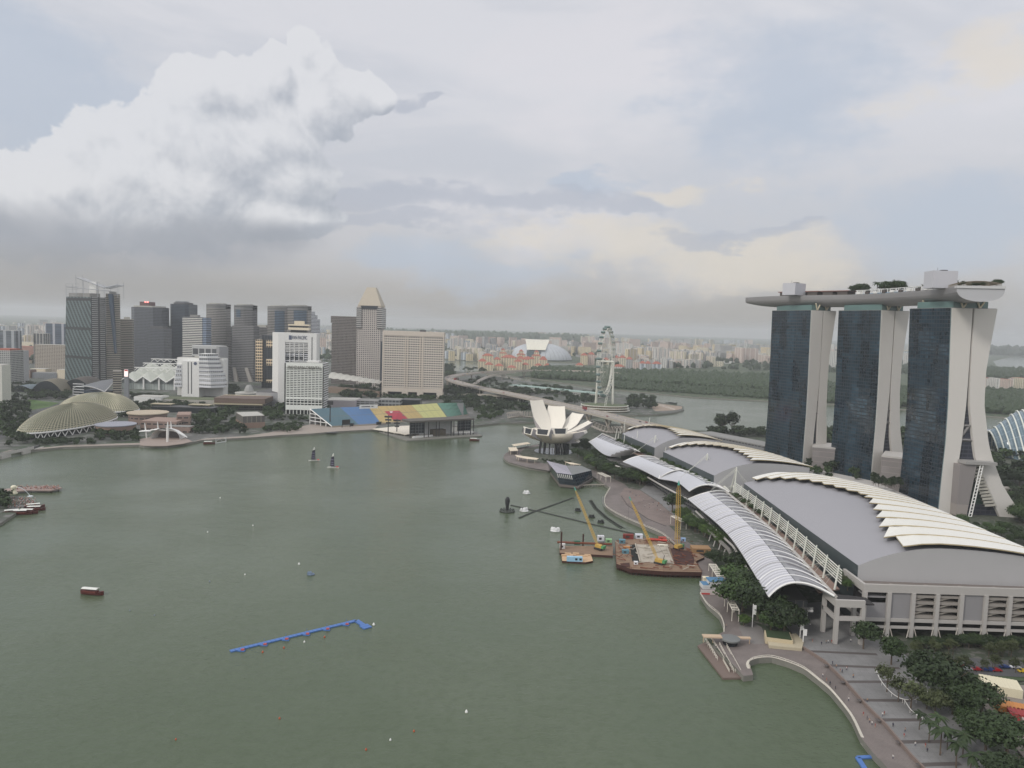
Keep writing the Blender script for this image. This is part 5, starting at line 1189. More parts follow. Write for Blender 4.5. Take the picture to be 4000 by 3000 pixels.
# some come in estates of alike blocks
est = []
for (Y_, x_) in cand[:420]:
 n_ = rc_.randint(1, 4); a_ = rc_.uniform(0, pi); c_ = rc_.choice(cl); h_ = rc_.choice([28, 36, 36, 42, 48, 60, 75]); sl = rc_.random() < 0.6
 for k in range(n_): est.append((Y_+rc_.uniform(-20, 60)*k, x_+k*rc_.uniform(40, 75), a_ if k % 2 == 0 else a_+pi/2, c_, h_+rc_.uniform(-6, 8), sl))
est.sort(key=lambda e: e[0])
est = [e for e in est if not (3750 < 2000+FPX*e[1]/e[0])]
bst = {c_: MB() for c_ in cl}
for i, (Y_, x_, a_, c_, h_, sl) in enumerate(est):
 d = Vector((cos(a_), sin(a_))); hx, hy = (rc_.uniform(24, 46), 6.5) if sl else (rc_.uniform(11, 15), rc_.uniform(10, 14))
 if i < 270:
  b = MB(); b.obox((x_, Y_), d, hx, hy, ZG, h_, 0, 1); b.obox((x_, Y_), d, hx*0.3, hy*0.7, h_+.02, h_+4.5, 1, 1)
  if sl:
   for s_ in (-0.62, 0.1, 0.7): b.obox((x_+d.x*hx*s_, Y_+d.y*hx*s_), d, 3, hy+1.6, ZG, h_+2.5, 2, 1)
  o = b.build('housing_block', [F_cols[c_], roof_pale, mm('pale_stair', S(206, 196, 186), 0.7)], org=(x_, Y_, ZG))
  tag(o, '%s %s in the hazy city beyond the water' % (c_, 'slab block of flats' if sl else 'point block of flats'), 'housing block', 'distant housing blocks')
 else: bst[c_].obox((x_, Y_), d, hx, hy, ZG, h_, 0, 1)
for c_ in cl:
 tag(bst[c_].build('distant_city', [F_cols[c_], roof_pale]), '%s blocks of the farthest city merging into haze' % c_, 'city', None, 'stuff')
b = MB()
for k in range(1500):
 iy = rc_.uniform(1/9000, 1/3000); Y_ = 1/iy; px_ = rc_.uniform(-80, 4000)
 if px_ > 3780: continue
 if Y_ < 3700 and 1880 < px_ < 2330 or (px_ > 2500 and Y_ < 3500): continue
 x_ = (px_-2000)/FPX*Y_; a_ = rc_.uniform(0, pi); b.obox((x_, Y_), (cos(a_), sin(a_)), rc_.uniform(8, 30), rc_.uniform(6, 16), ZG, rc_.uniform(7, 18), rc_.choice([0, 0, 1, 2]), rc_.choice([3, 3, 4, 0]))
tag(b.build('low_rise_district', [mm('lr_cream', S(196, 186, 168), 0.8), mm('lr_white', S(206, 206, 202), 0.8), mm('lr_grey', S(150, 148, 144), 0.8), mm('lr_roof', S(172, 166, 156), 0.8), red_tile]), 'low roofs spread between the distant blocks', 'city', None, 'stuff')
# far single buildings
lowbox('office_slab', 'long grey slab office block beyond the far woods', 2751, 2842, 1402, 1369, 30, F_cols['grey'], roof_pale)
lowbox('villa', 'pale yellow hall standing alone in the far trees', 2780, 2825, 1432, 1411, 30, F_cols['cream'], roof_pale)
lowbox('flats_tower', 'white twin flats between the two farther hotel towers', 3240, 3276, 1437, 1372, 24, F_cols['white'], roof_pale)
lowbox('flats_tower', 'slim white flats between the two nearer hotel towers', 3536, 3556, 1430, 1380, 24, F_cols['white'], roof_pale)
lowbox('control_tower', 'small white control tower on the far coast', 3844, 3860, 1476, 1455, 14, white, roof_pale)
for k in range(16):
 xx = 3836+k*11+rc_.uniform(-4, 4); lowbox('warehouse', 'low sandy port building on the far shore', xx, xx+rc_.uniform(8, 22), 1500+rc_.uniform(-12, 22), 1490-rc_.uniform(4, 14), 40, rc_.choice([F_cols['pink'], F_cols['white'], F_cols['cream']]), rc_.choice([roof_pale, red_tile]), group='low port buildings on the far shore')
# ------------------------------------------------------------------ three-legged hotel towers under a roof deck
ZT = 176.0
concrete = mat('tower_concrete', S(200, 196, 189), 0.7, var=0.05, scale=0.03)
F_gl = facade('tower_glass', S(30, 40, 48), (0.013, 0.026, 0.036, 1), 3.0, 3.4, (0.08, 0.92), (0.1, 0.86), rough=0.3, grough=0.05, var=0.42, wallvar=0.15, painted_refl=True)
F_gl2 = facade('tower_glass_back', S(52, 56, 66), (0.03, 0.032, 0.045, 1), 4.0, 3.4, (0.05, 0.95), (0.15, 0.85), rough=0.4)
F_pan = facade('panel_wall', S(150, 142, 136), (0.22, 0.20, 0.19, 1), 7, 5.5, (0.0, 1.0), (0.04, 0.96), rough=0.6, grough=0.55, var=0.08)
PROF = [(0, 2, 12.9, 52, 71), (28, 2.5, 14, 38, 51.6), (51, 3.2, 15.1, 28, 41.5), (63, 3.6, 16, 25.5, 37.4), (97, 3.2, 17.2, 19.8, 31.3), (125, 2, 17, 18.6, 30.6), (150, 0.9, 16.6, 18.1, 32.8), (176, 0, 16.3, 17.8, 35.4)]
def prof(z, k, wf):
 for i in range(len(PROF)-1):
  if PROF[i][0] <= z <= PROF[i+1][0]:
   t_ = (z-PROF[i][0])/(PROF[i+1][0]-PROF[i][0]); v = [a+(c-a)*t_ for a, c in zip(PROF[i], PROF[i+1])][1:]; break
 top = PROF[-1]
 e = 17.6+(v[2]-17.6)*k; thick = v[3]-v[2]
 return [v[0]*(0.5+0.5*k), v[1], max(e, v[1]+0.7), max(e, v[1]+0.7)+thick]
TOPS = []
def mtower(label, sw, ax, ln, k, wf, zb=0.5, cx=None):
 ax = Vector(ax).normalized(); cx_ = Vector((ax.y, -ax.x)); sw = Vector(sw)
 if cx_.x < 0: cx_ = -cx_
 if cx: cx_ = Vector(cx).normalized()
 P = lambda c, l, z: (sw.x+cx_.x*c*wf+ax.x*l, sw.y+cx_.y*c*wf+ax.y*l, z)
 t = thing('hotel_tower', label, 'tower', (sw.x, sw.y, zb))
 zs = [zb+(ZT-zb)*i/24 for i in range(25)]
 R = [prof(z, k, wf) for z in zs]
 for nm, a, c in (('west_slab', 0, 1), ('east_slab', 2, 3)):
  b = MB()
  b.rings([[P(r[a]+(0.25 if a == 0 else 0), 0, z), P(r[c], 0, z), P(r[c], ln, z), P(r[a]+(0.25 if a == 0 else 0), ln, z)] for r, z in zip(R, zs)])
  b.build(nm.split('_')[1]+'_wall' if False else 'concrete_slab', concrete, t)
 b = MB()
 for i in range(24):
  r0_, r1_ = R[i], R[i+1]
  b.face([P(r0_[0]-0.35, 0.6, zs[i]), P(r0_[0]-0.35, ln-0.3, zs[i]), P(r1_[0]-0.35, ln-0.3, zs[i+1]), P(r1_[0]-0.35, 0.6, zs[i+1])][::-1] if i+1 > int(3) else [P(r0_[0]-0.35, 0.6, zs[i]), P(r0_[0]-0.35, ln-0.3, zs[i]), P(r1_[0]-0.35, ln-0.3, zs[i+1]), P(r1_[0]-0.35, 0.6, zs[i+1])][::-1], 0, [(0, zs[i]), (ln, zs[i]), (ln, zs[i+1]), (0, zs[i+1])][::-1])
 for l_ in (0.6, ln-0.3):
  for i in range(24): b.face([P(R[i][0]-0.35, l_, zs[i]), P(R[i][0]+0.26, l_, zs[i]), P(R[i+1][0]+0.26, l_, zs[i+1]), P(R[i+1][0]-0.35, l_, zs[i+1])], 1)
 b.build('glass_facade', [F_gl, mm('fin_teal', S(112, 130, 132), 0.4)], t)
 for j, l_ in enumerate((ln*0.33, ln*0.62)):
  b = MB()
  for i in range(24): b.face([P(R[i][0]-0.42, l_, zs[i]), P(R[i][0]-0.42, l_+0.5, zs[i]), P(R[i+1][0]-0.42, l_+0.5, zs[i+1]), P(R[i+1][0]-0.42, l_, zs[i+1])][::-1])
  b.build('facade_fin', mm('fin_dark', S(30, 38, 44), 0.3), t)
 b = MB()
 for i in range(24):
  r0_, r1_ = R[i], R[i+1]; u0_ = 0
  b.face([P(r0_[1], 2.5, zs[i]), P(r0_[2], 2.5, zs[i]), P(r1_[2], 2.5, zs[i+1]), P(r1_[1], 2.5, zs[i+1])], 0, [(0, zs[i]), ((r0_[2]-r0_[1]), zs[i]), ((r1_[2]-r1_[1]), zs[i+1]), (0, zs[i+1])])
 b.build('atrium_glazing', F_gl2, t)
 b = MB()
 for i in range(24):
  r0_, r1_ = R[i], R[i+1]; b.face([P(r0_[1], ln-2.5, zs[i]), P(r0_[2], ln-2.5, zs[i]), P(r1_[2], ln-2.5, zs[i+1]), P(r1_[1], ln-2.5, zs[i+1])][::-1], 0, [(0, zs[i])]*4)
 b.build('atrium_glazing', F_gl2, t)
 b = MB()
 for z0_, z1_ in ((78, 80.5), (66, 69)):
  r = prof((z0_+z1_)/2, k, wf); b.tube(P(r[1], 1.8, z0_), P(r[2], 1.8, z0_), 1.2, n=4)
 r0_, r1_ = prof(67, k, wf), prof(79, k, wf); b.tube(P(r0_[1], 1.8, 68), P(r1_[2], 1.8, 79), 1.2, n=4)
 b.build('atrium_brace', mm('brace_grey', S(120, 118, 116), 0.6), t)
 b = MB(); q = [P(4, 4, 0)[:2], P(31, 4, 0)[:2], P(31, ln-3, 0)[:2], P(4, ln-3, 0)[:2]]; b.prism(q, ZT+.01, ZT+6.0, 0); b.build('crown_glazing', mat('crown_glass', S(96, 122, 118), 0.2, var=0.15) if 'crown_glass' not in bpy.data.materials else bpy.data.materials['crown_glass'], t)
 b = MB(); q = [P(0.3, 0.3, 0)[:2], P(35, 0.3, 0)[:2], P(35, ln-.3, 0)[:2], P(0.3, ln-.3, 0)[:2]]; b.prism(q, ZT+.002, ZT+.4, 0); b.build('roof', roof_grey, t)
 for l_ in (3.0, ln-3):
  for c_ in (11, 24):
   for s_ in (-1, 1):
    b = MB(); b.tube(P(c_, l_, ZT+.3), P(c_+s_*3.4, l_-1, ZT+7.5), 0.75, n=6); b.build('brace_strut', mm('strut_cream', S(206, 196, 170), 0.6), t)
 TOPS.append((P(17.5, ln/2, 0), ax))
 return t, P, R, zs
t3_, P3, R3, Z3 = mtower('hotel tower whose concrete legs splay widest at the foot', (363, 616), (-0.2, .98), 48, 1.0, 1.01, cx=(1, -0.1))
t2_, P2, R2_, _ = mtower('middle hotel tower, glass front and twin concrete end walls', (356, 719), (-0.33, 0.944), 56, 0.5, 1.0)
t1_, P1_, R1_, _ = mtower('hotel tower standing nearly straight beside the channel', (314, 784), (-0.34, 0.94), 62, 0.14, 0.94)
# entrance hall wedged between the legs of the nearest tower
b = MB(); ra_ = prof(48, 1, 1)
b.prism([P3(ra_[1]-1, -9, 0)[:2], P3(ra_[2]+9, -9, 0)[:2], P3(ra_[2]+9, 8, 0)[:2], P3(ra_[1]-1, 8, 0)[:2]], 47, 49.5, 0, None, True); b.build('canopy_slab', mm('slab_grey', S(150, 148, 144), 0.6), t3_)
b = MB()
w0, w1 = prof(3, 1, 1), prof(46.5, 1, 1)
b.rings([[P3(w0[1]-2, -7, 3), P3(w0[1]+6, -7, 3), P3(w0[1]+6, 2, 3), P3(w0[1]-2, 2, 3)], [P3(w1[1]-4, -7, 46.5), P3(w1[1]+9, -7, 46.5), P3(w1[1]+9, 2, 46.5), P3(w1[1]-4, 2, 46.5)]]); b.build('wedge_wall', F_pan, t3_)
b = MB(); a0, a1 = Vector(P3(w0[1]+7, -8, 3)), Vector(P3(w1[1]+11, -8, 46.5)); c0_, c1_ = a0+Vector((2.4, 0, 0)), a1+Vector((2.4, 0, 0))
b.tube(a0, a1, 0.5, n=4); b.tube(c0_, c1_, 0.5, n=4)
for k in range(16): b.tube(a0.lerp(a1, k/16), c0_.lerp(c1_, k/16), 0.4, n=4)
b.build('ladder_lattice', white, t3_)
b = MB()
for k in range(13):
 z_ = 12+k*2.7; r = prof(z_, 1, 1); b.face([P3(r[2]-9+k*0.15, -1.5, z_-1.4), P3(r[2]-0.2, -1.5, z_-0.2), P3(r[2]-0.2, -1.5, z_+1.5), P3(r[2]-9+k*0.15, -1.5, z_+0.4)]); b.face([P3(r[2]-9+k*.15, -1.5, z_+.4), P3(r[2]-.2, -1.5, z_+1.5), P3(r[2]-.2, 2.4, z_+1.5), P3(r[2]-9+k*.15, 2.4, z_+.4)])
b.build('louvre_slat', mm('louvre_pale', S(176, 172, 160), 0.6), t3_)
b = MB(); b.face([P3(prof(12, 1, 1)[1]+9, 1.4, 12), P3(prof(12, 1, 1)[2]-2, 1.4, 12), P3(prof(46, 1, 1)[2], 1.4, 46.9), P3(prof(46, 1, 1)[1]+11, 1.4, 46.9)], 0, [(0, 0), (24, 0), (14, 35), (0, 35)]); b.build('entrance_glazing', facade('green_glazing', S(96, 112, 104), (0.012, 0.03, 0.022, 1), 60, 4.2, (0, 1), (0.06, 1)), t3_)
# link blocks between towers
for (a, c, Yk, zt_, lb) in (((3172, 3266), None, 770, 32, 'plain grey block linking the channel side and middle towers'), ((3444, 3532), None, 690, 37, 'plain grey block linking the middle and splayed towers')):
 q = front(a[0], a[1], Yk+6, Yk-4, 34, 1780); tt = tower('link_block', lb, q, zt_, F_pan, mm('slab_grey'), 0)
 b = MB(); b.prism(inset(q, 1.015), zt_-.8, zt_+.9, 0, None, True); b.build('edge_trim', mm('link_trim', S(180, 176, 170), 0.6), tt)
# ---- roof deck
sk = thing('roof_deck', 'long boat shaped roof deck lying across the three hotel towers', 'roof deck', (TOPS[1][0][0], TOPS[1][0][1], 181))
ctr = [Vector((366.5, 586)), Vector((TOPS[0][0][0]+1, TOPS[0][0][1])), Vector(TOPS[1][0][:2]), Vector(TOPS[2][0][:2]), Vector((279, 893))]
def cspline(L, n):
 out = []
 for i in range(len(L)-1):
  p0 = L[i-1] if i else L[0]*2-L[1]; p3 = L[i+2] if i+2 < len(L) else L[-1]*2-L[-2]; p1, p2 = L[i], L[i+1]
  for k in range(n):
   t_ = k/n; out.append(0.5*((2*p1)+(p2-p0)*t_+(2*p0-5*p1+4*p2-p3)*t_*t_+(3*p1-p0-3*p2+p3)*t_**3))
 return out+[L[-1]]
cl_ = cspline(ctr, 12); n_ = len(cl_)
acc = [0.0]
for i in range(1, n_): acc.append(acc[-1]+(cl_[i]-cl_[i-1]).length)
LT = acc[-1]
def frame(s_):
 s_ = max(0, min(LT, s_)); i = 0
 while i < n_-2 and acc[i+1] < s_: i += 1
 t_ = (s_-acc[i])/(acc[i+1]-acc[i]); p = cl_[i].lerp(cl_[i+1], t_); d = (cl_[i+1]-cl_[i]).normalized()
 return p, Vector((d.y, -d.x)), d
def hw(s_):
 u = (LT-s_)
 k = min(1.0, max(0.03, u/95.0))
 return (17*(1-(1-k)**2.3)**0.8) if k < 1 else 17
def sect(s_, zt_=192.3, zk=180.2, k=1.0):
 p, r, d = frame(s_); w = hw(s_)*k; lift = max(0, (60-(LT-s_))/60)**2*5.5
 out = []
 for j in range(17):
  a = pi*j/16; c, s2 = cos(a), sin(a)
  out.append((p.x+r.x*w*c, p.y+r.y*w*c, zt_-1.8-(zt_-1.8-zk-lift)*s2**0.75))
 return out
b = MB(); N = 60
rs = [sect(LT*i/N) for i in range(N+1)]
b.rings([[(q[0][0], q[0][1], 192.3)]+q+[(q[-1][0], q[-1][1], 192.3)] for q in rs], closed=True, cap0=False, cap1=True, flip=True)
hullm = mat('hull_panel', S(146, 144, 143), 0.45, 0.25, var=0.05, scale=0.05)
b.build('hull', hullm, sk, smooth=False)
b = MB(); p, r, d = frame(0)
cap = rs[0]; b.face([(cap[0][0]-d.x*1.0, cap[0][1]-d.y*1.0, 192.3)]+[(q[0]-d.x*(1.0+1.5*sin(pi*j/16)), q[1]-d.y*(1.0+1.5*sin(pi*j/16)), q[2]) for j, q in enumerate(cap)]+[(cap[-1][0]-d.x, cap[-1][1]-d.y, 192.3)], 0)
full = [(cap[0][0], cap[0][1], 192.3)]+cap+[(cap[-1][0], cap[-1][1], 192.3)]; out_ = [(cap[0][0]-d.x*1.0, cap[0][1]-d.y*1.0, 192.3)]+[(q[0]-d.x*(1.0+1.5*sin(pi*j/16)), q[1]-d.y*(1.0+1.5*sin(pi*j/16)), q[2]) for j, q in enumerate(cap)]+[(cap[-1][0]-d.x, cap[-1][1]-d.y, 192.3)]
for j in range(len(full)): k = (j+1) % len(full); b.face([full[j], full[k], out_[k], out_[j]])
b.build('end_panel', mat('hull_end', S(168, 168, 168), 0.4, 0.2, var=0.03), sk)
b = MB(); q0, q1 = cap[0], cap[-1]
b.rings([[(q0[0]+r.x*.3-d.x*2, q0[1]+r.y*.3-d.y*2, z_), (q1[0]-r.x*.3-d.x*2, q1[1]-r.y*.3-d.y*2, z_), (q1[0]-r.x*.3+d.x*4, q1[1]-r.y*.3+d.y*4, z_), (q0[0]+r.x*.3+d.x*4, q0[1]+r.y*.3+d.y*4, z_)] for z_ in (190.6, 192.6)], flip=False); b.build('end_band', mm('band_pale', S(190, 190, 188), .5), sk)
b = MB()
pl_ = [frame(LT*i/N) for i in range(N+1)]
L1 = [(p.x+r.x*(hw(LT*i/N)-0.8), p.y+r.y*(hw(LT*i/N)-0.8)) for i, (p, r, d) in enumerate(pl_)]; L2_ = [(p.x-r.x*(hw(LT*i/N)-0.8), p.y-r.y*(hw(LT*i/N)-0.8)) for i, (p, r, d) in enumerate(pl_)]
for i in range(N): b.face([(*L1[i], 192.35), (*L1[i+1], 192.35), (*L2_[i+1], 192.35), (*L2_[i], 192.35)])
b.build('deck_floor', mat('deck_timber', S(150, 140, 126), 0.8), sk)
b = MB()
def deckbox(s0, s1, c0, c1, z0, z1, mi=0):
 p, r, d = frame((s0+s1)/2); a = Vector((p.x, p.y))+r*((c0+c1)/2); b.obox(tuple(a), tuple(d), (s1-s0)/2, abs(c1-c0)/2, z0, z1, mi)
pool = mat('pool_blue', S(90, 140, 170), 0.1)
deckbox(70, 200, -17, -13, 192.36, 192.7, 1)
for k in range(9): deckbox(62+k*13, 72+k*13, -16, -11, 196.0, 196.5, 0); deckbox(62+k*13, 62.8+k*13, -16, -15.2, 192.4, 196, 0); deckbox(71.2+k*13, 72+k*13, -16, -15.2, 192.4, 196, 0); deckbox(64+k*13, 69+k*13, -17.5, -15.5, 192.4, 194.2+k%3*.5, k%2*3)
for k in range(5): deckbox(190+k*17, 205+k*17, -14, 6, 196.2, 197, 2); deckbox(192+k*17, 203+k*17, -13, 2, 192.4, 196.1, 3)
b.build('deck_pergola', [white, pool, mm('awning_brown', S(130, 92, 84), 0.7), mm('bar_dark', S(82, 76, 72), 0.7)], sk)
for (pa, pb, s0, row_t, row_t2) in ((3062, 3144, 236, 1110, 0), (3618, 3727, 42, 1063, 0)):
 p, r, d = frame(s0); w_ = (X(pb, p.y, 1120)-X(pa, p.y, 1120))
 zt_ = HZ((p.x, p.y), row_t); cxx = X((pa+pb)/2, p.y, 1110)
 b = MB(); b.obox((cxx, p.y), tuple(d), w_*0.34, w_*0.42, 192.4, zt_); b.build('lift_housing', mat('housing_grey', S(186, 186, 190), 0.6, var=0.03), sk)
 b = MB(); b.obox((cxx+2, p.y), tuple(d), w_*0.1, w_*0.1, zt_+.01, zt_+1.2); b.tube((cxx-3, p.y, zt_), (cxx-3, p.y, zt_+3), 0.15, n=4); b.build('roof_plant', dark_steel, sk)
b = MB()
for i in range(15):
 s_ = 2+i*2.4; p, r, d = frame(s_); w = 15.5
 b.path([(p.x+r.x*w*c_, p.y+r.y*w*c_, 194.8+1.8*(1-c_*c_)) for c_ in (-1, -.6, -.2, .2, .6, 1)], 0.22, 4)
 for c_ in (-1, -.4, .4, 1): b.tube((p.x+r.x*w*c_, p.y+r.y*w*c_, 192.4), (p.x+r.x*w*c_, p.y+r.y*w*c_, 194.8+1.8*(1-c_*c_)), 0.18, n=4)
b.build('trellis_lattice', mm('trellis_brown', S(120, 112, 96), 0.7), sk)
SKY_SPOTS = []
for k in range(13): SKY_SPOTS.append((124+k*5.6+rnd.uniform(-2, 2), rnd.uniform(-12, 4), rnd.uniform(9, 14)))
for k in range(6): SKY_SPOTS.append((54+k*3.4, rnd.uniform(-12, 4), rnd.uniform(7, 12)))
for k in range(6): SKY_SPOTS.append((4+k*6.5, rnd.uniform(-14, 12), rnd.uniform(4.0, 5.5)))
for k in range(8): SKY_SPOTS.append((70+k*16, rnd.uniform(-14, 0), rnd.uniform(5, 7)))
SKY_SPOTS.append((14, 15, 7))
SKY_SPOTS = [((lambda f: (f[0].x+f[1].x*c_, f[0].y+f[1].y*c_))(frame(s_)), h_) for (s_, c_, h_) in SKY_SPOTS]
# ------------------------------------------------------------------ shell-roofed halls
grey_roof = mat('hall_zinc', S(150, 149, 152), 0.6, 0.0, var=0.04, scale=0.05, spec=0.3)
fin_cream = mat('fin_cream', S(226, 224, 215), 0.5, var=0.05, scale=0.08)
def hall(label, sw, nw, east_s, east_mid, zs_, apex, tooth, nfin, gable=True, lean=0.0):
 """west eave from sw to nw; fins sweep from the tooth line to the east rim"""
 sw, nw = Vector(sw), Vector(nw); ln = (nw-sw).length; d = (nw-sw).normalized(); e = Vector((d.y, -d.x)); e = e if e.x > 0 else -e
 W = lambda v: east_s*(1-v)**0.0*sqrt(max(0.0, 1-max(0, (v-east_mid)/(1-east_mid))**2))+0.5
 def z(c, v):
  s_ = c/east_s
  zz = zs_+(apex-zs_)*(1-((s_-.45)/.45)**2) if s_ < .45 else apex-(apex-zs_)*0.2*((s_-.45)/.4)**2
  return zz
 P = lambda c, v, dz=0.0: (sw.x+d.x*v*ln+e.x*c, sw.y+d.y*v*ln+e.y*c, z(c, v)+dz)
 def T(v):
  for i in range(len(tooth)-1):
   if tooth[i][0] <= v <= tooth[i+1][0]:
    t_ = (v-tooth[i][0])/(tooth[i+1][0]-tooth[i][0]); return tooth[i][1]+(tooth[i+1][1]-tooth[i][1])*t_
  return tooth[-1][1]
 t = thing('exhibition_hall', label, 'hall', (sw.x, sw.y, 4))
 b = MB(); b.grid(lambda i, j: P(min(W(j/24)*i/16, T(j/24)+9 if i < 16 else 1e9) if False else W(j/24)*i/16, j/24), 16, 24); b.build('roof', grey_roof, t, smooth=True)
 VK = [0]
 for k in range(nfin): VK.append(VK[-1]+(1.85 if k < nfin*.36 else 1.0))
 VK = [v/VK[-1] for v in VK]
 b = MB()
 for k in range(nfin):
  va_, vb_ = (VK[k]*.985, VK[k+1]*.985)
  ta, tb = T(va_), T(vb_); wa, wb = W(va_)+1.5, W(vb_)+1.5
  if wa-ta < 1.5: continue
  tb = min(tb, max(0.4, wb-0.6)); n = 8
  lo = [P(ta-5+(wa-ta+5)*i/n, va_-0.008, 3.6-1.8*i/n) for i in range(n+1)]
  hi = [P(tb+2+(wb-tb-2)*i/n, vb_+0.004, 2.7-1.2*i/n) for i in range(n+1)]
  for i in range(n):
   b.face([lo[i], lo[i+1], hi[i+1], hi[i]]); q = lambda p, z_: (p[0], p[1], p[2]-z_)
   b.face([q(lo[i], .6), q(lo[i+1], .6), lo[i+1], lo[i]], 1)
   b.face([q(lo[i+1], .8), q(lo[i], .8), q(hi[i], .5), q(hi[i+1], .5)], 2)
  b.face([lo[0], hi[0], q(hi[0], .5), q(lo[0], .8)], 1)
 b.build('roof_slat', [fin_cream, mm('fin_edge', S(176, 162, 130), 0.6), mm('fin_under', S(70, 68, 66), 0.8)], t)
 b = MB()
 for j in range(22, 40):
  v0, v1 = j/40*.98, (j+1)/40*.98; a, c = min(T(v0)+3, W(v0)), min(T(v1)+3, W(v1)); b.face([P(a, v0, -.3), P(c, v1, -.3), P(c, v1, 1.3), P(a, v0, 1.3)])
 b.build('clerestory_glazing', mm('clerestory_dark', S(46, 46, 48), .5), t)
 b = MB()
 west = [P(0, j/24) for j in range(25)]
 for i in range(24): b.face([(west[i][0], west[i][1], 4), (west[i+1][0], west[i+1][1], 4), west[i+1], west[i]][::-1], 0, [(0, 0)]*4)
 b.build('front_wall', mm('hall_glazing', S(70, 78, 80), 0.3), t)
 b = MB()
 so = [P(east_s*i/16, 0) for i in range(17)]; b.face([(so[0][0], so[0][1], 4)]+[(so[-1][0], so[-1][1], 4)]+so[::-1])
 no = [P(W(1)*i/4, 1) for i in range(5)]
 ea = [P(W(j/24), j/24) for j in range(25)]
 for i in range(24): b.face([(ea[i][0], ea[i][1], 4), (ea[i+1][0], ea[i+1][1], 4), ea[i+1], ea[i]])
 b.build('end_wall', mat('gable_panel', S(170, 169, 168), 0.6, var=0.05) if 'gable_panel' not in bpy.data.materials else bpy.data.materials['gable_panel'], t)
 return t, P, W, T, d, e
h3, PH3, W3, T3, d3, e3 = hall('largest exhibition hall under a grey curved roof edged with cream fins', (178, 365), (181, 561), 92, 0.50, 34.5, 44.8, [(0, 26), (0.08, 24), (0.16, 29), (0.27, 37), (0.38, 45), (0.56, 55), (0.78, 35), (1.0, 1)], 16)
h2, PH2, W2, T2, d2, e2 = hall('middle exhibition hall with a smaller grey roof and cream fins', (166, 590), (147, 700), 84, 0.40, 34, 44, [(0, 35), (0.25, 42), (0.55, 45), (0.8, 24), (1.0, 1)], 13)
h1, PH1, W1, T1, d1, e1 = hall('smallest exhibition hall with a grey roof and cream fins by the channel', (143, 722), (124, 812), 70, 0.40, 34, 44, [(0, 27), (0.15, 31), (0.6, 38), (0.85, 20), (1.0, 1)], 12)
b = MB()   # low grey long roof behind the far hall
q = [gx(2717, 1684, 22), gx(2990, 1745, 22), gx(3020, 1720, 22), gx(2720, 1676, 22)]
t = thing('service_building', 'long low grey building beside the channel behind the far hall', 'building', (*q[0], 3)); A_, B2 = Vector(gx(2722, 1690, 20)), Vector(gx(2985, 1742, 20)); dd = (B2-A_).normalized(); nn = Vector((-dd.y, dd.x)); q = [tuple(A_), tuple(B2), tuple(B2+nn*26), tuple(A_+nn*26)]
b.prism(q, 3, 19, 0); b.build('wall', facade('service_front', S(120, 120, 120), (0.05, 0.05, 0.055, 1), 5, 8, (0.1, 0.9), (0.2, 0.8)), t); b = MB(); b.prism(inset(q, 1.02), 19.01, 20.4, 0, None, True); b.build('roof', roof_grey, t)
# terrace block in front of the near hall (frame of beams and columns)
tb_ = thing('frame_building', 'concrete framed block with open stair bays below the near hall gable', 'building', (176, 352, 4))
beam = mat('frame_concrete', S(172, 168, 162), 0.7, var=0.05, scale=0.1)
Yt = 353; xw = X(3434, Yt, 2296); zt_ = HZ((0, Yt), 2280);
zt_ = 29.5; x0_ = 176.0; x1_ = 330
def zrow(r_): return HZ((x0_, Yt), r_)
zb0, zb1 = 25.6, 29.5
b = MB(); b.box(x0_-1, x1_, Yt-1.2, Yt, zb0, zb1); b.box(x0_-1, x0_+0.4, Yt, Yt+22, zb0, zb1); b.box(x0_-1, x1_, Yt-1.1, Yt-.1, 11.0, 12.6); b.box(x0_-1, x0_+.4, Yt, Yt+22, 11.0, 12.6); b.box(x0_-1, x1_, Yt-1.0, Yt-.1, 7.6, 8.8); b.build('beam_trim', beam, tb_)
nbay = 13; bw = (x1_-x0_)/nbay
for k in range(nbay+1):
 b = MB(); xx = x0_+k*bw; b.box(xx-0.95, xx+0.95, Yt-1.6, Yt+.3, 3.5, zb0-.01); b.build('column', beam, tb_)
panm = mat('bay_panel', S(138, 136, 136), 0.7, var=0.05)
for k in range(nbay):
 xx = x0_+k*bw; b = MB()
 if k in (1, 4, 7, 10): b.box(xx+1, xx+bw-1, Yt-.4, Yt+.4, 12.61, zb0-.01); b.build('bay_panel', panm, tb_)
 elif k == 0: b.box(xx+1, xx+bw-1, Yt-.4, Yt+.4, 12.61, 20); b.box(xx+1, xx+bw-1, Yt-.2, Yt+8, 22.6, 23.3); b.build('bay_panel', panm, tb_)
 else:
  for z_ in (12.9, 16.4, 19.9, 23.2): b.box(xx+.9, xx+bw-.9, Yt-.3, Yt+9, z_, z_+1.3)
  b.build('stair_slab', mm('stair_grey', S(146, 140, 132), 0.7), tb_)
  b = MB()
  for z_ in (14.2, 17.7, 21.2): b.rings([[(xx+1.2, Yt+.6, z_), (xx+1.2, Yt+2.2, z_), (xx+1.2, Yt+2.2, z_+.8), (xx+1.2, Yt+.6, z_+.8)], [(xx+bw-1.4, Yt+.6, z_+2.6), (xx+bw-1.4, Yt+2.2, z_+2.6), (xx+bw-1.4, Yt+2.2, z_+3.4), (xx+bw-1.4, Yt+.6, z_+3.4)]])
  b.build('stair_flight', mm('stair_pale', S(176, 168, 156), 0.7), tb_)
b = MB(); b.box(x0_+.5, x1_, Yt+9.5, Yt+12, 3.5, zb0+.5); b.build('rear_wall', mm('recess_dark', S(52, 50, 50), 0.8), tb_)
b = MB(); b.box(x0_+.5, x1_, Yt, Yt+12.3, zb0+.6, zb0+1.2); b.build('terrace_floor', mat('terrace_floor', S(120, 112, 106), 0.85, var=0.15, scale=0.1), tb_)
b = MB()
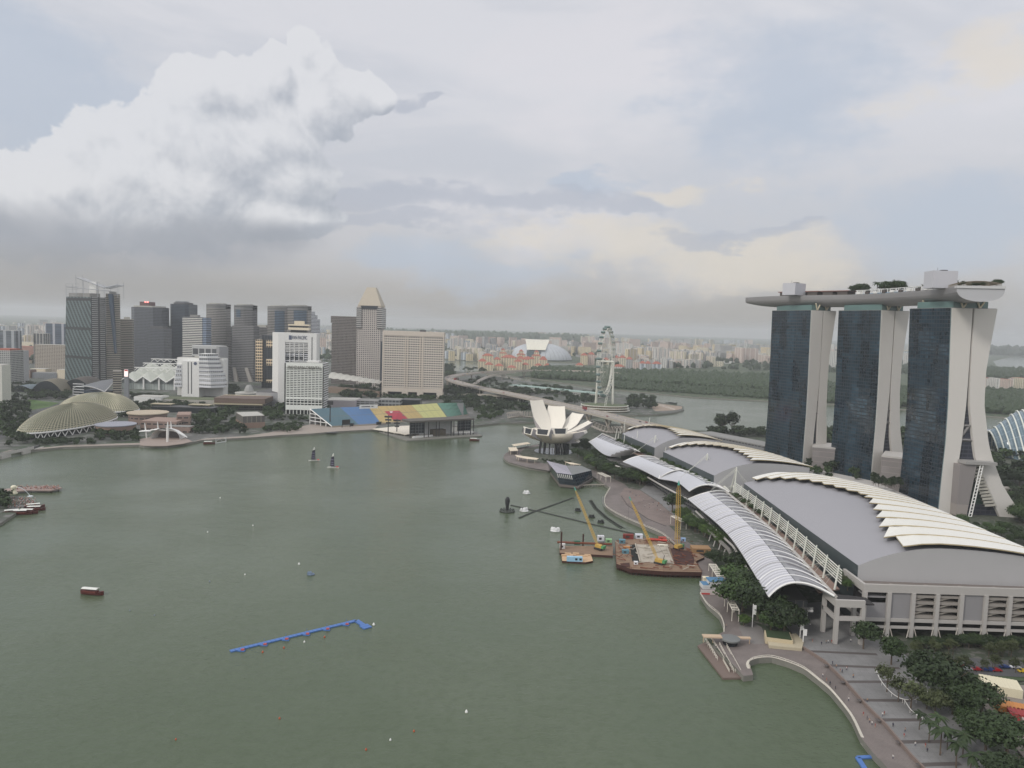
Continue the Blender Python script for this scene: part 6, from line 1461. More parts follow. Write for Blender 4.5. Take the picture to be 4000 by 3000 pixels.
for k in range(9): b.prism([(x0_+10+k*17, Yt+1), (x0_+20+k*17, Yt+1), (x0_+15+k*17, Yt+5)], zb0+1.2, zb0+2.6)
b.build('skylight_trim', mm('terrace_pale', S(150, 142, 134), 0.8), tb_)
for k in range(0, nbay+1):
 xx = x0_+k*bw; b = MB(); b.tube((xx-2.5, Yt-2, 3.5), (xx-1, Yt-1.3, 9), 0.25, n=4); b.tube((xx+2.5, Yt-2, 3.5), (xx+1, Yt-1.3, 9), 0.25, n=4)
 b.build('base_strut', mm('strut_pale', S(180, 174, 164), 0.6), tb_)
# ------------------------------------------------------------------ waterside vault canopies
def vault_mat(name, c1, c2, nu, nv):
 m, t, b = new_mat(name)
 uv = t.node('ShaderNodeUVMap'); uv.uv_map = 'uv'; u, v, _ = t.sep(uv.outputs[0])[:3]
 k = t.m('MULTIPLY', t.m('GREATER_THAN', t.m('FRACT', t.m('MULTIPLY', u, nu)), 0.22), t.m('GREATER_THAN', t.m('FRACT', t.m('MULTIPLY', v, nv)), 0.5))
 k2 = t.m('GREATER_THAN', t.m('FRACT', t.m('MULTIPLY', v, nv/6)), 0.08)
 k = t.m('MULTIPLY', k, k2)
 t.l.new(t.mix(k, c1, c2), b.inputs['Base Color']); b.inputs['Roughness'].default_value = 0.5; return m
V_white = vault_mat('vault_slats', S(202, 202, 205), S(166, 165, 171), 22, 60)
V_plain = vault_mat('vault_panels', S(192, 193, 197), S(180, 181, 186), 12, 40)
V_glass = vault_mat('vault_glass', S(150, 150, 152), S(118, 116, 119), 1, 24)
def vault(label, West, Mid, East, nseg, mw, mg, ribs=None, split=0.45, rise=1.0):
 """West, Mid (crest), East: lists of (x, y, z) along the canopy"""
 Wc, Mc, Ec = [cspline([Vector(p) for p in L], 10) for L in (West, Mid, East)]
 n = len(Wc)-1
 def P(i, j):
  a, m_, c = Wc[i], Mc[i], Ec[i]; s_ = j/12
  return a*((1-s_)*(1-2*s_))+m_*(4*s_*(1-s_))+c*(s_*(2*s_-1))
 t = thing('vault_canopy', label, 'canopy', tuple(Mc[n//2][:2])+(4,))
 jm = 6
 b = MB(); b.grid(lambda i, j: P(j, i), jm, n, 0, lambda u, v: (u/jm, v/n)); b.grid(lambda i, j: Vector(P(j, i))-Vector((0, 0, 0.4)), jm, n, 1); b.build('vault_roof', [mw, mm('vault_under', S(120, 118, 116), 0.7)], t, smooth=True)
 b = MB(); b.grid(lambda i, j: P(j, i+jm)-Vector((0, 0, 1.0)), 12-jm, n, 0, lambda u, v: (u/6, v/n)); b.build('glazed_roof', mg, t, smooth=True)
 nr = ribs or 18
 for k in range(nr+1):
  i = min(n, int(n*k/nr)); b = MB(); b.path([P(i, j)+Vector((0, 0, 0.1)) for j in range(0 if mw is V_white else jm, 13)], 0.28, 4)
  b.build('roof_rib', mm('rib_white', S(222, 222, 220), 0.5), t)
 b = MB(); b.path([P(i, 12)+Vector((0.6, 0, -0.2)) for i in range(n+1)], 1.0, 4); b.build('edge_beam_trim', beam, t)
 b = MB(); b.path([P(i, jm)+Vector((0, 0, -0.3)) for i in range(n+1)], 0.4, 4); b.build('gutter_trim', dark_steel, t)
 for i in (0, n):
  b = MB(); b.path([P(i, j)-Vector((0, 0, 0.1)) for j in range(13)], 0.55, 5); b.build('end_rib', white, t)
 return t, P, n
def vz(px_, py_, z_): p = G(px_, py_, z_); return (p.x, p.y, z_)
c3, PC3, nC3 = vault('longest vaulted canopy with white slats and grey glazing', [(131, 358, 19.5), (143, 470, 19.5), (140, 566, 19.5)], [(143.6, 356, 28), (154.2, 460, 28), (153.2, 556, 28)], [(157, 343, 26.3), (166, 447, 26.7), (168, 564, 27)], 30, V_white, V_glass, 26)
c2, PC2, nC2 = vault('middle vaulted canopy lobe of white panels above the event plaza', [vz(2692, 1919, 19), vz(2645, 1884, 19), vz(2574, 1870, 17)], [vz(2770, 1893, 27.5), vz(2695, 1852, 27.5), vz(2610, 1826, 27)], [vz(2856, 1927, 26), vz(2765, 1872, 26), vz(2680, 1844, 26)], 20, V_plain, V_plain, 12)
c2b, _, _ = vault('second white vaulted canopy lobe beyond the event plaza', [vz(2573, 1869, 17), vz(2500, 1832, 19), vz(2434, 1804, 20)], [vz(2640, 1836, 27.5), vz(2560, 1808, 27.5), vz(2495, 1781, 27)], [vz(2690, 1846, 26), vz(2610, 1812, 26), vz(2550, 1784, 26)], 20, V_plain, V_glass, 12)
c1, _, _ = vault('last vaulted canopy curling towards the lotus museum', [vz(2486, 1772, 22), vz(2374, 1780, 15), vz(2300, 1726, 20)], [vz(2478, 1757, 27), vz(2415, 1740, 27), vz(2332, 1708, 26)], [vz(2500, 1764, 26), vz(2440, 1732, 26), vz(2352, 1694, 26)], 20, V_plain, V_glass, 14)
# structure under the canopies: glazed shop fronts and galleries
shop = facade('shop_front', S(86, 84, 82), (0.035, 0.04, 0.042, 1), 4, 5.5, (0.06, 0.94), (0.1, 0.9))
t = thing('shopping_arcade', 'long glazed shop front running under the vaulted canopies', 'building', (150, 450, 4))
b = MB(); pts = [(139, 366), (150, 470), (148, 556)]; q = pts+[(166, 556), (164, 470), (154, 366)]; b.prism(q, 3.4, 15, 0); q = [tuple(p) for p in [(154, 596), (142, 650), (134, 706), (106, 760), (96, 806), (110, 812), (120, 770), (146, 712), (158, 650), (164, 600)]]; b.prism(q, 3.4, 12, 0); b.build('wall', shop, t)
b = MB()
for L_ in ([(135, 358), (147, 470), (145, 560)], [(148, 600), (137, 650), (128, 700), (102, 750)]):
 b.path([(x_, y_, 11.5) for x_, y_ in L_], 0.9, 4)
b.build('gallery_trim', beam, t)
b = MB(); b.prism([(131, 371), (133, 371), (145, 470), (143, 566), (141, 566), (143, 470)], 9.0, 10.2, 0, None, True); b.build('gallery_slab', mm('gallery_grey', S(140, 136, 130), 0.8), t)
for k in range(16):
 s_ = k/15; y_ = 366+s_*196; x_ = 132+10.6*sin(min(1, s_*1.15)*pi/2)
 b = MB(); b.tube((x_, y_, 3), (x_+1.5, y_, 9.2), 0.5, 0.4, 6); b.build('column', beam, t)
# portal and bridge at the near end of the canopy
t = thing('end_portal', 'concrete corner frame carrying the near end of the canopy beam', 'portal', (160, 342, 4))
zq = 25.0
b = MB(); b.box(157, 171, 341, 342.4, 21.6, zq); b.box(157, 158.4, 342.4, 356, 21.6, zq); b.box(157, 171, 341, 342.4, 15, 17); b.box(157, 158.4, 342.4, 356, 15, 17); b.build('beam_trim', beam, t)
for (x_, y_) in ((158, 341.8), (170.3, 341.8), (157.9, 355.5), (171, 352)):
 b = MB(); b.box(x_-.9, x_+.9, y_-.9, y_+.9, 3.5, 21.59); b.build('column', beam, t)
b = MB(); b.prism([(158.5, 342.5), (176, 342.5), (176, 352), (158.5, 356)], 22.4, 23, 0); b.build('deck_floor', mm('recess_dark'), t)
t = thing('foot_bridge', 'low white footbridge crossing inside the dark canopy mouth', 'bridge', (146, 372, 4))
b = MB(); b.box(133, 158, 368, 370, 8.4, 9.6); b.box(133, 158, 368, 368.2, 10.4, 10.7); b.build('deck', white, t)
for x_ in (138, 147, 155): b = MB(); b.box(x_-.5, x_+.5, 368.5, 369.5, 3.5, 8.39); b.build('pier', white, t)
b = MB(); b.path([(137, 372, 3.5), (137.5, 372, 12), (140, 372, 19), (145, 372, 24)], 0.5, 6); tag(b.build('arch_rib', mm('rib_white'), c3), None)
# masts
mast_m = mat('mast_white', S(222, 222, 210), 0.5, var=0.04)
def mast(a, c, label, group, stays=True, r=0.55):
 t = thing('canopy_mast', label, 'mast', tuple(a), group)
 b = MB(); b.tube(a, c, r, r*0.55, 6); b.build('pole', mast_m, t)
 if stays:
  b = MB(); c = Vector(c)
  for k in range(4): b.tube(c-Vector((0, 0, .5+k*1.1)), (c.x-9.5-k*0.6, c.y-6+k*4, 27.6), 0.055, n=3, cap=False)
  b.build('stay_cable', mast_m, t)
for k in range(13):
 s_ = k/12; x_ = 164.5+8.5*sin(min(1, s_*1.2)*pi/2); y_ = 360+s_*202
 mast((x_, y_, 23.5), (x_+1.3, y_-0.5, 36.2), 'white cable mast standing between near canopy and near hall', 'cable masts along the near canopy')
b = MB()
for k in range(6):
 b.path([(165.2+8.5*sin(min(1, j/12*1.2)*pi/2)+1.5, 358+j/12*204, 27.2+k*1.35) for j in range(13)], 0.3, 4)
tag(b.build('sun_louvre', mast_m, h3), None)
def mast_px(tx, ty, bx, by, zb, label, group, r=0.5, stays=False):
 p = G(bx, by, zb); zz = HZ((p.x, p.y), ty); mast(tuple(p), (X(tx, p.y, ty), p.y, zz), label, group, stays, r)
C6 = lambda x_, y_: (2300+x_/3.687, 1550+y_/3.687)
for (tx, ty, bx, by) in ((410, 455, 375, 625), (470, 430, 455, 530), (525, 320, 505, 520), (437, 500, 412, 665), (520, 530, 500, 710), (705, 490, 682, 755), (635, 575, 617, 735), (880, 300, 852, 465), (990, 690, 968, 865), (1110, 725, 1083, 910), (1228, 765, 1200, 960), (1345, 810, 1317, 1005), (1465, 860, 1435, 1060), (1585, 915, 1555, 1115)):
 mast_px(*C6(tx, ty), *C6(bx, by), 23.5, 'white cable mast beside the farther canopies', 'cable masts along the farther canopies')
for (tx, ty, bx, by, b2x, b2y) in ((1710, 820, 1630, 1150, 1680, 1180), (2130, 1015, 2045, 1350, 2095, 1400), (965, 555, 905, 850, 912, 856)):
 p, q = G(*C6(bx, by), 23), G(*C6(b2x, b2y), 23); t_ = C6(tx, ty); zz = HZ((q.x, q.y), t_[1]); top = Vector((X(t_[0], q.y, t_[1]), q.y, zz))
 t = thing('twin_mast', 'tall white double mast with cables %s' % {1710: 'by the middle hall front', 2130: 'where middle and near halls meet', 965: 'between the channel hall and middle hall'}[tx], 'mast', tuple(q))
 b = MB(); b.tube(p, top, 0.7, 0.45, 6); b.tube(q, top, 0.8, 0.5, 6); b.build('pole', mast_m, t)
 b = MB()
 for k in range(7): b.tube(top-Vector((0, 0, .4*k)), (top.x-16-k*2.2, top.y+4-k*5, 28), 0.06, n=3, cap=False); b.tube(top-Vector((0, 0, .4*k)), (top.x+9+k, top.y+6-k*2, 26), 0.05, n=3, cap=False)
 b.build('stay_cable', mast_m, t)
for (L_, lb) in (([(690, 765), (760, 745), (820, 765), (870, 810), (900, 850)], 'white arched entrance rib between far and middle canopies'), ([(880, 790), (920, 772), (960, 790), (985, 825)], 'smaller white arch rib beside the far entrance'),
    ([(1690, 1185), (1780, 1190), (1900, 1255), (1980, 1320), (2035, 1378)], 'white arched entrance rib between middle and near canopies'), ([(1925, 1225), (1990, 1225), (2060, 1270), (2120, 1335)], 'smaller white arch rib beside the near entrance')):
 b = MB(); P_ = []
 Y0 = G(*C6(*L_[0]), 24).y; Y1 = G(*C6(*L_[-1]), 24).y
 for k, p in enumerate(L_):
  Y_ = Y0+(Y1-Y0)*k/(len(L_)-1); p_ = C6(*p); P_.append((X(p_[0], Y_, p_[1]), Y_, HZ((X(p_[0], Y_, p_[1]), Y_), p_[1])))
 b.path(P_, 0.9, 6); tag(b.build('arch_rib', mast_m, org=P_[0]), lb, 'arch')
# planted service strip between canopy and halls
b = MB(); b.prism([(155, 356), (168, 362), (176, 460), (178, 560), (170, 566), (166.5, 460), (160, 400)], 22.6, 23.2, 0); b.prism([(158, 596), (168, 592), (148, 702), (126, 812), (116, 808), (138, 702)], 22.6, 23.2, 0)
tag(b.build('terrace_path', mat('terrace_pink', S(140, 118, 106), 0.85, var=0.2, scale=0.2)), None, None, None, 'structure')
# ------------------------------------------------------------------ promenade surfaces
def paved(name, c1, c2, sx, sy, rot=0.0, line=0.12):
 m, t, b = new_mat(name)
 g = t.node('ShaderNodeNewGeometry').outputs['Position']
 mp = t.node('ShaderNodeMapping'); mp.inputs['Rotation'].default_value = (0, 0, rot); t.l.new(g, mp.inputs[0])
 x, y, _ = t.sep(mp.outputs[0])[:3]
 l1 = t.m('LESS_THAN', t.m('FRACT', t.m('DIVIDE', x, sx)), line); l2 = t.m('LESS_THAN', t.m('FRACT', t.m('DIVIDE', y, sy)), line)
 n = t.noise(g, 0.12, 5, 0.6); n2 = t.noise(g, 1.1, 3, 0.6)
 c = t.mix(t.step(n, 0.35, 0.65), c1, tuple(v*0.8 for v in c1[:3])+(1,)); c = t.mix(t.m('MULTIPLY', t.step(n2, 0.5, 0.7), 0.35), c, c2)
 c = t.mix(t.m('MULTIPLY', t.m('MAXIMUM', l1, l2), 0.6), c, c2)
 t.l.new(c, b.inputs['Base Color']); b.inputs['Roughness'].default_value = 0.75; return m
boardm = paved('boardwalk_timber', S(122, 113, 108), S(96, 88, 83), 60, 0.9, 0.6, 0.2)
plazam = paved('plaza_granite', S(130, 129, 127), S(106, 105, 103), 3.2, 3.2, 0.1, 0.05)
darkband = mat('dark_granite', S(86, 80, 77), 0.8, var=0.15)
brownm = paved('plaza_brown', S(128, 114, 107), S(102, 90, 84), 70, 2.4, 0.9, 0.14)
ZD = 2.5
def sheet(name, pts, z, m, kind='structure', zz=None):
 b = MB(); q = [gx(x_, y_, z) for x_, y_ in pts]; b.prism(q, z-0.02 if zz is None else zz, z, 0); o = b.build(name, m); return tag(o, None, None, None, kind)
# boardwalk all along the water
BW = [(2383, 1905), (2366, 1934), (2361, 1950), (2366, 1977), (2406, 2005), (2453, 2028), (2515, 2054), (2587, 2086), (2640, 2130), (2700, 2180), (2725, 2200), (2742, 2237), (2735, 2290), (2735, 2320), (2763, 2362), (2809, 2402), (2826, 2438), (2826, 2468), (2776, 2490), (2800, 2530), (2905, 2641), (2942, 2636), (2935, 2614), (2924, 2598), (2932, 2581), (2965, 2571), (3015, 2569), (3081, 2588), (3141, 2614), (3197, 2657), (3244, 2697), (3300, 2764), (3329, 2807), (3363, 2880), (3411, 2942), (3459, 2990), (3560, 3110),
  (3700, 3110), (3560, 2960), (3460, 2840), (3380, 2760), (3300, 2670), (3220, 2590), (3135, 2535), (3000, 2490), (2890, 2440), (2870, 2380), (2845, 2330), (2810, 2260), (2790, 2200), (2740, 2150), (2660, 2100), (2600, 2040), (2510, 1960), (2440, 1890), (2395, 1870), (2330, 1840), (2240, 1815), (2200, 1822), (2240, 1842), (2307, 1855), (2345, 1880)]
sheet('boardwalk_path', BW, ZD+.012, boardm)
# event plaza: stepped brown apron and grey floor
sheet('event_plaza', [(2440, 1905), (2420, 1935), (2440, 1968), (2520, 2020), (2590, 2050), (2640, 2055), (2640, 2020), (2570, 1960), (2500, 1915)], ZD+.03, brownm)
sheet('event_floor', [(2500, 1913), (2570, 1958), (2640, 2020), (2700, 2010), (2740, 1975), (2700, 1930), (2600, 1890), (2540, 1880)], ZD+.03, plazam)
for k in range(5):
 b = MB(); pts = [G(2425+k*28-k*k, 1938-k*6, ZD), G(2450+k*30, 1975-k*11, ZD), G(2530+k*25, 2028-k*14, ZD), G(2600+k*14, 2056-k*8, ZD)]
 for a, c in zip(pts, pts[1:]):
  d = (c-a).normalized(); n_ = Vector((-d.y, d.x, 0)); b.prism([tuple((a)[:2]), tuple(c[:2]), tuple((c+n_*0.8)[:2]), tuple((a+n_*0.8)[:2])], ZD+.031, ZD+.25+0.06*k)
 if k in (0,): tag(b.build('step_kerb', darkband), None, None, None, 'structure')
# plaza with broad dark bands (slightly above the boardwalk behind a low wall)
ZP = 3.4
PLZ = [(3010, 2360), (3140, 2528), (3225, 2583), (3305, 2662), (3385, 2752), (3465, 2832), (3565, 2952), (3720, 3110), (4000, 3110), (3900, 2960), (3760, 2820), (3640, 2700), (3600, 2620), (3540, 2560), (3440, 2500), (3330, 2440), (3250, 2350)]
sheet('plaza', PLZ, ZP, plazam, zz=2.4)
b = MB()
for (x0, y0, x1, y1) in ((3170, 2548, 3430, 2560), (3225, 2603, 3520, 2615), (3290, 2668, 3500, 2668), (3355, 2740, 3560, 2742), (3430, 2818, 3620, 2818), (3510, 2905, 3700, 2903), (3590, 2995, 3760, 2990)):
 p, q = Vector(gx(x0, y0, ZP)), Vector(gx(x1, y1, ZP)); d = (q-p).normalized(); n_ = Vector((-d.y, d.x)); b.face([(*p, ZP+.006), (*q, ZP+.006), (*(q+n_*2.2), ZP+.006), (*(p+n_*2.2), ZP+.006)])
tag(b.build('paving_marking', darkband), None, None, None, 'structure')
b = MB(); L_ = [Vector(gx(x_, y_, ZP)) for x_, y_ in ((3140, 2528), (3225, 2583), (3305, 2662), (3385, 2752), (3465, 2832), (3565, 2952), (3720, 3110))]
for a, c in zip(L_, L_[1:]): d = (c-a).normalized(); n_ = Vector((-d.y, d.x)); b.prism([tuple(a-n_*.6), tuple(c-n_*.6), tuple(c), tuple(a)], 2.45, ZP+0.5)
tag(b.build('retaining_wall', mat('wall_brown', S(124, 110, 102), 0.8), org=(*L_[0], 2.5)), 'long low brown retaining wall between plaza and boardwalk', 'wall')
# round paved forecourts
sheet('forecourt', [(2885, 2448), (2940, 2430), (2975, 2450), (2990, 2485), (2985, 2515), (2940, 2515), (2905, 2490)], ZD+.03, mat('forecourt_grey', S(120, 116, 112), 0.85))
# service road, verge and works yard at the edge
sheet('service_road', [(3560, 2572), (3640, 2560), (4100, 2590), (4100, 2650), (3900, 2640), (3640, 2625)], 3.0, asph)
sheet('verge', [(3640, 2626), (3900, 2641), (4100, 2652), (4100, 2662), (3850, 2656), (3640, 2640)], 3.03, m_wild)
sheet('works_yard', [(3780, 2668), (4100, 2680), (4100, 3110), (4000, 2960), (3900, 2840)], 3.0, mat('yard_grey', S(132, 124, 116), 0.9, var=0.2, scale=0.1))
# curved railings by the water
def rail(pts, z, m, name, label, h=1.1, step=3.0, r=0.12, thick=0.5):
 P_ = [G(x_, y_, z) for x_, y_ in pts]; P_ = cspline(P_, 5); b = MB()
 for k in (0.3, 1.0): b.path([p+Vector((0, 0, h*k)) for p in P_], r, 4)
 for p in P_[::2]: b.tube(p, p+Vector((0, 0, h)), r, n=4)
 for a, c in zip(P_, P_[1:]):
  d = (c-a).normalized(); n_ = Vector((-d.y, d.x, 0))*thick
  b.face([a+Vector((0, 0, .05)), c+Vector((0, 0, .05)), c+n_+Vector((0, 0, .05)), a+n_+Vector((0, 0, .05))])
 o = b.build(name, m, org=tuple(P_[0])); return tag(o, label, 'railing')
rail_m = mat('rail_white', S(206, 200, 186), 0.6)
rail([(2930, 2612), (2924, 2598), (2932, 2581), (2965, 2571), (3015, 2569), (3081, 2588), (3141, 2614), (3197, 2657), (3244, 2697), (3300, 2764), (3329, 2807), (3363, 2880)], ZD, rail_m, 'railing', 'pale curved railing round the scalloped cove of the boardwalk', thick=1.1)
rail([(2383, 1905), (2366, 1934), (2361, 1950), (2366, 1977), (2406, 2005), (2453, 2028), (2515, 2054), (2587, 2086), (2640, 2130)], ZD, rail_m, 'railing', 'pale railing along the boardwalk before the event plaza')
rail([(2735, 2320), (2763, 2362), (2809, 2402), (2826, 2438), (2826, 2468)], ZD, rail_m, 'railing', 'short pale railing on the boardwalk near the works container')
# piles under the boardwalk edges
t = thing('boardwalk_piles', 'row of grey fender floats and piles along the event plaza edge', 'fender row', (*gx(2400, 2000), 0))
b = MB()
for k, p in enumerate(cspline([G(x_, y_, 0) for x_, y_ in ((2358, 1948), (2363, 1978), (2404, 2008), (2451, 2031), (2513, 2057), (2585, 2090))], 7)): b.tube((p.x-.6, p.y-.4, -1), (p.x-.6, p.y-.4, 1.9), 0.55, n=6)
b.build('fender_fringe', mm('fender_grey', S(150, 150, 148), 0.6), t)
# landing stage with ramps and ticket kiosk
t = thing('landing_stage', 'angular brown floating pontoon with long access ramps', 'pontoon', (*gx(2800, 2560, .8), 0))
b = MB(); q = [gx(x_, y_, 0.9) for x_, y_ in ((2725, 2521), (2824, 2648), (2905, 2646), (2815, 2500), (2775, 2500))]; b.prism(q, -.4, 0.9, 0); b.build('deck', mat('pontoon_timber', S(112, 98, 90), 0.85, var=0.1), t)
for (a, c) in (((2765, 2508), (2815, 2580)), ((2822, 2532), (2880, 2630))):
 p, q = G(*a, 1.0), G(*c, 1.0); b = MB(); d = (q-p).normalized(); n_ = Vector((-d.y, d.x, 0))*1.5
 for s_ in (-1, 1):
  for zz in (0.7, 1.6): b.tube(p+n_*s_+Vector((0, 0, zz+1.2)), q+n_*s_+Vector((0, 0, zz)), 0.13, n=4)
  for k in range(9): r = p.lerp(q, k/8)+n_*s_; b.tube(r, r+Vector((0, 0, 2.8-1.2*k/8)), 0.1, n=4)
 b.build('ramp_lattice', rail_m, t)
p, q = G(2835, 2580, .9), G(2862, 2628, .9); b = MB(); d = (q-p).normalized(); n_ = Vector((-d.y, d.x, 0))*1.4
b.face([p+n_, q+n_, q+n_+Vector((0, 0, 1.5)), p+n_+Vector((0, 0, 1.5))]); b.face([p-n_, q-n_, q-n_+Vector((0, 0, 1.5)), p-n_+Vector((0, 0, 1.5))]); b.build('side_panel', rail_m, t)
t = thing('ticket_kiosk', 'round grey roofed kiosk with beige side canopies on the boardwalk', 'kiosk', (*gx(2852, 2520), ZD))
kx, ky = gx(2852, 2516)
b = MB(); b.lathe([(3.4, 0), (3.4, 2.2)], (kx, ky, ZD), 16); b.build('wall', glass_dark, t)
b = MB(); b.lathe([(4.6, 2.3), (4.6, 3.0), (3.9, 3.2), (0.1, 3.4)], (kx, ky, ZD), 20); b.build('roof', mat('kiosk_grey', S(112, 114, 112), 0.6), t)
b = MB(); b.box(kx-13, kx-4, ky-1, ky+2.5, ZD+3.0, ZD+3.5); b.box(kx+3.5, kx+10, ky+.5, ky+2.5, ZD+2.4, ZD+2.9)
for x_ in (kx-12.5, kx-8, kx+9.5): b.tube((x_, ky+1, ZD), (x_, ky+1, ZD+3), 0.2, n=5)
b.build('side_canopy', mat('kiosk_sand', S(186, 164, 138), 0.7), t)
# raised planter and its steps
t = thing('planter_box', 'large cream stone planter under the trees beside the plaza', 'planter', (*gx(3040, 2500), ZD))
q = [gx(x_, y_, 4.5) for x_, y_ in ((2990, 2498), (3098, 2512), (3085, 2478), (2985, 2470))]; b = MB(); b.prism(q, 2.4, 5.6, 0); b.build('base', mat('planter_cream', S(190, 176, 146), 0.7, var=0.08), t)
q2 = [gx(x_, y_, 3.0) for x_, y_ in ((3004, 2528), (3132, 2540), (3140, 2512), (3108, 2480), (2995, 2502))]; b = MB(); b.prism(q2, 2.3, 3.9, 0); b.build('plinth', mm('planter_pale', S(176, 166, 142), 0.75), t)
b = MB(); b.prism(inset(q, 0.9), 5.61, 6.0, 0); b.build('soil_planting', mm('hedge_dark', (0.03, 0.05, 0.02, 1), 0.9, var=0.4, scale=0.6), t)
for (px_, py_, h_) in ((2938, 2450, 12), (3124, 2500, 9), (3136, 2518, 8)):
 p = G(px_, py_, ZD); b = MB(); b.tube(p, p+Vector((0, 0, h_)), 0.22, n=5); b.box(p.x+.2, p.x+1.6, p.y-.1, p.y+.1, p.z+h_*.55, p.z+h_*.95); tag(b.build('banner_pole', white, org=tuple(p)), {2938: 'tall white banner pole by the dark forecourt', 3124: 'white banner pole at the plaza steps', 3136: 'short white banner pole at the plaza corner'}[px_], 'banner pole')
# pergola frames on the boardwalk
def pergola(pa, pb, w_, h_, label, m_=rail_m):
 p, q = G(*pa, ZD), G(*pb, ZD); d = (q-p).normalized(); n_ = Vector((-d.y, d.x, 0))*-w_; ln = (q-p).length; k_ = max(3, int(ln/3.4)); up = Vector((0, 0, h_))
 t = thing('pergola', label, 'pergola', tuple(p))
 b = MB()
 for i in range(k_+1):
  r = p.lerp(q, i/k_)
  b.tube(r+up, r+n_+up, 0.22, n=4)
  if i < k_: b.prism([tuple((r+d*0.3)[:2]), tuple((p.lerp(q, (i+.55)/k_))[:2]), tuple((p.lerp(q, (i+.55)/k_)+n_)[:2]), tuple((r+d*0.3+n_)[:2])], p.z+h_+.1, p.z+h_+.22)
 b.tube(p+up, q+up, 0.28, n=4); b.tube(p+n_+up, q+n_+up, 0.28, n=4); b.build('roof_frame', m_, t)
 for i in (0, k_//2, k_):
  for o in (Vector(), n_): r = p.lerp(q, i/k_)+o; b = MB(); b.tube(r, r+up, 0.22, n=4); b.build('post', m_, t)
pergola((2855, 2370), (2885, 2428), 3.4, 6.0, 'white slatted pergola on the boardwalk beyond the kiosk')
pergola((2795, 2232), (2830, 2285), 4.2, 4.5, 'white slatted pergola beside the blue roofed container')
pergola((2350, 1868), (2385, 1884), 5, 5.5, 'white box frame pergola near the glass pavilion')
pergola((2640, 2045), (2680, 2068), 4.5, 6, 'white frame pergola behind the yellow crane mast')
# works container and hoarding
t = thing('site_container', 'white works container with a blue roof on the boardwalk', 'container', (*gx(2790, 2300), ZD))
A_ = Vector(gx(2772, 2299)); b = MB(); d = (1, 0.05); b.obox((A_.x+4, A_.y+2), d, 4.6, 3.2, ZD, ZD+4.6); b.build('wall', mat('site_white', S(206, 206, 204), 0.6), t)
b = MB(); b.obox((A_.x+4, A_.y+2), d, 5.0, 3.6, ZD+4.61, ZD+5.0); b.build('roof', mat('site_blue', S(78, 122, 156), 0.6), t)
b = MB(); b.obox((A_.x+3, A_.y-1.25), d, 1.5, 0.08, ZD+1.4, ZD+2.6); b.build('window', glass_dark, t)
b = MB(); b.obox((A_.x-2.4, A_.y+2.0), d, 2.0, 3.4, ZD, ZD+2.4, 1, 0); tag(b.build('low_shed', [mm('site_blue'), mm('site_white')], org=(A_.x-2.4, A_.y+2, ZD)), 'low shed with a dull blue roof beside the works container', 'shed')
b = MB(); p, q = Vector(gx(2738, 2322)), Vector(gx(2826, 2325)); d = (q-p).normalized(); n_ = Vector((-d.y, d.x)); b.prism([tuple(p), tuple(q), tuple(q+n_*.4), tuple(p+n_*.4)], ZD, ZD+2.6, 0); b.prism([tuple(p-n_*.05), tuple(p+d*5-n_*.05), tuple(p+d*5), tuple(p)], ZD+.1, ZD+.9, 1)
tag(b.build('hoarding', [mm('hoarding_pale', S(196, 186, 182), 0.7), mm('signal_red')], org=(*p, ZD)), 'pale hoarding fence across the boardwalk with a red foot', 'hoarding')
b = MB(); p = gx(2757, 2270); b.box(p[0]-1.6, p[0]+1.6, p[1]-1.4, p[1]+1.4, ZD, ZD+2.2); b.box(p[0]-1.9, p[0]+1.9, p[1]-1.7, p[1]+1.7, ZD+2.21, ZD+2.5); tag(b.build('site_cabin', mm('cabin_cream', S(222, 212, 184), 0.6), org=(*p, ZD)), 'small cream cabin at the end of the steel jetty', 'cabin')
# steps into the water and sculpted loop on the plaza
b = MB(); A_, B2 = Vector(gx(3363, 2882)), Vector(gx(3520, 3050)); C_, D_ = Vector(gx(3412, 2873)), Vector(gx(3580, 3050))
for k in range(7):
 a0, a1 = A_.lerp(C_, k/7), B2.lerp(D_, k/7); b.prism([tuple(a0), tuple(a1), tuple(D_), tuple(C_)], 0.2 if k == 0 else 0.4+0.31*k-.3, 0.45+0.32*k)
tag(b.build('water_steps', mat('steps_grey', S(150, 148, 140), 0.8, var=0.15), org=(*A_, 0)), 'grey stone steps descending from the boardwalk into the water', 'steps')
C3 = lambda x_, y_: (3300+x_/2.074, 2200+y_/2.074)
def loop(pts, label, h):
 P_ = cspline([G(*C3(x_, y_), z_) for (x_, y_, z_) in pts], 6); b = MB(); b.path(P_, 0.16, 5)
 for p in P_[::6]: b.tube((p.x, p.y, 3), p, 0.08, n=4)
 tag(b.build('rail_sculpture', mm('loop_white', S(220, 218, 212), 0.4), org=tuple(P_[0])), label, 'sculpture')
loop([(248, 860, 5), (300, 960, 5), (380, 1050, 5), (470, 1100, 5), (580, 1102, 5), (655, 1075, 6), (672, 1030, 7), (650, 985, 8), (590, 966, 8), (560, 968, 8)], 'thin white looping metal band round the plaza trees', 5)
loop([(485, 1110, 5), (530, 1180, 5), (580, 1225, 5), (630, 1252, 5)], 'thin white curved band continuing beside the plaza palms', 5)
loop([(1290, 1640, 5), (1282, 1605, 6), (1320, 1595, 6), (1400, 1620, 5), (1460, 1650, 5)], 'thin white curved band in the corner planting', 5)
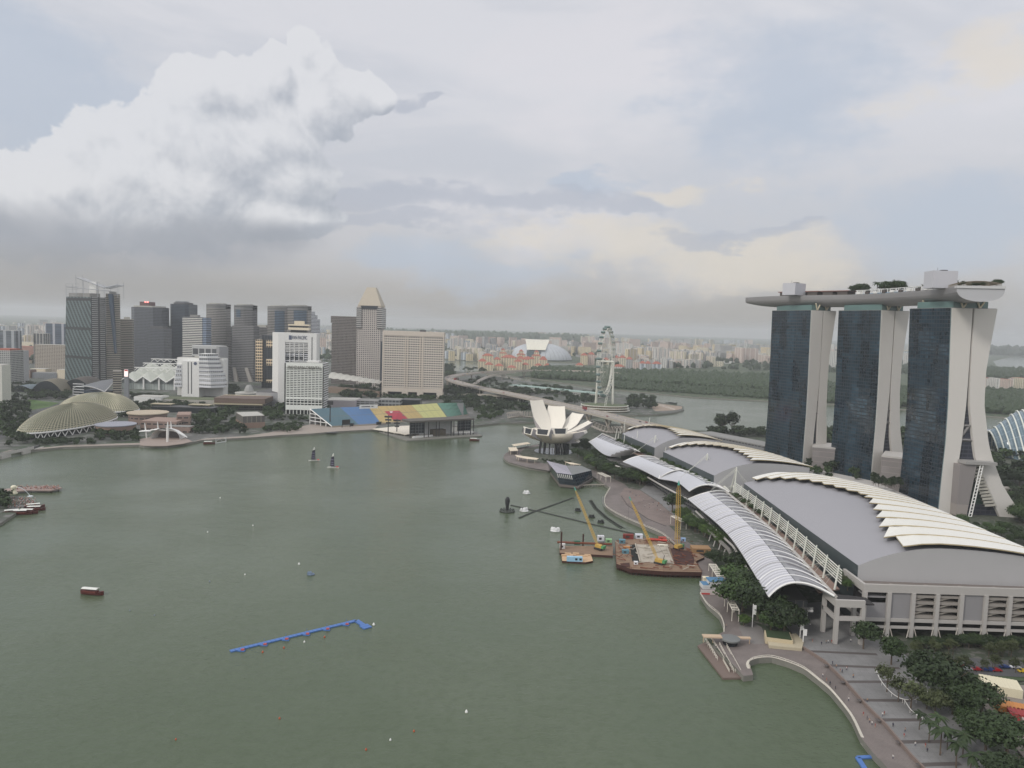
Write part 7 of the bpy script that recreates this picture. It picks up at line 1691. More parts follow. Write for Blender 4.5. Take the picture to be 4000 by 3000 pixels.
# yard containers and cabins
for (x_, y_, w_, d_, h_, c_, lb) in ((1185, 970, 7, 5, 3.6, S(214, 206, 178), 'cream site cabin with a ribbed roof in the works yard'), (1300, 1150, 6.5, 3, 3, S(190, 128, 70), 'orange container along the works yard hoarding'), (1420, 1215, 7, 3, 3, S(150, 56, 56), 'red container along the works yard hoarding')):
 p = gx(*C3(x_+70, y_+60), 3); b = MB(); b.obox((p[0], p[1]), (0.9, -0.35), w_, d_, 3, 3+h_, 0)
 for k in range(9): b.obox((p[0]+(k-4)*w_*.2*.93, p[1]-(k-4)*w_*.2*.36), (0.9, -0.35), 0.2, d_+.06, 3, 3.08+h_, 0)
 tag(b.build('container', mat('cont_%d' % x_, c_, 0.6, var=0.1), org=(*p, 3)), lb, 'container')
for (x_, y_, c_, lb) in ((1300, 1035, S(150, 96, 170), 'purple covered stack in the works yard'), (1200, 1030, S(120, 150, 140), 'pale green covered stack in the works yard')):
 p = gx(*C3(x_+30, y_+10), 3); b = MB(); b.rings([[(p[0]+cos(a)*5*k, p[1]+sin(a)*3*k, 3+z_) for a in [2*pi*j/9 for j in range(9)]] for k, z_ in ((1, 0), (1, 1.2), (.6, 2.2), (.1, 2.4))]); tag(b.build('covered_stack', mat('cov_%d' % x_, c_, 0.7), org=(*p, 3)), lb, 'stack')
b = MB(); L_ = [Vector(gx(*C3(x_, y_), 3)) for x_, y_ in ((1160, 950), (1240, 1040), (1230, 1120), (1452, 1310))]
for a, c in zip(L_, L_[1:]): d = (c-a).normalized(); n_ = Vector((-d.y, d.x)); b.prism([tuple(a), tuple(c), tuple(c+n_*.25), tuple(a+n_*.25)], 3, 5.4)
tag(b.build('hoarding', mm('hoarding_pale'), org=(*L_[0], 3)), 'long pale hoarding fence round the works yard', 'hoarding')
# ------------------------------------------------------------------ lotus museum
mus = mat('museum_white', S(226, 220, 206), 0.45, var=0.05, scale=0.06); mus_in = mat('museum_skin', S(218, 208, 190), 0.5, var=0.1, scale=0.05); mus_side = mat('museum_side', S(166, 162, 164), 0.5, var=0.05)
Mc = Vector(G(2150, 1785, 3)); Mc = Vector((X(2158, 868, 1785), 868, 0))
t = thing('lotus_museum', 'white museum shaped like an opening lotus of ten petals', 'museum', (Mc.x, Mc.y, 3))
YM = Mc.y
def petal(tip, w, base_z=16.5, name='petal', thick=1.6, win=None):
 """tip: (dx, dy, z) of the petal end relative to the centre; the underside bellies down"""
 tip = Vector(tip); h = Vector((tip.x, tip.y, 0)); ln = h.length; d = h.normalized(); n_ = Vector((-d.y, d.x, 0))
 b = MB(); N = 12; top = []; bot = []
 for i in range(N+1):
  s_ = i/N
  r = ln*(0.16+0.84*s_**0.85)
  zt_ = 24.5+(tip.z-24.5)*s_**1.35
  zb_ = base_z+(tip.z-thick-base_z)*s_**2.0
  ww = w*1.12*(0.5+0.5*min(1, s_*1.8)**0.9)*(1-0.2*max(0, s_-.55)*2)
  c = Vector((Mc.x, Mc.y, 0))+d*r
  bulge = ww*0.10
  top.append([c+n_*ww+Vector((0, 0, zt_)), c+n_*ww*.4+Vector((0, 0, zt_-bulge*.6)), c-n_*ww*.4+Vector((0, 0, zt_-bulge*.6)), c-n_*ww+Vector((0, 0, zt_))])
  k = 0.55*(1-s_)+0.9*s_
  rb = ln*(0.10+0.90*s_**0.8)+1.6*s_
  cb = Vector((Mc.x, Mc.y, 0))+d*rb
  bot.append([cb+n_*ww*k*.93+Vector((0, 0, zb_+1.2*(1-s_))), cb+n_*ww*k*.4+Vector((0, 0, zb_)), cb-n_*ww*k*.4+Vector((0, 0, zb_)), cb-n_*ww*k*.93+Vector((0, 0, zb_+1.2*(1-s_)))])
 for i in range(N):
  for j in range(3):
   b.face([top[i][j], top[i][j+1], top[i+1][j+1], top[i+1][j]], 0); b.face([bot[i][j+1], bot[i][j], bot[i+1][j], bot[i+1][j+1]], 1)
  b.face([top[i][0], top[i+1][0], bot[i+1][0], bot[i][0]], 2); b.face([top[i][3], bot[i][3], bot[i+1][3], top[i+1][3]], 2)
 b.face([top[N][0], top[N][1], top[N][2], top[N][3], bot[N][3], bot[N][2], bot[N][1], bot[N][0]], 0)
 o = b.build(name, [mus, mus_in, mus_side], t)
 if win:
  b = MB(); e = top[N]; f_ = bot[N]; ofs = d*0.25
  P_ = lambda u, v: e[0].lerp(e[3], u).lerp(f_[0].lerp(f_[3], u), v)+ofs
  b.face([P_(.14, .12), P_(.86, .12), P_(.86, .88), P_(.14, .88)]); b.build('end_window', glass_dark, o)
 return o
def tipat(px_, py_, dy):
 Y_ = YM+dy; x_ = X(px_, Y_, py_); return (x_-Mc.x, dy, HZ((x_, Y_), py_))
petal(tipat(2095, 1562, 27), 11)
petal(tipat(2174, 1585, 34), 11.2)
petal(tipat(2258, 1614, 32), 10)
petal(tipat(2306, 1646, 8), 9.5)
for (px_, py_, dy, w) in ((2046, 1668, -2, 7.5), (2066, 1671, -20, 9.5), (2121, 1674, -28, 10.5), (2188, 1671, -26, 10.5)): petal(tipat(px_, py_, dy), w, 14.5, thick=7.5, win=True)
petal(tipat(2285, 1682, -12), 9.5, 13.5, thick=3)
petal(tipat(2258, 1722, -10), 6.5, 13, win=False)
b = MB(); b.lathe([(4, 13), (13, 13.6), (21, 16.6), (27, 21.5), (29, 27), (27.5, 27.8), (19, 26), (.1, 25)], (Mc.x, Mc.y, 0), 24); b.build('bowl', [mus_in], t, smooth=True)
b = MB(); b.lathe([(3.2, 25.3), (3.2, 26.2), (0.1, 26.3)], (Mc.x+1, Mc.y-3, .6), 16); b.build('rain_oculus_trim', mus_side, t)
b = MB(); b.lathe([(9, 3), (9, 15.2)], (Mc.x+11, Mc.y+5, 0), 20); b.build('lobby_glazing', glass_dark, t)
for (dx, dy) in ((-16, -9), (-12, -10.5), (-10, -5), (3, -11), (-17, -3), (-5, -12), (6, -9)):
 b = MB(); b.tube((Mc.x+dx*.95, Mc.y+dy, 2.6), (Mc.x+dx*.86, Mc.y+dy*.8, 18), 0.75, n=8); b.build('column', dark_steel, t)
b = MB()
for k in range(6): b.tube((Mc.x-7+k*3.2, Mc.y-5, 2.8), (Mc.x-5.6+k*3.2, Mc.y-5, 15.5), 0.25, n=4); b.tube((Mc.x-5.6+k*3.2, Mc.y-5, 15.5), (Mc.x-3.9+k*3.2, Mc.y-5, 2.8), 0.25, n=4)
b.build('brace_lattice', white, t)
b = MB(); b.lathe([(24, 0), (24, 0.25), (0.1, 0.26)], (Mc.x+2, Mc.y-1, 2.55), 40); tag(b.build('lily_pond', mat('pond_water', (0.03, 0.036, 0.034, 1), 0.1), org=(Mc.x, Mc.y, 2.5)), None, None, None, 'structure')
sheet('museum_deck', [(1966, 1786), (1975, 1797), (1990, 1806), (2063, 1826), (2139, 1838), (2230, 1842), (2190, 1818), (2100, 1806), (2045, 1790), (2030, 1770), (2050, 1752), (2110, 1742), (2100, 1736), (2010, 1752), (1972, 1772)], ZD+.02, boardm)
for (pts, lb) in (([(1999, 1736), (2010, 1743), (2073, 1733), (2060, 1727)], 'cream sail canopy at the rear of the museum deck'), ([(1985, 1748), (1993, 1762), (2024, 1760), (2017, 1747)], 'squarish cream sail canopy on the tip of the museum deck'), ([(2012, 1777), (2040, 1781), (2105, 1790), (2096, 1795), (2060, 1792), (2020, 1784)], 'long cream sail canopy along the museum deck edge'), ([(2205, 1803), (2240, 1808), (2270, 1815), (2230, 1813)], 'small cream canopy between the museum and the glass pavilion')):
 q = [G(x_, y_, 7.0) for x_, y_ in pts]; t = thing('sail_canopy', lb, 'canopy', (q[0].x, q[0].y, ZD)); b = MB(); b.prism([tuple(p[:2]) for p in q], 6.7, 7.05, 0, None, True); b.build('sail_roof', mm('sail_cream', S(220, 206, 182), 0.6), t)
 for p in (inset([tuple(p[:2]) for p in q], .85)): b = MB(); b.tube((p[0], p[1], ZD), (p[0], p[1], 6.7), 0.22, n=5); b.build('post', mm('sail_cream'), t)
# helix footbridge fragments behind the museum
t = thing('helix_bridge', 'tubular steel footbridge with curling ribs landing behind the museum', 'bridge', (*gx(2340, 1690), 3))
H_ = cspline([G(x_, y_, 8) for x_, y_ in ((1985, 1633), (2030, 1628), (2090, 1632))], 6)
def helix(P_, r, m_):
 b = MB(); n = len(P_)
 for k in range(n-1):
  d = (P_[k+1]-P_[k]).normalized(); n_ = Vector((-d.y, d.x, 0))
  for ph in (0, pi/2):
   b.path([P_[k].lerp(P_[k+1], j/6)+n_*(cos(ph+j*pi/3)*r)+Vector((0, 0, 4+sin(ph+j*pi/3)*r)) for j in range(7)], 0.3, 4)
 b.path([p+Vector((0, 0, .5)) for p in P_], 1.4, 4); return b.build('bridge_lattice', m_, t)
helix(H_, 5, mm('helix_steel', S(160, 152, 142), 0.5)); helix(cspline([G(x_, y_, 8) for x_, y_ in ((2310, 1665), (2365, 1688), (2420, 1690), (2480, 1682), (2530, 1674))], 5), 5, mm('helix_steel'))
# ------------------------------------------------------------------ crystal glass pavilion on the water
t = thing('glass_pavilion', 'faceted dark glass pavilion with a tilted ribbed roof standing in the water', 'pavilion', (*gx(2210, 1890, 0), 0))
C5 = lambda x_, y_: (1900+x_/3.687, 1500+y_/3.687)
b1, b2, b3, b4 = [G(*C5(x_, y_), 1.0) for x_, y_ in ((930, 1300), (1060, 1470), (1330, 1500), (1530, 1380))]
b5 = Vector(G(*C5(1300, 1290), 1.0))
T1_ = C5(865, 1105); T2_ = C5(1010, 1280); T3_ = C5(1235, 1312); T4_ = C5(1515, 1245); T5_ = C5(1370, 1180); T6_ = C5(1155, 1180)
def up(g, T): z_ = HZ((g.x, g.y), T[1]); return Vector((X(T[0], g.y, T[1]), g.y, z_))
u1, u2, u3, u4, u5 = up(b1, T1_), up(b2, T2_), up(b3, T3_), up(b4, T4_), up(b5, T6_)
u6 = up(Vector((b5.x+12, b5.y+6, 1)), T5_)
b = MB()
for q in ([b1, b2, u2, u1], [b2, b3, u3, u2], [b3, b4, u4, u3], [b4, b5, u6, u4], [b5, b1, u1, u5]): b.face(q, 0, [(0, 0), (20, 0), (20, 14), (0, 14)])
b.build('wall', facade('pavilion_glazing', S(50, 56, 62), (0.014, 0.024, 0.036, 1), 2.2, 3, (0.04, 0.96), (0.04, 0.96), rough=.3, grough=.06), t)
b = MB(); b.face([u1, u2, u3, u5], 0, [(0, 0), (8, 0), (8, 1), (0, 1)]); b.build('ribbed_roof', vault_mat('pav_ribs', S(176, 172, 180), S(112, 110, 120), 2, 14), t)
b = MB(); b.face([u3, u4, u6, u5], 0, [(0, 0), (8, 0), (8, 1), (0, 1)]); b.build('rear_roof', mm('pav_grey', S(118, 120, 118), 0.5), t)
b = MB(); q = [b1, b2, b3, b4, b5]; b.prism([tuple(p[:2]) for p in q], -1, 0.98, 0); b.prism(inset([tuple(p[:2]) for p in q], 1.05), .985, 3.0, 0); b.build('base', mm('pav_base', S(104, 96, 90), 0.8), t)
b = MB()
for k in range(8):
 s_ = (k+.5)/8; p = u2.lerp(u3, s_); b.tube(p+Vector((.0, -.8, -.6)), p+Vector((1.0, -.8, -4.2)), 0.4, n=4)
b.build('front_rib', white, t)
b = MB(); L_ = cspline([G(*C5(x_, y_), 2) for x_, y_ in ((1300, 1480), (1450, 1455), (1640, 1450), (1780, 1455))], 5)
for a, c in zip(L_, L_[1:]): b.prism([(a.x, a.y), (c.x, c.y), (c.x, c.y+2.4), (a.x, a.y+2.4)], 1.6, 2.1, 0, None, True); b.tube((a.x, a.y+.3, -1), (a.x, a.y+.3, 1.7), .25, n=5)
tag(b.build('jetty', mm('jetty_grey', S(142, 134, 124), 0.8), org=tuple(L_[0])), 'narrow pale jetty linking the glass pavilion to the boardwalk', 'jetty')
# ------------------------------------------------------------------ ribbed conservatory
t = thing('conservatory', 'ribbed glass conservatory arching beside the splayed hotel tower', 'conservatory', (*gx(3990, 1720, 3), 3))
Yg = 960
rib_t = [(1440, 1655, 1320), (1555, 1590, 1220), (1632, 1520, 1150), (1728, 1470, 1105), (1812, 1430, 1060), (1905, 1404, 1045), (2010, 1388, 1050)]
R_ = []
C35 = lambda x_, y_: (3500+x_/2.764, 1550+y_/2.764)
for k in range(9):
 s_ = k/8
 lx, ly = C35(985+k*62, 355-k*4); tx, ty = C35(1010+k*60, 330-k*46 if k < 5 else 120-(k-4)*12); ex, ey = C35(1140+k*72, 400+k*12)
 Y0, Y1 = Yg+15+k*7, Yg-25-k*9
 P0 = Vector((X(lx, Y0, ly), Y0, 6)); P1 = Vector((X(ex, Y1, ey), Y1, 4)); Ym_ = Y0-12
 Pm = Vector((X(tx, Ym_, ty), Ym_, HZ((X(tx, Ym_, ty), Ym_), ty)))
 pts = []
 for j in range(13):
  u = j/12; q = P0*((1-u)**2)+(Pm*2-(P0+P1)*0.5)*(2*u*(1-u))*0.95+P1*(u*u); pts.append(q)
 R_.append(pts)
b = MB(); b.grid(lambda i, j: R_[j][i]+Vector((0, 0, -1.0)), 12, 8); b.build('glass_shell', facade('conservatory_glazing', S(120, 136, 144), (0.10, 0.15, 0.18, 1), 1, 0.5, (0.04, 0.96), (0.06, 0.94), grough=.15, var=.15), t, smooth=True)
b = MB()
for pts in R_: b.path(pts, 0.9, 6)
b.build('arch_rib', mat('rib_cream', S(216, 218, 208), 0.5), t)
lowbox('podium_block', 'low grey blue slab building at the foot of the conservatory', 3850, 3965, 1722, 1684, 20, mm('slab_blue', S(140, 146, 156), 0.6), mm('slab_blue'))
b = MB(); L_ = [gx(x_, y_, 14) for x_, y_ in ((3905, 1905), (4150, 1912))]; b.prism([L_[0], L_[1], (L_[1][0], L_[1][1]+9), (L_[0][0], L_[0][1]+9)], 11, 13.5, 0, None, True)
for k in range(3): xx = L_[0][0]+8+k*18; b.prism([(xx, L_[0][1]+3), (xx+2, L_[0][1]+3), (xx+2, L_[0][1]+5), (xx, L_[0][1]+5)], 2, 10.99)
tag(b.build('flyover', conc, org=(*L_[0], 3)), 'short stretch of concrete flyover in the trees behind the splayed tower', 'flyover')
# ------------------------------------------------------------------ trees
def leaf_mat(name, c1, c2, c3):
 m, t, b = new_mat(name)
 g = t.node('ShaderNodeNewGeometry').outputs['Position']
 oi = t.node('ShaderNodeObjectInfo').outputs['Random']
 n = t.noise(g, 0.35, 3, 0.6); n2 = t.noise(g, 2.2, 2, 0.5)
 c = t.mix(t.step(n, 0.35, 0.65), c1, c2); c = t.mix(t.m('MULTIPLY', t.step(n2, 0.45, 0.7), 0.6), c, c3)
 k = t.vm('SCALE', c); t.put(k.node.inputs['Scale'], t.m('ADD', 0.52, t.m('MULTIPLY', oi, 0.5)))
 t.l.new(k, b.inputs['Base Color']); b.inputs['Roughness'].default_value = 0.6; b.inputs['Specular IOR Level'].default_value = 0.25
 return m
bark = mat('bark', S(92, 80, 68), 0.9)
LF = {'dark': leaf_mat('leaf_dark', (0.030, 0.052, 0.020, 1), (0.042, 0.068, 0.024, 1), (0.060, 0.088, 0.030, 1)),
  'mid': leaf_mat('leaf_mid', (0.040, 0.075, 0.022, 1), (0.058, 0.100, 0.028, 1), (0.085, 0.135, 0.036, 1)),
  'lime': leaf_mat('leaf_lime', (0.060, 0.110, 0.022, 1), (0.085, 0.145, 0.030, 1), (0.120, 0.180, 0.042, 1)),
  'olive': leaf_mat('leaf_olive', (0.062, 0.078, 0.030, 1), (0.082, 0.098, 0.040, 1), (0.105, 0.120, 0.055, 1))}
def crown_mesh(name, rx, rz, z0, ncl, per, leaf, m, seed, hollow=0.45, flat=1.0):
 """leaf sprays gathered into clumps through the crown's volume"""
 r_ = random.Random(seed); b = MB()
 lobes = [(r_.uniform(-.45, .45)*rx, r_.uniform(-.45, .45)*rx, r_.uniform(-.2, .35)*rz, r_.uniform(.5, .72)) for _ in range(6)]+[(0, 0, 0, .8)]
 for k in range(ncl):
  lx, ly, lz, lr = r_.choice(lobes)
  while True:
   v = Vector((r_.uniform(-1, 1), r_.uniform(-1, 1), r_.uniform(-.75, 1)))
   if hollow < v.length < 1: break
  c = Vector((lx+v.x*rx*lr, ly+v.y*rx*lr, z0+rz+lz+v.z*rz*lr*flat)); cr = rx*r_.uniform(.10, .2)
  for j in range(per):
   o = Vector((r_.gauss(0, 1), r_.gauss(0, 1), r_.gauss(0, .7)))*cr*.6
   p = c+o; n_ = (v*0.9+Vector((r_.uniform(-1, 1), r_.uniform(-1, 1), r_.uniform(-.2, 1.2)))).normalized()
   e = n_.cross(Vector((r_.uniform(-1, 1), r_.uniform(-1, 1), r_.uniform(-1, 1)))).normalized(); f_ = n_.cross(e); s_ = leaf*r_.uniform(.6, 1.3)
   b.face([p-e*s_-f_*s_*.45, p+e*s_*.2-f_*s_*.7, p+e*s_+f_*s_*.2, p-e*s_*.1+f_*s_*.75])
 return b.mesh(name, m)
def trunk_mesh(name, h, r, spread, seed, nl=5):
 r_ = random.Random(seed); b = MB(); b.tube((0, 0, -.3), (0.1*h*.2, 0, h), r, r*.7, 7)
 for k in range(nl):
  a = 2*pi*k/nl+r_.uniform(-.4, .4); s_ = Vector((0, 0, h*r_.uniform(.7, .98))); e = s_+Vector((cos(a)*spread, sin(a)*spread, spread*r_.uniform(.8, 1.4)))
  mid = s_.lerp(e, .5)+Vector((0, 0, -.1*spread)); b.tube(s_, mid, r*.5, r*.35, 5); b.tube(mid, e, r*.35, r*.12, 5)
  e2 = mid+Vector((cos(a+.8)*spread*.6, sin(a+.8)*spread*.6, spread*.7)); b.tube(mid, e2, r*.3, r*.1, 4)
 return b.mesh(name, bark)
# kinds at unit: metres, height about 12
KT = {}
for c_ in LF:
 KT['round_'+c_] = (trunk_mesh('trunk', 4.2, .32, 2.6, 3), [crown_mesh('crown', 5.2, 4.0, 3.2, 210, 14, .36, LF[c_], 11+i) for i in range(2)])
 KT['broad_'+c_] = (trunk_mesh('trunk', 4.0, .4, 4.0, 5), [crown_mesh('crown', 7.0, 3.2, 3.6, 270, 14, .42, LF[c_], 31+i) for i in range(2)])
KT['sparse'] = (trunk_mesh('trunk', 5.0, .22, 2.2, 8, 6), [crown_mesh('crown', 4.2, 3.6, 3.8, 110, 9, .34, LF['olive'], 51+i, .3) for i in range(2)])
KT['cone'] = (trunk_mesh('trunk', 2.0, .2, .8, 9, 3), [crown_mesh('crown', 2.3, 5.2, 1.0, 90, 10, .45, LF['dark'], 61, .2)])
KT['tall'] = (trunk_mesh('trunk', 7.0, .5, 4.0, 12, 7), [crown_mesh('crown', 5.8, 7.5, 4.5, 190, 13, .62, LF['dark'], 71+i, .35) for i in range(2)])
FAR_T = {}
for c_ in ('dark', 'mid', 'olive'):
 b = MB(); FAR_T[c_] = [crown_mesh('tree', 6, 4.4, .6, 46, 10, .95, LF[c_], 81+i, .45) for i in range(3)]
MASS_V = {c_: [crown_mesh('tree', 6, 4.4, .6, 24, 8, 1.15, LF[c_], 181+i, .45) for i in range(2)] for c_ in ('dark', 'mid', 'olive')}
MASSL = []
def mass(kind, x, y, z, h): s_ = h/9.6; MASSL.append((kind, TR.randrange(2), x, y, z, s_*TR.uniform(.85, 1.25), s_, TR.uniform(0, 6.28)))
def build_mass():
 import numpy as np
 kinds = ['dark', 'mid', 'olive']; src = {}
 for k in kinds:
  for j, me in enumerate(MASS_V[k]):
   a = np.empty(len(me.vertices)*3, np.float32); me.vertices.foreach_get('co', a); src[k, j] = a.reshape(-1, 3)
 vs = []; mi = []
 for (k, j, x, y, z, sx, sz, a) in MASSL:
  v = src[k, j]; c, s_ = cos(a)*sx, sin(a)*sx
  vs.append(np.stack([v[:, 0]*c-v[:, 1]*s_+x, v[:, 0]*s_+v[:, 1]*c+y, v[:, 2]*sz+z], 1)); mi.append(np.full(len(v)//4, kinds.index(k), np.int32))
 v = np.concatenate(vs).astype(np.float32); n = len(v)
 me = bpy.data.meshes.new('tree_mass'); me.vertices.add(n); me.vertices.foreach_set('co', v.ravel()); me.loops.add(n); me.loops.foreach_set('vertex_index', np.arange(n, dtype=np.int32)); me.polygons.add(n//4); me.polygons.foreach_set('loop_start', np.arange(0, n, 4, dtype=np.int32))
 for k in kinds: me.materials.append(LF[k])
 me.polygons.foreach_set('material_index', np.concatenate(mi)); me.update(calc_edges=True); me.validate()
 o = bpy.data.objects.new('tree_mass', me); col.objects.link(o); tag(o, 'the many smaller trees along the far shores and between the buildings', 'trees', None, 'stuff')
def palm_mesh():
 b = MB(); r_ = random.Random(4)
 for k in range(15):
  a = 2*pi*k/15+r_.uniform(-.1, .1); el_ = r_.uniform(-.1, .9); prev = None
  for j in range(7):
   s_ = j/6; rr = 3.6*s_; z = 8+sin(el_)*rr-1.9*s_*s_*1.4; c = Vector((cos(a)*rr, sin(a)*rr, z)); w = .6*sin(pi*min(1, s_*.9+.1))+.06; n_ = Vector((-sin(a), cos(a), 0))
   cur = (c+n_*w-Vector((0, 0, w*.5)), c, c-n_*w-Vector((0, 0, w*.5)))
   if prev: b.face([prev[0], cur[0], cur[1], prev[1]]); b.face([prev[1], cur[1], cur[2], prev[2]])
   prev = cur
 t = MB(); t.tube((0, 0, -.3), (.2, 0, 4), .22, .18, 7); t.tube((.2, 0, 4), (0, 0, 8.1), .18, .14, 7)
 return t.mesh('trunk', bark), [b.mesh('crown', LF['dark'])]
KT['palm'] = palm_mesh()
TR = random.Random(17)
def tree(kind, x, y, z, h, label, group=None, name='tree', cat='tree', wide=1.0):
 tm, cms = KT[kind]; base = {'cone': 11.6, 'palm': 9.5, 'tall': 19.0, 'sparse': 11.0}.get(kind, 11.2 if kind.startswith('round') else 10.4)
 s_ = h/base
 o = bpy.data.objects.new(name, None); col.objects.link(o); o.location = (x, y, z); o.rotation_euler = (0, 0, TR.uniform(0, 2*pi)); o.scale = (s_*wide, s_*wide*TR.uniform(.92, 1.08), s_)
 for nm, me in (('trunk', tm), ('crown', TR.choice(cms))):
  c = bpy.data.objects.new(nm, me); col.objects.link(c); c.parent = o
 return tag(o, label, cat, group)
def far_tree(kind, x, y, z, h, label, group, name='tree'):
 o = bpy.data.objects.new(name, TR.choice(FAR_T[kind])); col.objects.link(o); s_ = h/9.6; o.location = (x, y, z); o.rotation_euler = (0, 0, TR.uniform(0, 2*pi)); o.scale = (s_*TR.uniform(.85, 1.25), s_*TR.uniform(.85, 1.25), s_)
 return tag(o, label, 'tree', group)
# --- plaza trees, one by one (photo position of the foot, height in px, kind)
def tree_px(kind, bx, by, row_t, label, z=ZP, wide=1.0, name='tree'):
 p = G(bx, by, z); h = max(2.5, HZ((p.x, p.y), row_t)-z); return tree(kind, p.x, p.y, z, h, label, None, name, 'palm' if kind == 'palm' else 'tree', wide)
for (k, bx, by, rt, w, lb) in (('round_dark', 3372, 2534, 2422, 1.05, 'dark rounded tree beside the corner portal'), ('round_mid', 3481, 2596, 2480, 1.0, 'bright green rounded tree at the top of the plaza'), ('round_dark', 3589, 2660, 2535, .9, 'dark upright tree on a slim bare trunk by the plaza edge'),
        ('broad_dark', 3684, 2740, 2574, 1.1, 'largest dense dark tree behind the looping metal band'), ('sparse', 3464, 2702, 2590, 1.0, 'thin olive tree at the start of the looping metal band'), ('sparse', 3508, 2742, 2640, 1.0, 'thin olive tree inside the looping metal band'), ('sparse', 3556, 2776, 2655, 1.25, 'wider olive tree inside the curl of the metal band'),
        ('broad_dark', 3833, 2800, 2660, 1.0, 'broad dark tree at the works yard hoarding'), ('round_olive', 3650, 2800, 2690, 1.1, 'dull olive tree in the dark thicket below the largest tree'), ('broad_dark', 3720, 2790, 2690, 1.0, 'dark tree in the thicket beside the works yard'), ('broad_mid', 3782, 2860, 2770, .9, 'mid green crown rising from the thicket'), ('broad_dark', 3930, 2960, 2800, 1.15, 'dense dark tree by the corner of the works yard'), ('broad_dark', 3850, 2930, 2820, 1.1, 'dark tree next to the corner works yard tree'),
        ('round_olive', 3620, 2770, 2715, 1.2, 'low olive bushy tree at the palm row'), ('broad_dark', 3960, 3080, 2960, 1.2, 'dark tree filling the bottom corner'), ('round_lime', 3900, 3020, 2940, 1.0, 'bright green bush in the corner planting')):
 tree_px(k, bx, by, rt, lb, wide=w)
for i, (bx, by, rt, lb) in enumerate(((3627, 2900, 2800, 'tall palm beside the end of the curved metal band'), (3672, 2950, 2825, 'second tall palm along the plaza edge'), (3734, 3000, 2880, 'third palm along the plaza edge, drooping fronds'), (3700, 2930, 2840, 'palm leaning behind the plaza palm row'), (3790, 3050, 2930, 'yellowish palm in the corner of the plaza'), (3660, 2880, 2780, 'palm half hidden in the thicket'), (3760, 2960, 2850, 'palm between the thicket and the corner'), (3850, 3040, 2925, 'palm beside the corner hoarding'), (3590, 2850, 2770, 'small palm close to the olive trees'))):
 tree_px('palm', bx, by, rt, lb, wide=1.0)
# --- cluster between near canopy and boardwalk
for (k, bx, by, rt, w, lb) in (('broad_dark', 2880, 2250, 2155, 1.0, 'dark spreading tree beside the pergola with slats'), ('broad_mid', 2870, 2300, 2200, 1.0, 'mid green tree in the clump beside the near canopy'), ('broad_dark', 2920, 2330, 2225, 1.0, 'dark tree in the clump beside the near canopy foot'), ('broad_mid', 2900, 2390, 2262, 1.15, 'large tree at the middle of the canopy side clump'), ('broad_dark', 2960, 2420, 2280, 1.0, 'dark tree closing the clump at the canopy mouth'), ('round_dark', 2850, 2360, 2270, 1.0, 'dark tree overhanging the boardwalk pergola'),
        ('tall', 3040, 2455, 2318, 1.0, 'tall bright topped tree in front of the canopy mouth'), ('broad_dark', 3062, 2485, 2362, 1.1, 'wide dark tree on the cream planter'), ('broad_mid', 3010, 2470, 2385, 1.0, 'leafy tree at the shoulder of the cream planter'), ('broad_dark', 2795, 2210, 2150, 1.0, 'low dark tree behind the steel works jetty'), ('round_lime', 2905, 2445, 2400, 1.4, 'low bright shrub mass by the dark forecourt'), ('round_dark', 2626, 2000, 1922, 1.25, 'lone dark round tree at the edge of the event floor')):
 tree_px(k, bx, by, rt, lb, z=ZD, wide=w)
# --- rows along the promenade
for k in range(26):
 s_ = k/25; px_ = 2652+s_*185+TR.uniform(-8, 8); py_ = 2032+s_*118+TR.uniform(-8, 8)
 p = G(px_, py_, ZD); tree('round_lime' if k % 3 else 'round_mid', p.x, p.y, ZD, TR.uniform(9, 12), 'slender bright green promenade tree beside the near canopy', 'promenade trees beside the near canopy', wide=1.05)
for k in range(42):
 s_ = TR.random(); w_ = TR.random(); px_ = 2262+s_*270+w_*8; py_ = 1800+s_*92+(w_-.5)*26+16*sin(s_*3.1)
 p = G(px_, py_, ZD); tree(TR.choice(['round_mid', 'round_mid', 'round_lime', 'broad_dark']), p.x, p.y, ZD, TR.uniform(9.5, 13.5), 'leafy promenade tree below the middle canopy', 'promenade trees below the middle canopy', wide=1.15)
for (px_, py_, h_) in ((2255, 1768, 11), (2270, 1775, 12), (2288, 1782, 12), (2308, 1790, 13), (2325, 1776, 12), (2350, 1790, 13), (2372, 1800, 13), (2290, 1745, 10), (2262, 1735, 12), (2280, 1730, 12), (2250, 1740, 10), (2305, 1735, 11)):
 p = G(px_, py_+18, ZD); tree('broad_dark', p.x, p.y, ZD, h_, 'dark tree between the lotus museum and the far canopy', 'trees behind the lotus museum', wide=.95)
for k in range(20):
 p = G(2120+k*5.5, 1800+TR.uniform(-4, 4)+k*.6, ZD); far_tree('dark', p.x, p.y, ZD, TR.uniform(2, 3.2), 'low dark shrub planted round the lotus museum pond', 'shrubs round the museum pond', 'shrub')
# --- planted strip between canopies and halls
for k in range(26):
 s_ = k/25; y_ = 360+s_*200; x_ = 171+6*sin(s_*pi)+TR.uniform(-1, 1); tree('round_olive' if k % 2 else 'round_mid', x_, y_, 23.2, TR.uniform(4.5, 6.5), 'small garden tree under the masts of the near hall', 'garden trees along the near hall', wide=1.2)
for k in range(26):
 s_ = k/25; y_ = 598+s_*208; x_ = 167-46*s_+TR.uniform(-1.5, 1.5)
 if 700 < y_ < 716: continue
 tree('round_mid', x_, y_, 23.2, TR.uniform(5, 7.5), 'small garden tree under the masts of the farther halls', 'garden trees along the farther halls', wide=1.2)
# --- roof deck greenery
for (q, h_) in SKY_SPOTS: tree(TR.choice(['round_dark', 'palm', 'broad_dark']), q[0], q[1], 192.4, h_, 'small tree growing on the boat shaped roof deck', 'trees on the roof deck')
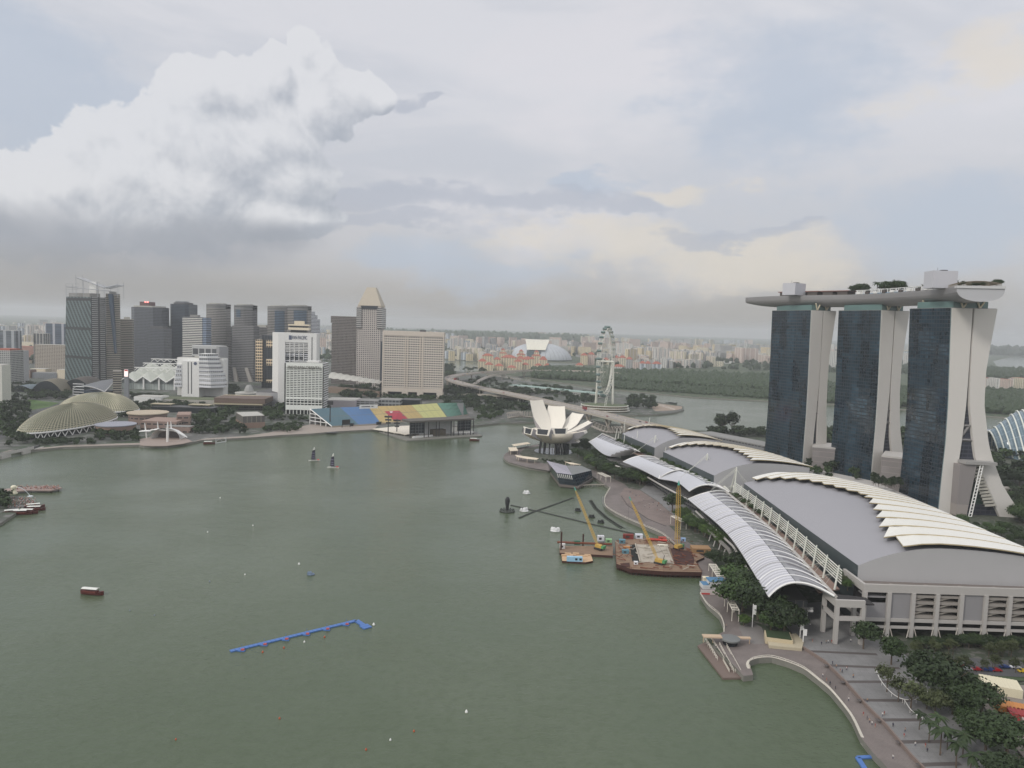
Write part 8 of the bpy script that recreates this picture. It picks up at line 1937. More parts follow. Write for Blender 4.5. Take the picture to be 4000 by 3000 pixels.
# --- between halls and hotel towers
for k in range(22):
 p = G(3470+k*5.2+TR.uniform(-2, 2), 1880+k*1.0, 20); p = Vector((X(3425+k*4.6, 655, 1870), 655+TR.uniform(-6, 6), 0)); tree('cone', p.x, p.y, 16, TR.uniform(8, 12), 'dark conifer in the row before the middle and splayed towers', 'conifers before the towers', 'conifer')
for k in range(40):
 Y_ = TR.uniform(640, 780); px_ = TR.uniform(3090, 3420) if k % 2 else TR.uniform(3120, 3260); far_tree('dark' if k % 3 else 'mid', X(px_, Y_, 1840), Y_, 12, TR.uniform(5, 9), 'terrace shrub between the halls and the hotel towers', 'shrubs on the tower terrace', 'shrub')
b = MB(); q = [(250, 560), (350, 600), (350, 700), (300, 780), (200, 800), (215, 640)]; b.prism(q, 2.4, 12.0, 0); b.build('terrace_wall', mm('link_trim')); tag(bpy.data.objects['terrace_wall'], 'raised grey terrace carrying gardens before the hotel towers', 'terrace')
# --- big trees by the channel
for (bx, by, rt, lb, kd) in ((2820, 1690, 1612, 'tall feathery tree by the channel, slightly shorter of the pair', 'tall'), (2858, 1690, 1606, 'tall feathery tree by the channel, slightly taller of the pair', 'tall')): tree_px(kd, bx, by, rt, lb, z=ZD, wide=1.15)
for k in range(34):
 px_ = TR.uniform(2770, 3010); p = G(px_, 1695+(px_-2770)*.03+TR.uniform(-4, 8), ZD); mass('dark', p.x, p.y, ZD, TR.uniform(8, 15))
for k in range(44):
 px_ = TR.uniform(3200, 3300) if k < 22 else TR.uniform(3520, 3560); p = G(px_, TR.uniform(1690, 1760), ZD); mass('dark' if k % 2 else 'mid', p.x, p.y, ZD, TR.uniform(9, 17))
# --- wooded garden beyond the splayed tower
for k in range(190):
 px_ = TR.uniform(3835, 4060); py_ = TR.uniform(1725, 2065); p = G(px_, py_, ZD)
 if px_ < 3865+max(0, (py_-1880))*.72: continue
 if 1895 < py_ < 1945 and TR.random() < .7: continue
 if py_ < 1890: mass(TR.choice(['dark', 'dark', 'mid']), p.x, p.y, ZD, TR.uniform(9, 15)); continue
 tree(TR.choice(['broad_dark', 'broad_dark', 'broad_mid', 'round_dark']), p.x, p.y, ZD, TR.uniform(10, 16), 'dense green tree in the garden beyond the splayed tower', 'trees of the garden beyond the splayed tower')
for k in range(40):
 px_ = TR.uniform(3720, 4060); py_ = TR.uniform(2040, 2130)+(px_-3720)*.16; p = G(px_, py_, ZD);
 if p.x < 278: continue
 tree(TR.choice(['broad_dark', 'round_dark', 'broad_mid']), p.x, p.y, ZD, TR.uniform(6, 10), 'street tree behind the near hall roof', 'street trees behind the near hall')
# --- shrubs and young trees by the frame building
for k in range(84):
 px_ = TR.uniform(3570, 4080); row = (0, 1, 0, 2)[k % 4]; p = G(px_, (2528, 2560, 2622)[row]+TR.uniform(-8, 8), 3.0); tree(('round_dark', 'sparse', 'sparse')[row], p.x, p.y, 3.0, TR.uniform(4, 6.5) if row == 0 else TR.uniform(5, 8), ('dark clipped tree along the foot of the frame building', 'thin young tree along the service road', 'thin young tree on the verge by the works yard')[row], ('trees at the frame building foot', 'young trees along the service road', 'young trees on the verge')[row], wide=1.3 if row == 0 else 1.0)
# --- north shore
NS = [((0, 1560, 110, 1700), 26, 12, 'dark'), ((30, 1660, 120, 1745), 14, 10, 'dark'), ((110, 1540, 270, 1562), 20, 11, 'dark'), ((10, 1500, 240, 1535), 26, 9, 'dark'), ((130, 1725, 370, 1740), 20, 6, 'dark'), ((370, 1690, 545, 1728), 22, 8, 'dark'),
  ((470, 1600, 560, 1635), 16, 9, 'dark'), ((520, 1580, 800, 1612), 34, 9, 'dark'), ((745, 1600, 930, 1660), 34, 9, 'mid'), ((745, 1655, 960, 1700), 30, 8, 'dark'), ((880, 1515, 930, 1545), 10, 11, 'dark'), ((1030, 1600, 1100, 1645), 14, 10, 'mid'), ((1090, 1590, 1200, 1615), 16, 12, 'mid'), ((1100, 1625, 1200, 1645), 12, 5, 'dark'),
  ((1035, 1660, 1180, 1690), 20, 6, 'mid'), ((1240, 1608, 1290, 1650), 5, 12, 'dark'), ((1330, 1515, 1490, 1560), 36, 12, 'dark'), ((1490, 1545, 1740, 1566), 34, 9, 'mid'), ((1730, 1510, 1870, 1600), 54, 12, 'dark'), ((1730, 1430, 1770, 1478), 14, 16, 'dark'), ((1810, 1440, 1900, 1452), 14, 9, 'dark'), ((1780, 1480, 2000, 1535), 44, 10, 'dark'),
  ((1850, 1560, 2060, 1610), 40, 11, 'dark'), ((1870, 1600, 1960, 1640), 16, 8, 'mid'), ((1990, 1512, 2230, 1545), 60, 10, 'dark'), ((2200, 1535, 2330, 1580), 30, 9, 'dark'), ((2130, 1545, 2180, 1610), 8, 12, 'dark'), ((2450, 1553, 2560, 1600), 26, 11, 'dark'), ((500, 1545, 640, 1560), 16, 8, 'dark'), ((240, 1440, 270, 1470), 6, 8, 'dark'), ((80, 1395, 140, 1420), 8, 9, 'dark')]
for ((x0, y0, x1, y1), n_, h_, kd) in NS:
 for k in range(n_*2):
  p = G(TR.uniform(x0, x1), TR.uniform(y0, y1), ZG); mass(kd if TR.random() < .75 else 'mid', p.x, p.y, ZG, h_*TR.uniform(.75, 1.2))
# left bottom quay trees
for k in range(9):
 p = G(TR.uniform(-20, 22), TR.uniform(1940, 1985), 2); far_tree('dark', p.x, p.y, 2, TR.uniform(7, 10), 'dark tree on the fountain quay at the picture edge', 'trees on the fountain quay')
# --- woods too many to count: one canopy each
fo = leaf_mat('forest_canopy', (0.030, 0.050, 0.024, 1), (0.045, 0.070, 0.030, 1), (0.062, 0.088, 0.040, 1))
ico = [Vector(v) for v in ((0, 0, 1), (.89, 0, .45), (.28, .85, .45), (-.72, .53, .45), (-.72, -.53, .45), (.28, -.85, .45), (.72, .53, -.45), (-.28, .85, -.45), (-.89, 0, -.45), (-.28, -.85, -.45), (.72, -.53, -.45))]
icf = [(0, 1, 2), (0, 2, 3), (0, 3, 4), (0, 4, 5), (0, 5, 1), (1, 6, 2), (2, 6, 7), (2, 7, 3), (3, 7, 8), (3, 8, 4), (4, 8, 9), (4, 9, 5), (5, 9, 10), (5, 10, 1), (1, 10, 6)]
def forest(name, label, px0, px1, rows, n, r0, r1, gap=None):
 b = MB(); k = 0
 while k < n:
  px_ = TR.uniform(px0, px1); f_ = (px_-px0)/(px1-px0); ra, rb = rows(px_)
  ia, ib = G(px_, ra, ZG).y, G(px_, rb, ZG).y; Y_ = 1/TR.uniform(1/max(ia, ib), 1/min(ia, ib)); k += 1
  x_ = X(px_, Y_, (ra+rb)/2)
  if gap and gap(x_, Y_): continue
  r = TR.uniform(r0, r1); h = r*TR.uniform(.8, 1.3); i = len(b.v)
  for v in ico: j = TR.uniform(.75, 1.2); b.v.append((x_+v.x*r*j, Y_+v.y*r*j, ZG+h*.75+v.z*h*j))
  for f in icf: b.f.append(tuple(i+a for a in f)); b.mi.append(0); b.uv.append([(0, 0)]*3)
 tag(b.build(name, fo), label, 'woods', None, 'stuff')
forest('woods', 'dark green woods filling the bank beyond the wheel', 2080, 3060, lambda x: (1448+(x-2080)*.028, 1478+(x-2080)*.055), 3600, 6, 11)
forest('scrub', 'low scrub and reeds along the far bank', 2350, 3060, lambda x: (1490+(x-2350)*.055, 1515+(x-2350)*.068), 2000, 2.2, 5)
forest('woods', 'woods on the bank seen between and beyond the towers', 3060, 4050, lambda x: (1500+(x-3060)*.04, 1562+(x-3060)*.066), 2600, 5, 10)
forest('far_woods', 'far wooded shore fading into haze behind the splayed tower', 3700, 4060, lambda x: (1446+(x-3700)*.03, 1478+(x-3700)*.035), 1400, 8, 16)
forest('far_woods', 'hazy park woods on the far side of the stadium water', 1690, 1990, lambda x: (1360+(x-1690)*.0, 1398+(x-1690)*.02), 700, 8, 14)
forest('far_woods', 'dark wooded ridge below the pale sky behind the stadium', 1500, 2300, lambda x: (1306+(x-1560)*.03, 1320+(x-1560)*.028), 1000, 24, 40, lambda x, y: y > 16000)
forest('far_woods', 'blue grey woods of the farthest coast', 3600, 4080, lambda x: (1368+(x-3600)*.03, 1380+(x-3600)*.03), 700, 30, 48, lambda x, y: y > 16000)
forest('city_trees', 'dark tree belts scattered between distant blocks', 1700, 3800, lambda x: (1325+(x-1700)*.03, 1440+(x-1700)*.03), 2600, 7, 15, lambda x, y: (y < 3700 and -450 < x < 350) or y < 2900 or (x/y > .6 and 4000 < y < 9500))
forest('city_trees', 'tree belts scattered through the city behind the office towers', -80, 1700, lambda x: (1290, 1420), 1800, 7, 14, lambda x, y: 1900 < y < 2700 and x > -700)
for k in range(260):
 p = G(TR.uniform(4110, 5000), TR.uniform(2200, 3000), ZG)
 if p.x < 335 and p.y > 345: continue
 mass(TR.choice(['dark', 'mid', 'olive']), p.x, p.y, ZG, TR.uniform(5, 11))
build_mass()
# ------------------------------------------------------------------ boats and floating things
hullred = mat('hull_maroon', S(86, 40, 36), 0.5, var=0.15, scale=0.5); roofwhite = mat('boat_roof', S(216, 216, 208), 0.6)
def hull_rings(L, w, h, sheer=0.5, n=9):
 rs = []
 for i in range(n):
  s_ = i/(n-1); x_ = -L/2+L*s_; k = sin(pi*min(1, max(0.0, .16+.84*(1-abs(2*s_-1)**2.6))/1)/2); ww = w*k*.5; up = sheer*abs(2*s_-1)**2.2
  rs.append([(x_, -ww, h+up), (x_, -ww*.8, .2), (x_, 0, -.3), (x_, ww*.8, .2), (x_, ww, h+up), (x_, 0, h*.7+up)])
 return rs
def bumboat():
 t = thing('river_boat', '', 'boat')
 b = MB(); b.rings(hull_rings(13, 3.6, 1.2, 1.0), flip=True); b.build('hull', hullred, t)
 b = MB(); b.rings([[(-5.4, -1.5, 3.1), (3.4, -1.5, 3.1), (3.4, -1.5, 3.25), (-5.4, -1.5, 3.25)], [(-5.4, 0, 3.5), (3.4, 0, 3.5), (3.4, 0, 3.65), (-5.4, 0, 3.65)], [(-5.4, 1.5, 3.1), (3.4, 1.5, 3.1), (3.4, 1.5, 3.25), (-5.4, 1.5, 3.25)]]); b.build('canopy_roof', roofwhite, t)
 b = MB(); b.box(-5, 2.8, -1.35, 1.35, 1.0, 2.0); b.build('cabin', mm('cabin_maroon', S(104, 52, 44), 0.6), t)
 b = MB()
 for x_ in (-5, -2.4, 0.2, 2.8):
  for y_ in (-1.35, 1.35): b.tube((x_, y_, 1), (x_, y_, 3.2), .08, n=4)
 b.build('canopy_frame', hullred, t)
 return t
bb = bumboat(); first = True
for (px_, py_, rz, lb) in ((360, 2322, -0.12, 'maroon river boat with a white canopy alone in the open bay'), (817, 1735, .35, 'maroon river boat beside the little jetty on the north quay'), (1853, 1722, .05, 'red river boat with a white canopy off the floating stage'), (136, 1984, .55, 'moored maroon boat next to the fountain steps'), (140, 1994, .25, 'second moored maroon boat from the fountain steps'), (112, 2006, .1, 'moored maroon boat in the middle of the quay cluster'), (86, 2010, .2, 'moored maroon boat at the outer side of the quay cluster'), (52, 2008, .5, 'moored dark boat tight against the quay wall')):
 o = bb if first else copy_tree(bb); first = False; p = G(px_, py_, 0); o.location = (p.x, p.y, 0.1); o.rotation_euler = (0, 0, rz); o['label'] = lb
def sailboat(px_, py_, rz, lb):
 p = G(px_, py_, 0); t = thing('sailing_catamaran', lb, 'sailing boat')
 for y_ in (-1.6, 1.6): b = MB(); b.rings([[(x_, y_+c*yy, z_) for c, z_ in ((-1, .9), (0, 0), (1, .9))] for x_, yy in ((-6, .1), (-4, .4), (0, .45), (4, .35), (6, .05))], flip=True); b.build('hull', mm('yacht_white', S(226, 224, 216), 0.4), t)
 b = MB(); b.box(-2.5, 2, -1.6, 1.6, .8, 1.0); b.build('trampoline', mm('net_grey', S(120, 116, 116), .8), t)
 b = MB(); b.tube((1.0, 0, 1), (0.4, 0, 15.2), .14, .08, 5); b.build('mast', dark_steel, t)
 b = MB(); L_ = [(.9, 1.6), (.75, 6), (.6, 10.8), (.45, 12)]; R_s = [(-3.2, 1.8), (-3.0, 6), (-2.3, 10.2), (-1.9, 11.4)]
 for i in range(3): b.face([(L_[i][0], -.05, L_[i][1]), (R_s[i][0], .15, R_s[i][1]), (R_s[i+1][0], .12, R_s[i+1][1]), (L_[i+1][0], -.05, L_[i+1][1])])
 sl = b.build('mainsail', mm('sail_black', S(44, 40, 56), .6), t)
 b = MB(); b.face([(.45, -.05, 12), (-1.9, .12, 11.4), (-.6, .05, 14.6), (.4, -.05, 15)]); b.build('sail_head', roofwhite, sl)
 b = MB()
 for z_ in (3, 5.2, 8): b.face([(.3, -.2, z_), (-2.4, -.05, z_+.1), (-2.3, -.05, z_+.8), (.2, -.2, z_+.7)])
 b.build('sail_print', mm('sail_lilac', S(140, 136, 156), .6), sl)
 b = MB(); b.box(3.0, 5.0, -1.2, 1.2, 1.0, 1.7); b.build('crew_pod', mm('signal_red'), t)
 t.location = (p.x, p.y, 0.1); t.rotation_euler = (0, 0, rz)
sailboat(1228, 1801, .35, 'black sailed catamaran with a white tip, heeling slightly, close to the north quay'); sailboat(1302, 1828, .02, 'black sailed catamaran with a white tip, lying level, farther from the north quay')
# blue pontoon course with start blocks
pont = mat('pontoon_blue', S(76, 114, 174), 0.5, var=0.12, scale=0.6)
def strip3(b, a, c, w, z0, z1, mi=0):
 d = (c-a).normalized(); n_ = Vector((-d.y, d.x, 0))*w; b.prism([tuple((a-n_)[:2]), tuple((c-n_)[:2]), tuple((c+n_)[:2]), tuple((a+n_)[:2])], z0, z1, mi, None, True)
t = thing('blue_pontoon', 'long blue L shaped floating pontoon in the open bay', 'pontoon', tuple(G(1150, 2485)))
A_, B2, C_ = G(900, 2546), G(1392, 2426), G(1438, 2456)
b = MB(); n = 30
for k in range(n): strip3(b, A_.lerp(B2, k/n), A_.lerp(B2, (k+.93)/n), 1.1, -.2, .5)
for k in range(5): strip3(b, B2.lerp(C_, k/5), B2.lerp(C_, (k+.93)/5), 1.3 if k < 3 else 2.2, -.2, .5)
b.build('deck', pont, t)
for k in range(6):
 p = A_.lerp(B2, .08+k*.165)+Vector((.8, -1.8, 0)); b = MB(); b.box(p.x-1.6, p.x+1.6, p.y-1, p.y+.4, -.1, .55); b.box(p.x-.2, p.x+1.2, p.y-.9, p.y+.2, .55, 1.1, 1); b.tube((p.x, p.y, .5), (p.x, p.y, 3.2), .07, n=4); b.build('start_block', [pont, mm('block_red', S(176, 84, 78), .6)], t)
b = MB(); p0, p1, p2, p3 = G(3350, 2962), G(3440, 2957), G(3382, 3002), G(3400, 3040)
strip3(b, p0, p1, .8, -.2, .5); strip3(b, p0, p3, .9, -.2, .5); tag(b.build('blue_pontoon', pont, org=tuple(p0)), 'blue pontoon frame floating against the stone water steps', 'pontoon')
bm = MB(); bm.lathe([(.01, -.4), (.5, -.2), (.55, .2), (.3, .7), (.08, 1.0), (.01, 1.05)], n=8); BU = {k: bm.mesh('buoy', mm('buoy_'+k, v, .5)) for k, v in dict(white=S(220, 220, 214), orange=S(176, 84, 50), grey=S(120, 130, 140)).items()}
for (px_, py_, k, s_) in ((1168, 2205, 'white', 1.2), (957, 2246, 'white', .8), (819, 2273, 'grey', .8), (1460, 2442, 'white', 1.2), (1189, 2509, 'white', .8), (1109, 2532, 'orange', .8), (1026, 2549, 'orange', .8), (1268, 2490, 'orange', .8), (507, 2386, 'grey', .6), (603, 2405, 'grey', .6), (811, 2080, 'white', .9), (988, 2054, 'white', .9), (1822, 2783, 'white', 1.1), (1617, 2858, 'orange', .7), (1430, 2930, 'orange', .7), (1092, 2808, 'orange', .7), (687, 2890, 'orange', .6), (1525, 2892, 'white', .7), (860, 1946, 'white', .9)):
 p = G(px_, py_); put(BU[k], 'buoy', (p.x, p.y, .1), 0, '%s marker buoy floating in the open bay' % k, 'buoy', 'marker buoys in the bay', s_)
def raft(px_, py_, c_, lb, s_=1.0, seed=1):
 p = G(px_, py_); r_ = random.Random(seed); b = MB()
 b.rings([[(p.x+cos(2*pi*k/8)*2.6*s_*q, p.y+sin(2*pi*k/8)*2.0*s_*q, z_) for k in range(8)] for q, z_ in ((.9, -.3), (1, .5), (.7, .9))])
 for k in range(7): x_, y_ = r_.uniform(-1.6, 1.6)*s_, r_.uniform(-1.1, 1.1)*s_; b.rings([[(p.x+x_+cos(2*pi*j/6)*.7*s_*q, p.y+y_+sin(2*pi*j/6)*.6*s_*q, .7+z_) for j in range(6)] for q, z_ in ((1, 0), (1.1, .6*s_), (.6, 1.3*s_), (.1, 1.6*s_))])
 tag(b.build('show_raft', mm(*c_), org=(p.x, p.y, 0)), lb, 'raft')
wr_, dr_ = ('raft_white', S(214, 214, 212), .6), ('raft_dark', S(44, 46, 44), .7)
raft(2057, 1928, wr_, 'white bulbous show raft floating just off the museum', 1.4, 1); raft(2047, 1997, wr_, 'white bulbous show raft beside the black floating column', 1.5, 2); raft(2169, 2075, wr_, 'white bulbous show raft beyond the rusty barge', 1.5, 3)
raft(2311, 2021, dr_, 'dark show raft near the curved ladder boom', 1.1, 4); raft(2347, 2042, dr_, 'dark show raft between the long boom and ladder boom', 1.1, 5); raft(2258, 1996, dr_, 'dark show raft under the first crane jib', 1.1, 6); raft(1214, 2245, ('raft_blue', S(110, 126, 146), .6), 'small blue grey raft alone in the bay', .9, 7)
t = thing('floating_column', 'black egg shaped column standing on a dark floating platform', 'float', tuple(G(1981, 1998)))
p = G(1981, 1998); zt_ = HZ((p.x, p.y), 1941)
b = MB(); b.lathe([(1.2, 1), (1.3, zt_*.35), (1.8, zt_*.6), (1.9, zt_*.8), (1.4, zt_*.94), (.5, zt_), (.01, zt_+.05)], (p.x, p.y, 0), 14); b.build('column', mm('float_black', S(40, 40, 42), .6), t, smooth=True)
b = MB(); b.lathe([(6, -.3), (6.6, .6), (5.6, 1.1), (.1, 1.2)], (p.x, p.y, 0), 8)
for k in range(12): b.tube((p.x+5.4*cos(k*.52), p.y+4.6*sin(k*.52), 1), (p.x+5.4*cos(k*.52), p.y+4.6*sin(k*.52), 2.2), .4, n=5)
b.build('base', mm('float_grey', S(66, 70, 64), .8), t)
C7 = lambda x_, y_: G(1900+x_/2.765, 1850+y_/2.765, .2)
def boom(pts, label, w=.7):
 b = MB(); P_ = [C7(*q) for q in pts]
 for a, c in zip(P_, P_[1:]):
  d = (c-a).normalized(); n_ = Vector((-d.y, d.x, 0))*w; b.tube(a+n_, c+n_, .28, n=5); b.tube(a-n_, c-n_, .28, n=5); m_ = int((c-a).length/2.2)+1
  for k in range(m_): q = a.lerp(c, k/m_); b.tube(q+n_, q-n_, .2, n=4)
 tag(b.build('floating_boom', mm('boom_dark', S(58, 60, 58), .7), org=tuple(P_[0])), label, 'boom')
boom([(265, 340), (400, 370), (520, 400), (555, 400)], 'dark floating boom pointing at the black column'); boom([(355, 478), (510, 412), (560, 396), (935, 262)], 'dark floating boom crossing towards the glass pavilion'); boom([(560, 405), (1080, 532), (1610, 652)], 'longest dark floating boom running to the works platform'); boom([(1125, 290), (1180, 375), (1300, 480), (1390, 540), (1475, 592)], 'curved ladder shaped boom off the event plaza', 1.5)
# ------------------------------------------------------------------ works platform, barges and cranes
C8 = lambda x_, y_, z=0: G(2150+x_/3.16, 2050+y_/3.16, z)
rust = mat('rusty_steel', S(112, 66, 48), 0.8, var=0.35, scale=0.3); rustd = mat('dark_rust', S(66, 40, 34), 0.85, var=0.3, scale=0.3); mud = mat('site_mud', S(132, 110, 90), 0.9, var=0.45, scale=0.35); concs = mat('site_concrete', S(172, 164, 150), 0.85, var=0.2, scale=0.4)
t = thing('works_platform', 'rusty steel works platform with a concrete slab and open pits', 'platform', tuple(C8(1300, 500)))
ol = [(800, 215), (905, 180), (1150, 155), (1450, 200), (1560, 280), (1800, 330), (1900, 400), (1790, 450), (1870, 585), (1400, 575), (1000, 545), (815, 480)]
b = MB(); q = [tuple(C8(x_, y_, 4)[:2]) for x_, y_ in ol]; b.prism(q, 1.6, 4.0, 0, 1, True); b.build('deck', [rustd, mud], t)
b = MB(); q2 = inset(q, .97)
for i in range(len(q2)):
 a, c = Vector(q2[i]), Vector(q2[(i+1) % len(q2)]); m_ = max(1, int((c-a).length/1.6))
 for k in range(m_): p = a.lerp(c, k/m_); b.tube((p.x, p.y, -1), (p.x, p.y, 2.4), .42, n=5)
b.build('sheet_pile_fringe', rustd, t)
def pad(pts, z0, z1, m_, nm): b = MB(); b.prism([tuple(C8(x_, y_, 4)[:2]) for x_, y_ in pts], z0, z1, 0); return b.build(nm, m_, t)
pad([(1050, 250), (1430, 265), (1500, 480), (1110, 470)], 4.01, 4.6, concs, 'concrete_slab'); pad([(980, 250), (1045, 240), (1100, 470), (1010, 450)], 4.01, 4.1, mm('pit_black', S(30, 32, 28), .9), 'pit'); pad([(1480, 290), (1740, 330), (1780, 440), (1760, 500), (1540, 490)], 4.01, 4.15, rustd, 'excavation'); pad([(860, 480), (975, 470), (985, 530), (880, 510)], 4.01, 4.2, rustd, 'tank')
b = MB(); rr = random.Random(9)
for k in range(130):
 x_, y_ = (rr.uniform(1520, 1780), rr.uniform(310, 490)) if k < 22 else (rr.uniform(1060, 1480), rr.uniform(260, 470)) if k < 56 else rr.choice([(rr.uniform(830, 980), rr.uniform(230, 470)), (rr.uniform(1000, 1800), rr.uniform(490, 560)), (rr.uniform(1100, 1750), rr.uniform(190, 270))]); a = C8(x_, y_, 4); d = Vector((rr.uniform(-1, 1), rr.uniform(-1, 1), 0)).normalized()*rr.uniform(2, 6); b.tube(a+Vector((0, 0, rr.uniform(.5, 1.6))), a+d+Vector((0, 0, rr.uniform(.5, 1.6))), rr.uniform(.15, .35), n=4, mi=0 if k < 22 or k > 70 else 1)
for (x0, y0, x1, y1) in ((1050, 250, 1110, 470), (1430, 265, 1520, 500), (1200, 380, 1440, 320), (1330, 260, 1430, 262)): b.tube(C8(x0, y0, 4)+Vector((0, 0, .9)), C8(x1, y1, 4)+Vector((0, 0, .9)), .55, n=4, mi=1)
b.build('reinforcement_lattice', [rust, concs], t)
b = MB()
for i in range(len(q)): a, c = q[i], q[(i+1) % len(q)]; b.tube((*a, 5.0), (*c, 5.0), .08, n=4); b.tube((*a, 4), (*a, 5.2), .12, n=4)
b.build('guard_rail', rust, t)
def boxat(x_, y_, w, d_, h, c_, nm, lb, z=4.0, cat='site box'):
 p = C8(x_, y_, z); b = MB(); b.box(p.x-w/2, p.x+w/2, p.y-d_/2, p.y+d_/2, z+.02, z+h); b.box(p.x-w/2-.12, p.x+w/2+.12, p.y-d_/2-.12, p.y+d_/2+.12, z+h, z+h+.15); b.box(p.x-w*.3, p.x+w*.1, p.y-d_/2-.05, p.y-d_/2, z+h*.3, z+h*.75, 1); tag(b.build(nm, [mat(nm+'_%d' % x_, c_, .7, var=.2), dark_steel], org=(p.x, p.y, z)), lb, cat)
boxat(885, 225, 4, 2.6, 2.4, S(96, 136, 150), 'generator', 'teal generator at the back corner of the works platform'); boxat(925, 350, 4.4, 2.6, 2.2, S(92, 134, 148), 'generator', 'teal generator in front of the orange skip'); boxat(940, 300, 4, 2.4, 1.6, S(176, 122, 70), 'skip', 'orange skip on the works platform'); boxat(1090, 165, 5, 3, 2.8, S(206, 210, 216), 'site_cabin', 'white cabin at the back of the works platform'); boxat(960, 170, 7, 3, 3, S(120, 50, 44), 'site_cabin', 'dark red cabin at the back of the works platform'); boxat(1380, 195, 5, 2.6, 2.4, S(166, 70, 58), 'skip', 'red skip beside the tall crane'); boxat(1640, 200, 3, 2, 2, S(150, 176, 206), 'shed', 'small pale blue shed beside the tall crane'); boxat(1385, 270, 7, 2, 1.2, S(220, 214, 196), 'crate', 'cream crate on the concrete slab'); boxat(1850, 330, 12, 8, 3, S(150, 118, 82), 'earth_skip', 'timber framed muck bay at the shore end of the works'); boxat(1055, 490, 2.4, 2, 1.8, S(214, 214, 214), 'tank', 'small white tank by the rusty parapet')
a, c = C8(1190, 175, 5), C8(1440, 195, 5); b = MB(); b.tube(a, c, .9, n=4); tag(b.build('steel_beam', mm('beam_red', S(172, 58, 44), .6), org=tuple(a)), 'long red steel beam lying at the back of the works platform', 'beam')
yel = mat('crane_yellow', S(186, 154, 78), 0.6, var=0.12, scale=0.5); grn = mat('crane_green', S(84, 146, 96), 0.5)
def crane(fx, fy, tx, ty, z, label, depth=0.0, mast_w=.62):
 p = C8(fx, fy, z); T_ = Vector((X(tx, p.y+depth, ty), p.y+depth, 0)); T_.z = HZ((T_.x, T_.y), ty)
 t = thing('crawler_crane', label, 'crane', tuple(p))
 d = Vector((T_.x-p.x, T_.y-p.y, 0)); d = d.normalized() if d.length > .5 else Vector((0, 1, 0)); n_ = Vector((-d.y, d.x, 0))
 for s_ in (-1, 1): b = MB(); b.obox(tuple((p+n_*s_*1.9)[:2]), tuple(d[:2]), 3, .5, z+.02, z+1.1); b.build('track', dark_steel, t)
 b = MB(); b.obox(tuple(p[:2]), tuple(d[:2]), 2.8, 1.5, z+1.1, z+3.0); b.build('cab', yel, t)
 b = MB(); b.obox(tuple((p-d*3.3)[:2]), tuple(d[:2]), .9, 1.6, z+1.2, z+3.0); b.build('counterweight', grn, t)
 b = MB(); r0_ = p+d*1.5+Vector((0, 0, 2.2)); ax = (T_-r0_).normalized(); u = n_*mast_w; w = ax.cross(n_).normalized()*mast_w
 off = [u+w, u-w, -u-w, -u+w]; m_ = 22
 for q in off: b.tube(r0_+q*.6, r0_.lerp(T_, .12)+q, .16, n=4); b.tube(r0_.lerp(T_, .12)+q, r0_.lerp(T_, .86)+q*.8, .16, n=4); b.tube(r0_.lerp(T_, .86)+q*.8, T_, .14, n=4)
 for k in range(m_):
  s0, s1 = .1+.76*k/m_, .1+.76*(k+1)/m_
  for j in range(4): b.tube(r0_.lerp(T_, s0)+off[j]*.9, r0_.lerp(T_, s1)+off[(j+1) % 4]*.9, .1, n=3, cap=False)
 b.build('jib_lattice', yel, t)
 b = MB(); b.tube(T_-ax*3, T_, mast_w*.75, .3, 6); b.build('jib_head', mm('jib_teal', S(74, 150, 132), .5), t)
 b = MB(); b.tube(p-d*3+Vector((0, 0, 6)), T_, .06, n=3); b.tube(p-d*2.5+Vector((0, 0, 3)), p-d*3+Vector((0, 0, 6)), .2, n=4); b.tube(T_, (T_.x, T_.y, max(3.5, T_.z-26)), .06, n=3); b.build('hoist_cable', dark_steel, t)
crane(605, 300, 2243, 1902, 2.0, 'yellow crawler crane on the barge, jib leaning towards the pavilion', 16); crane(1350, 480, 2458, 1940, 4.0, 'yellow crawler crane with green tail at the platform edge', 16); crane(1580, 300, 2652, 1878, 4.0, 'yellow crane with an upright jib and green base on the platform', -2, 1.15)
t = thing('works_barge', 'long brown work barge with spud posts and pipes', 'barge', tuple(C8(440, 330)))
b = MB(); q = [tuple(C8(x_, y_, 1.6)[:2]) for x_, y_ in ((112, 262), (775, 258), (770, 380), (500, 365), (300, 360), (115, 345))]; b.prism(q, -.5, 1.6, 0, 1, True); b.build('hull', [rustd, mud], t)
a, c = C8(85, 215, 3), C8(760, 240, 3); b = MB(); b.tube(a, c, .8, n=8); b.build('pipe', rust, t)
for (x_, y_, h_) in ((130, 330, 14), (402, 265, 9)): p = C8(x_, y_-20, 1.6); b = MB(); b.tube((p.x, p.y, -1), (p.x, p.y, h_), .55, n=8); b.build('spud_post', rustd, t)
boxat(148, 290, 3.4, 2.6, 3, S(206, 204, 200), 'site_cabin', 'white cabin at the end of the long brown barge', 1.62); boxat(330, 245, 4, 2, 2.4, S(44, 92, 70), 'tank', 'dark green tank on the long brown barge', 1.62); boxat(620, 195, 4.5, 3, 3.4, S(208, 206, 210), 'winch_house', 'white winch house behind the barge crane', 1.62); boxat(720, 215, 4, 2.4, 2.2, S(150, 190, 140), 'generator', 'light green generator behind the barge crane', 1.62)
t = thing('works_barge', 'small timber laden barge with a pale blue deckhouse', 'barge', tuple(C8(330, 410)))
b = MB(); q = [tuple(C8(x_, y_, 1.3)[:2]) for x_, y_ in ((138, 365), (495, 350), (525, 445), (430, 462), (145, 445))]; b.prism(q, -.5, 1.3, 0, 1, True); b.build('hull', [rustd, mm('timber_pale', S(190, 160, 126), .85, var=.2, scale=.5)], t)
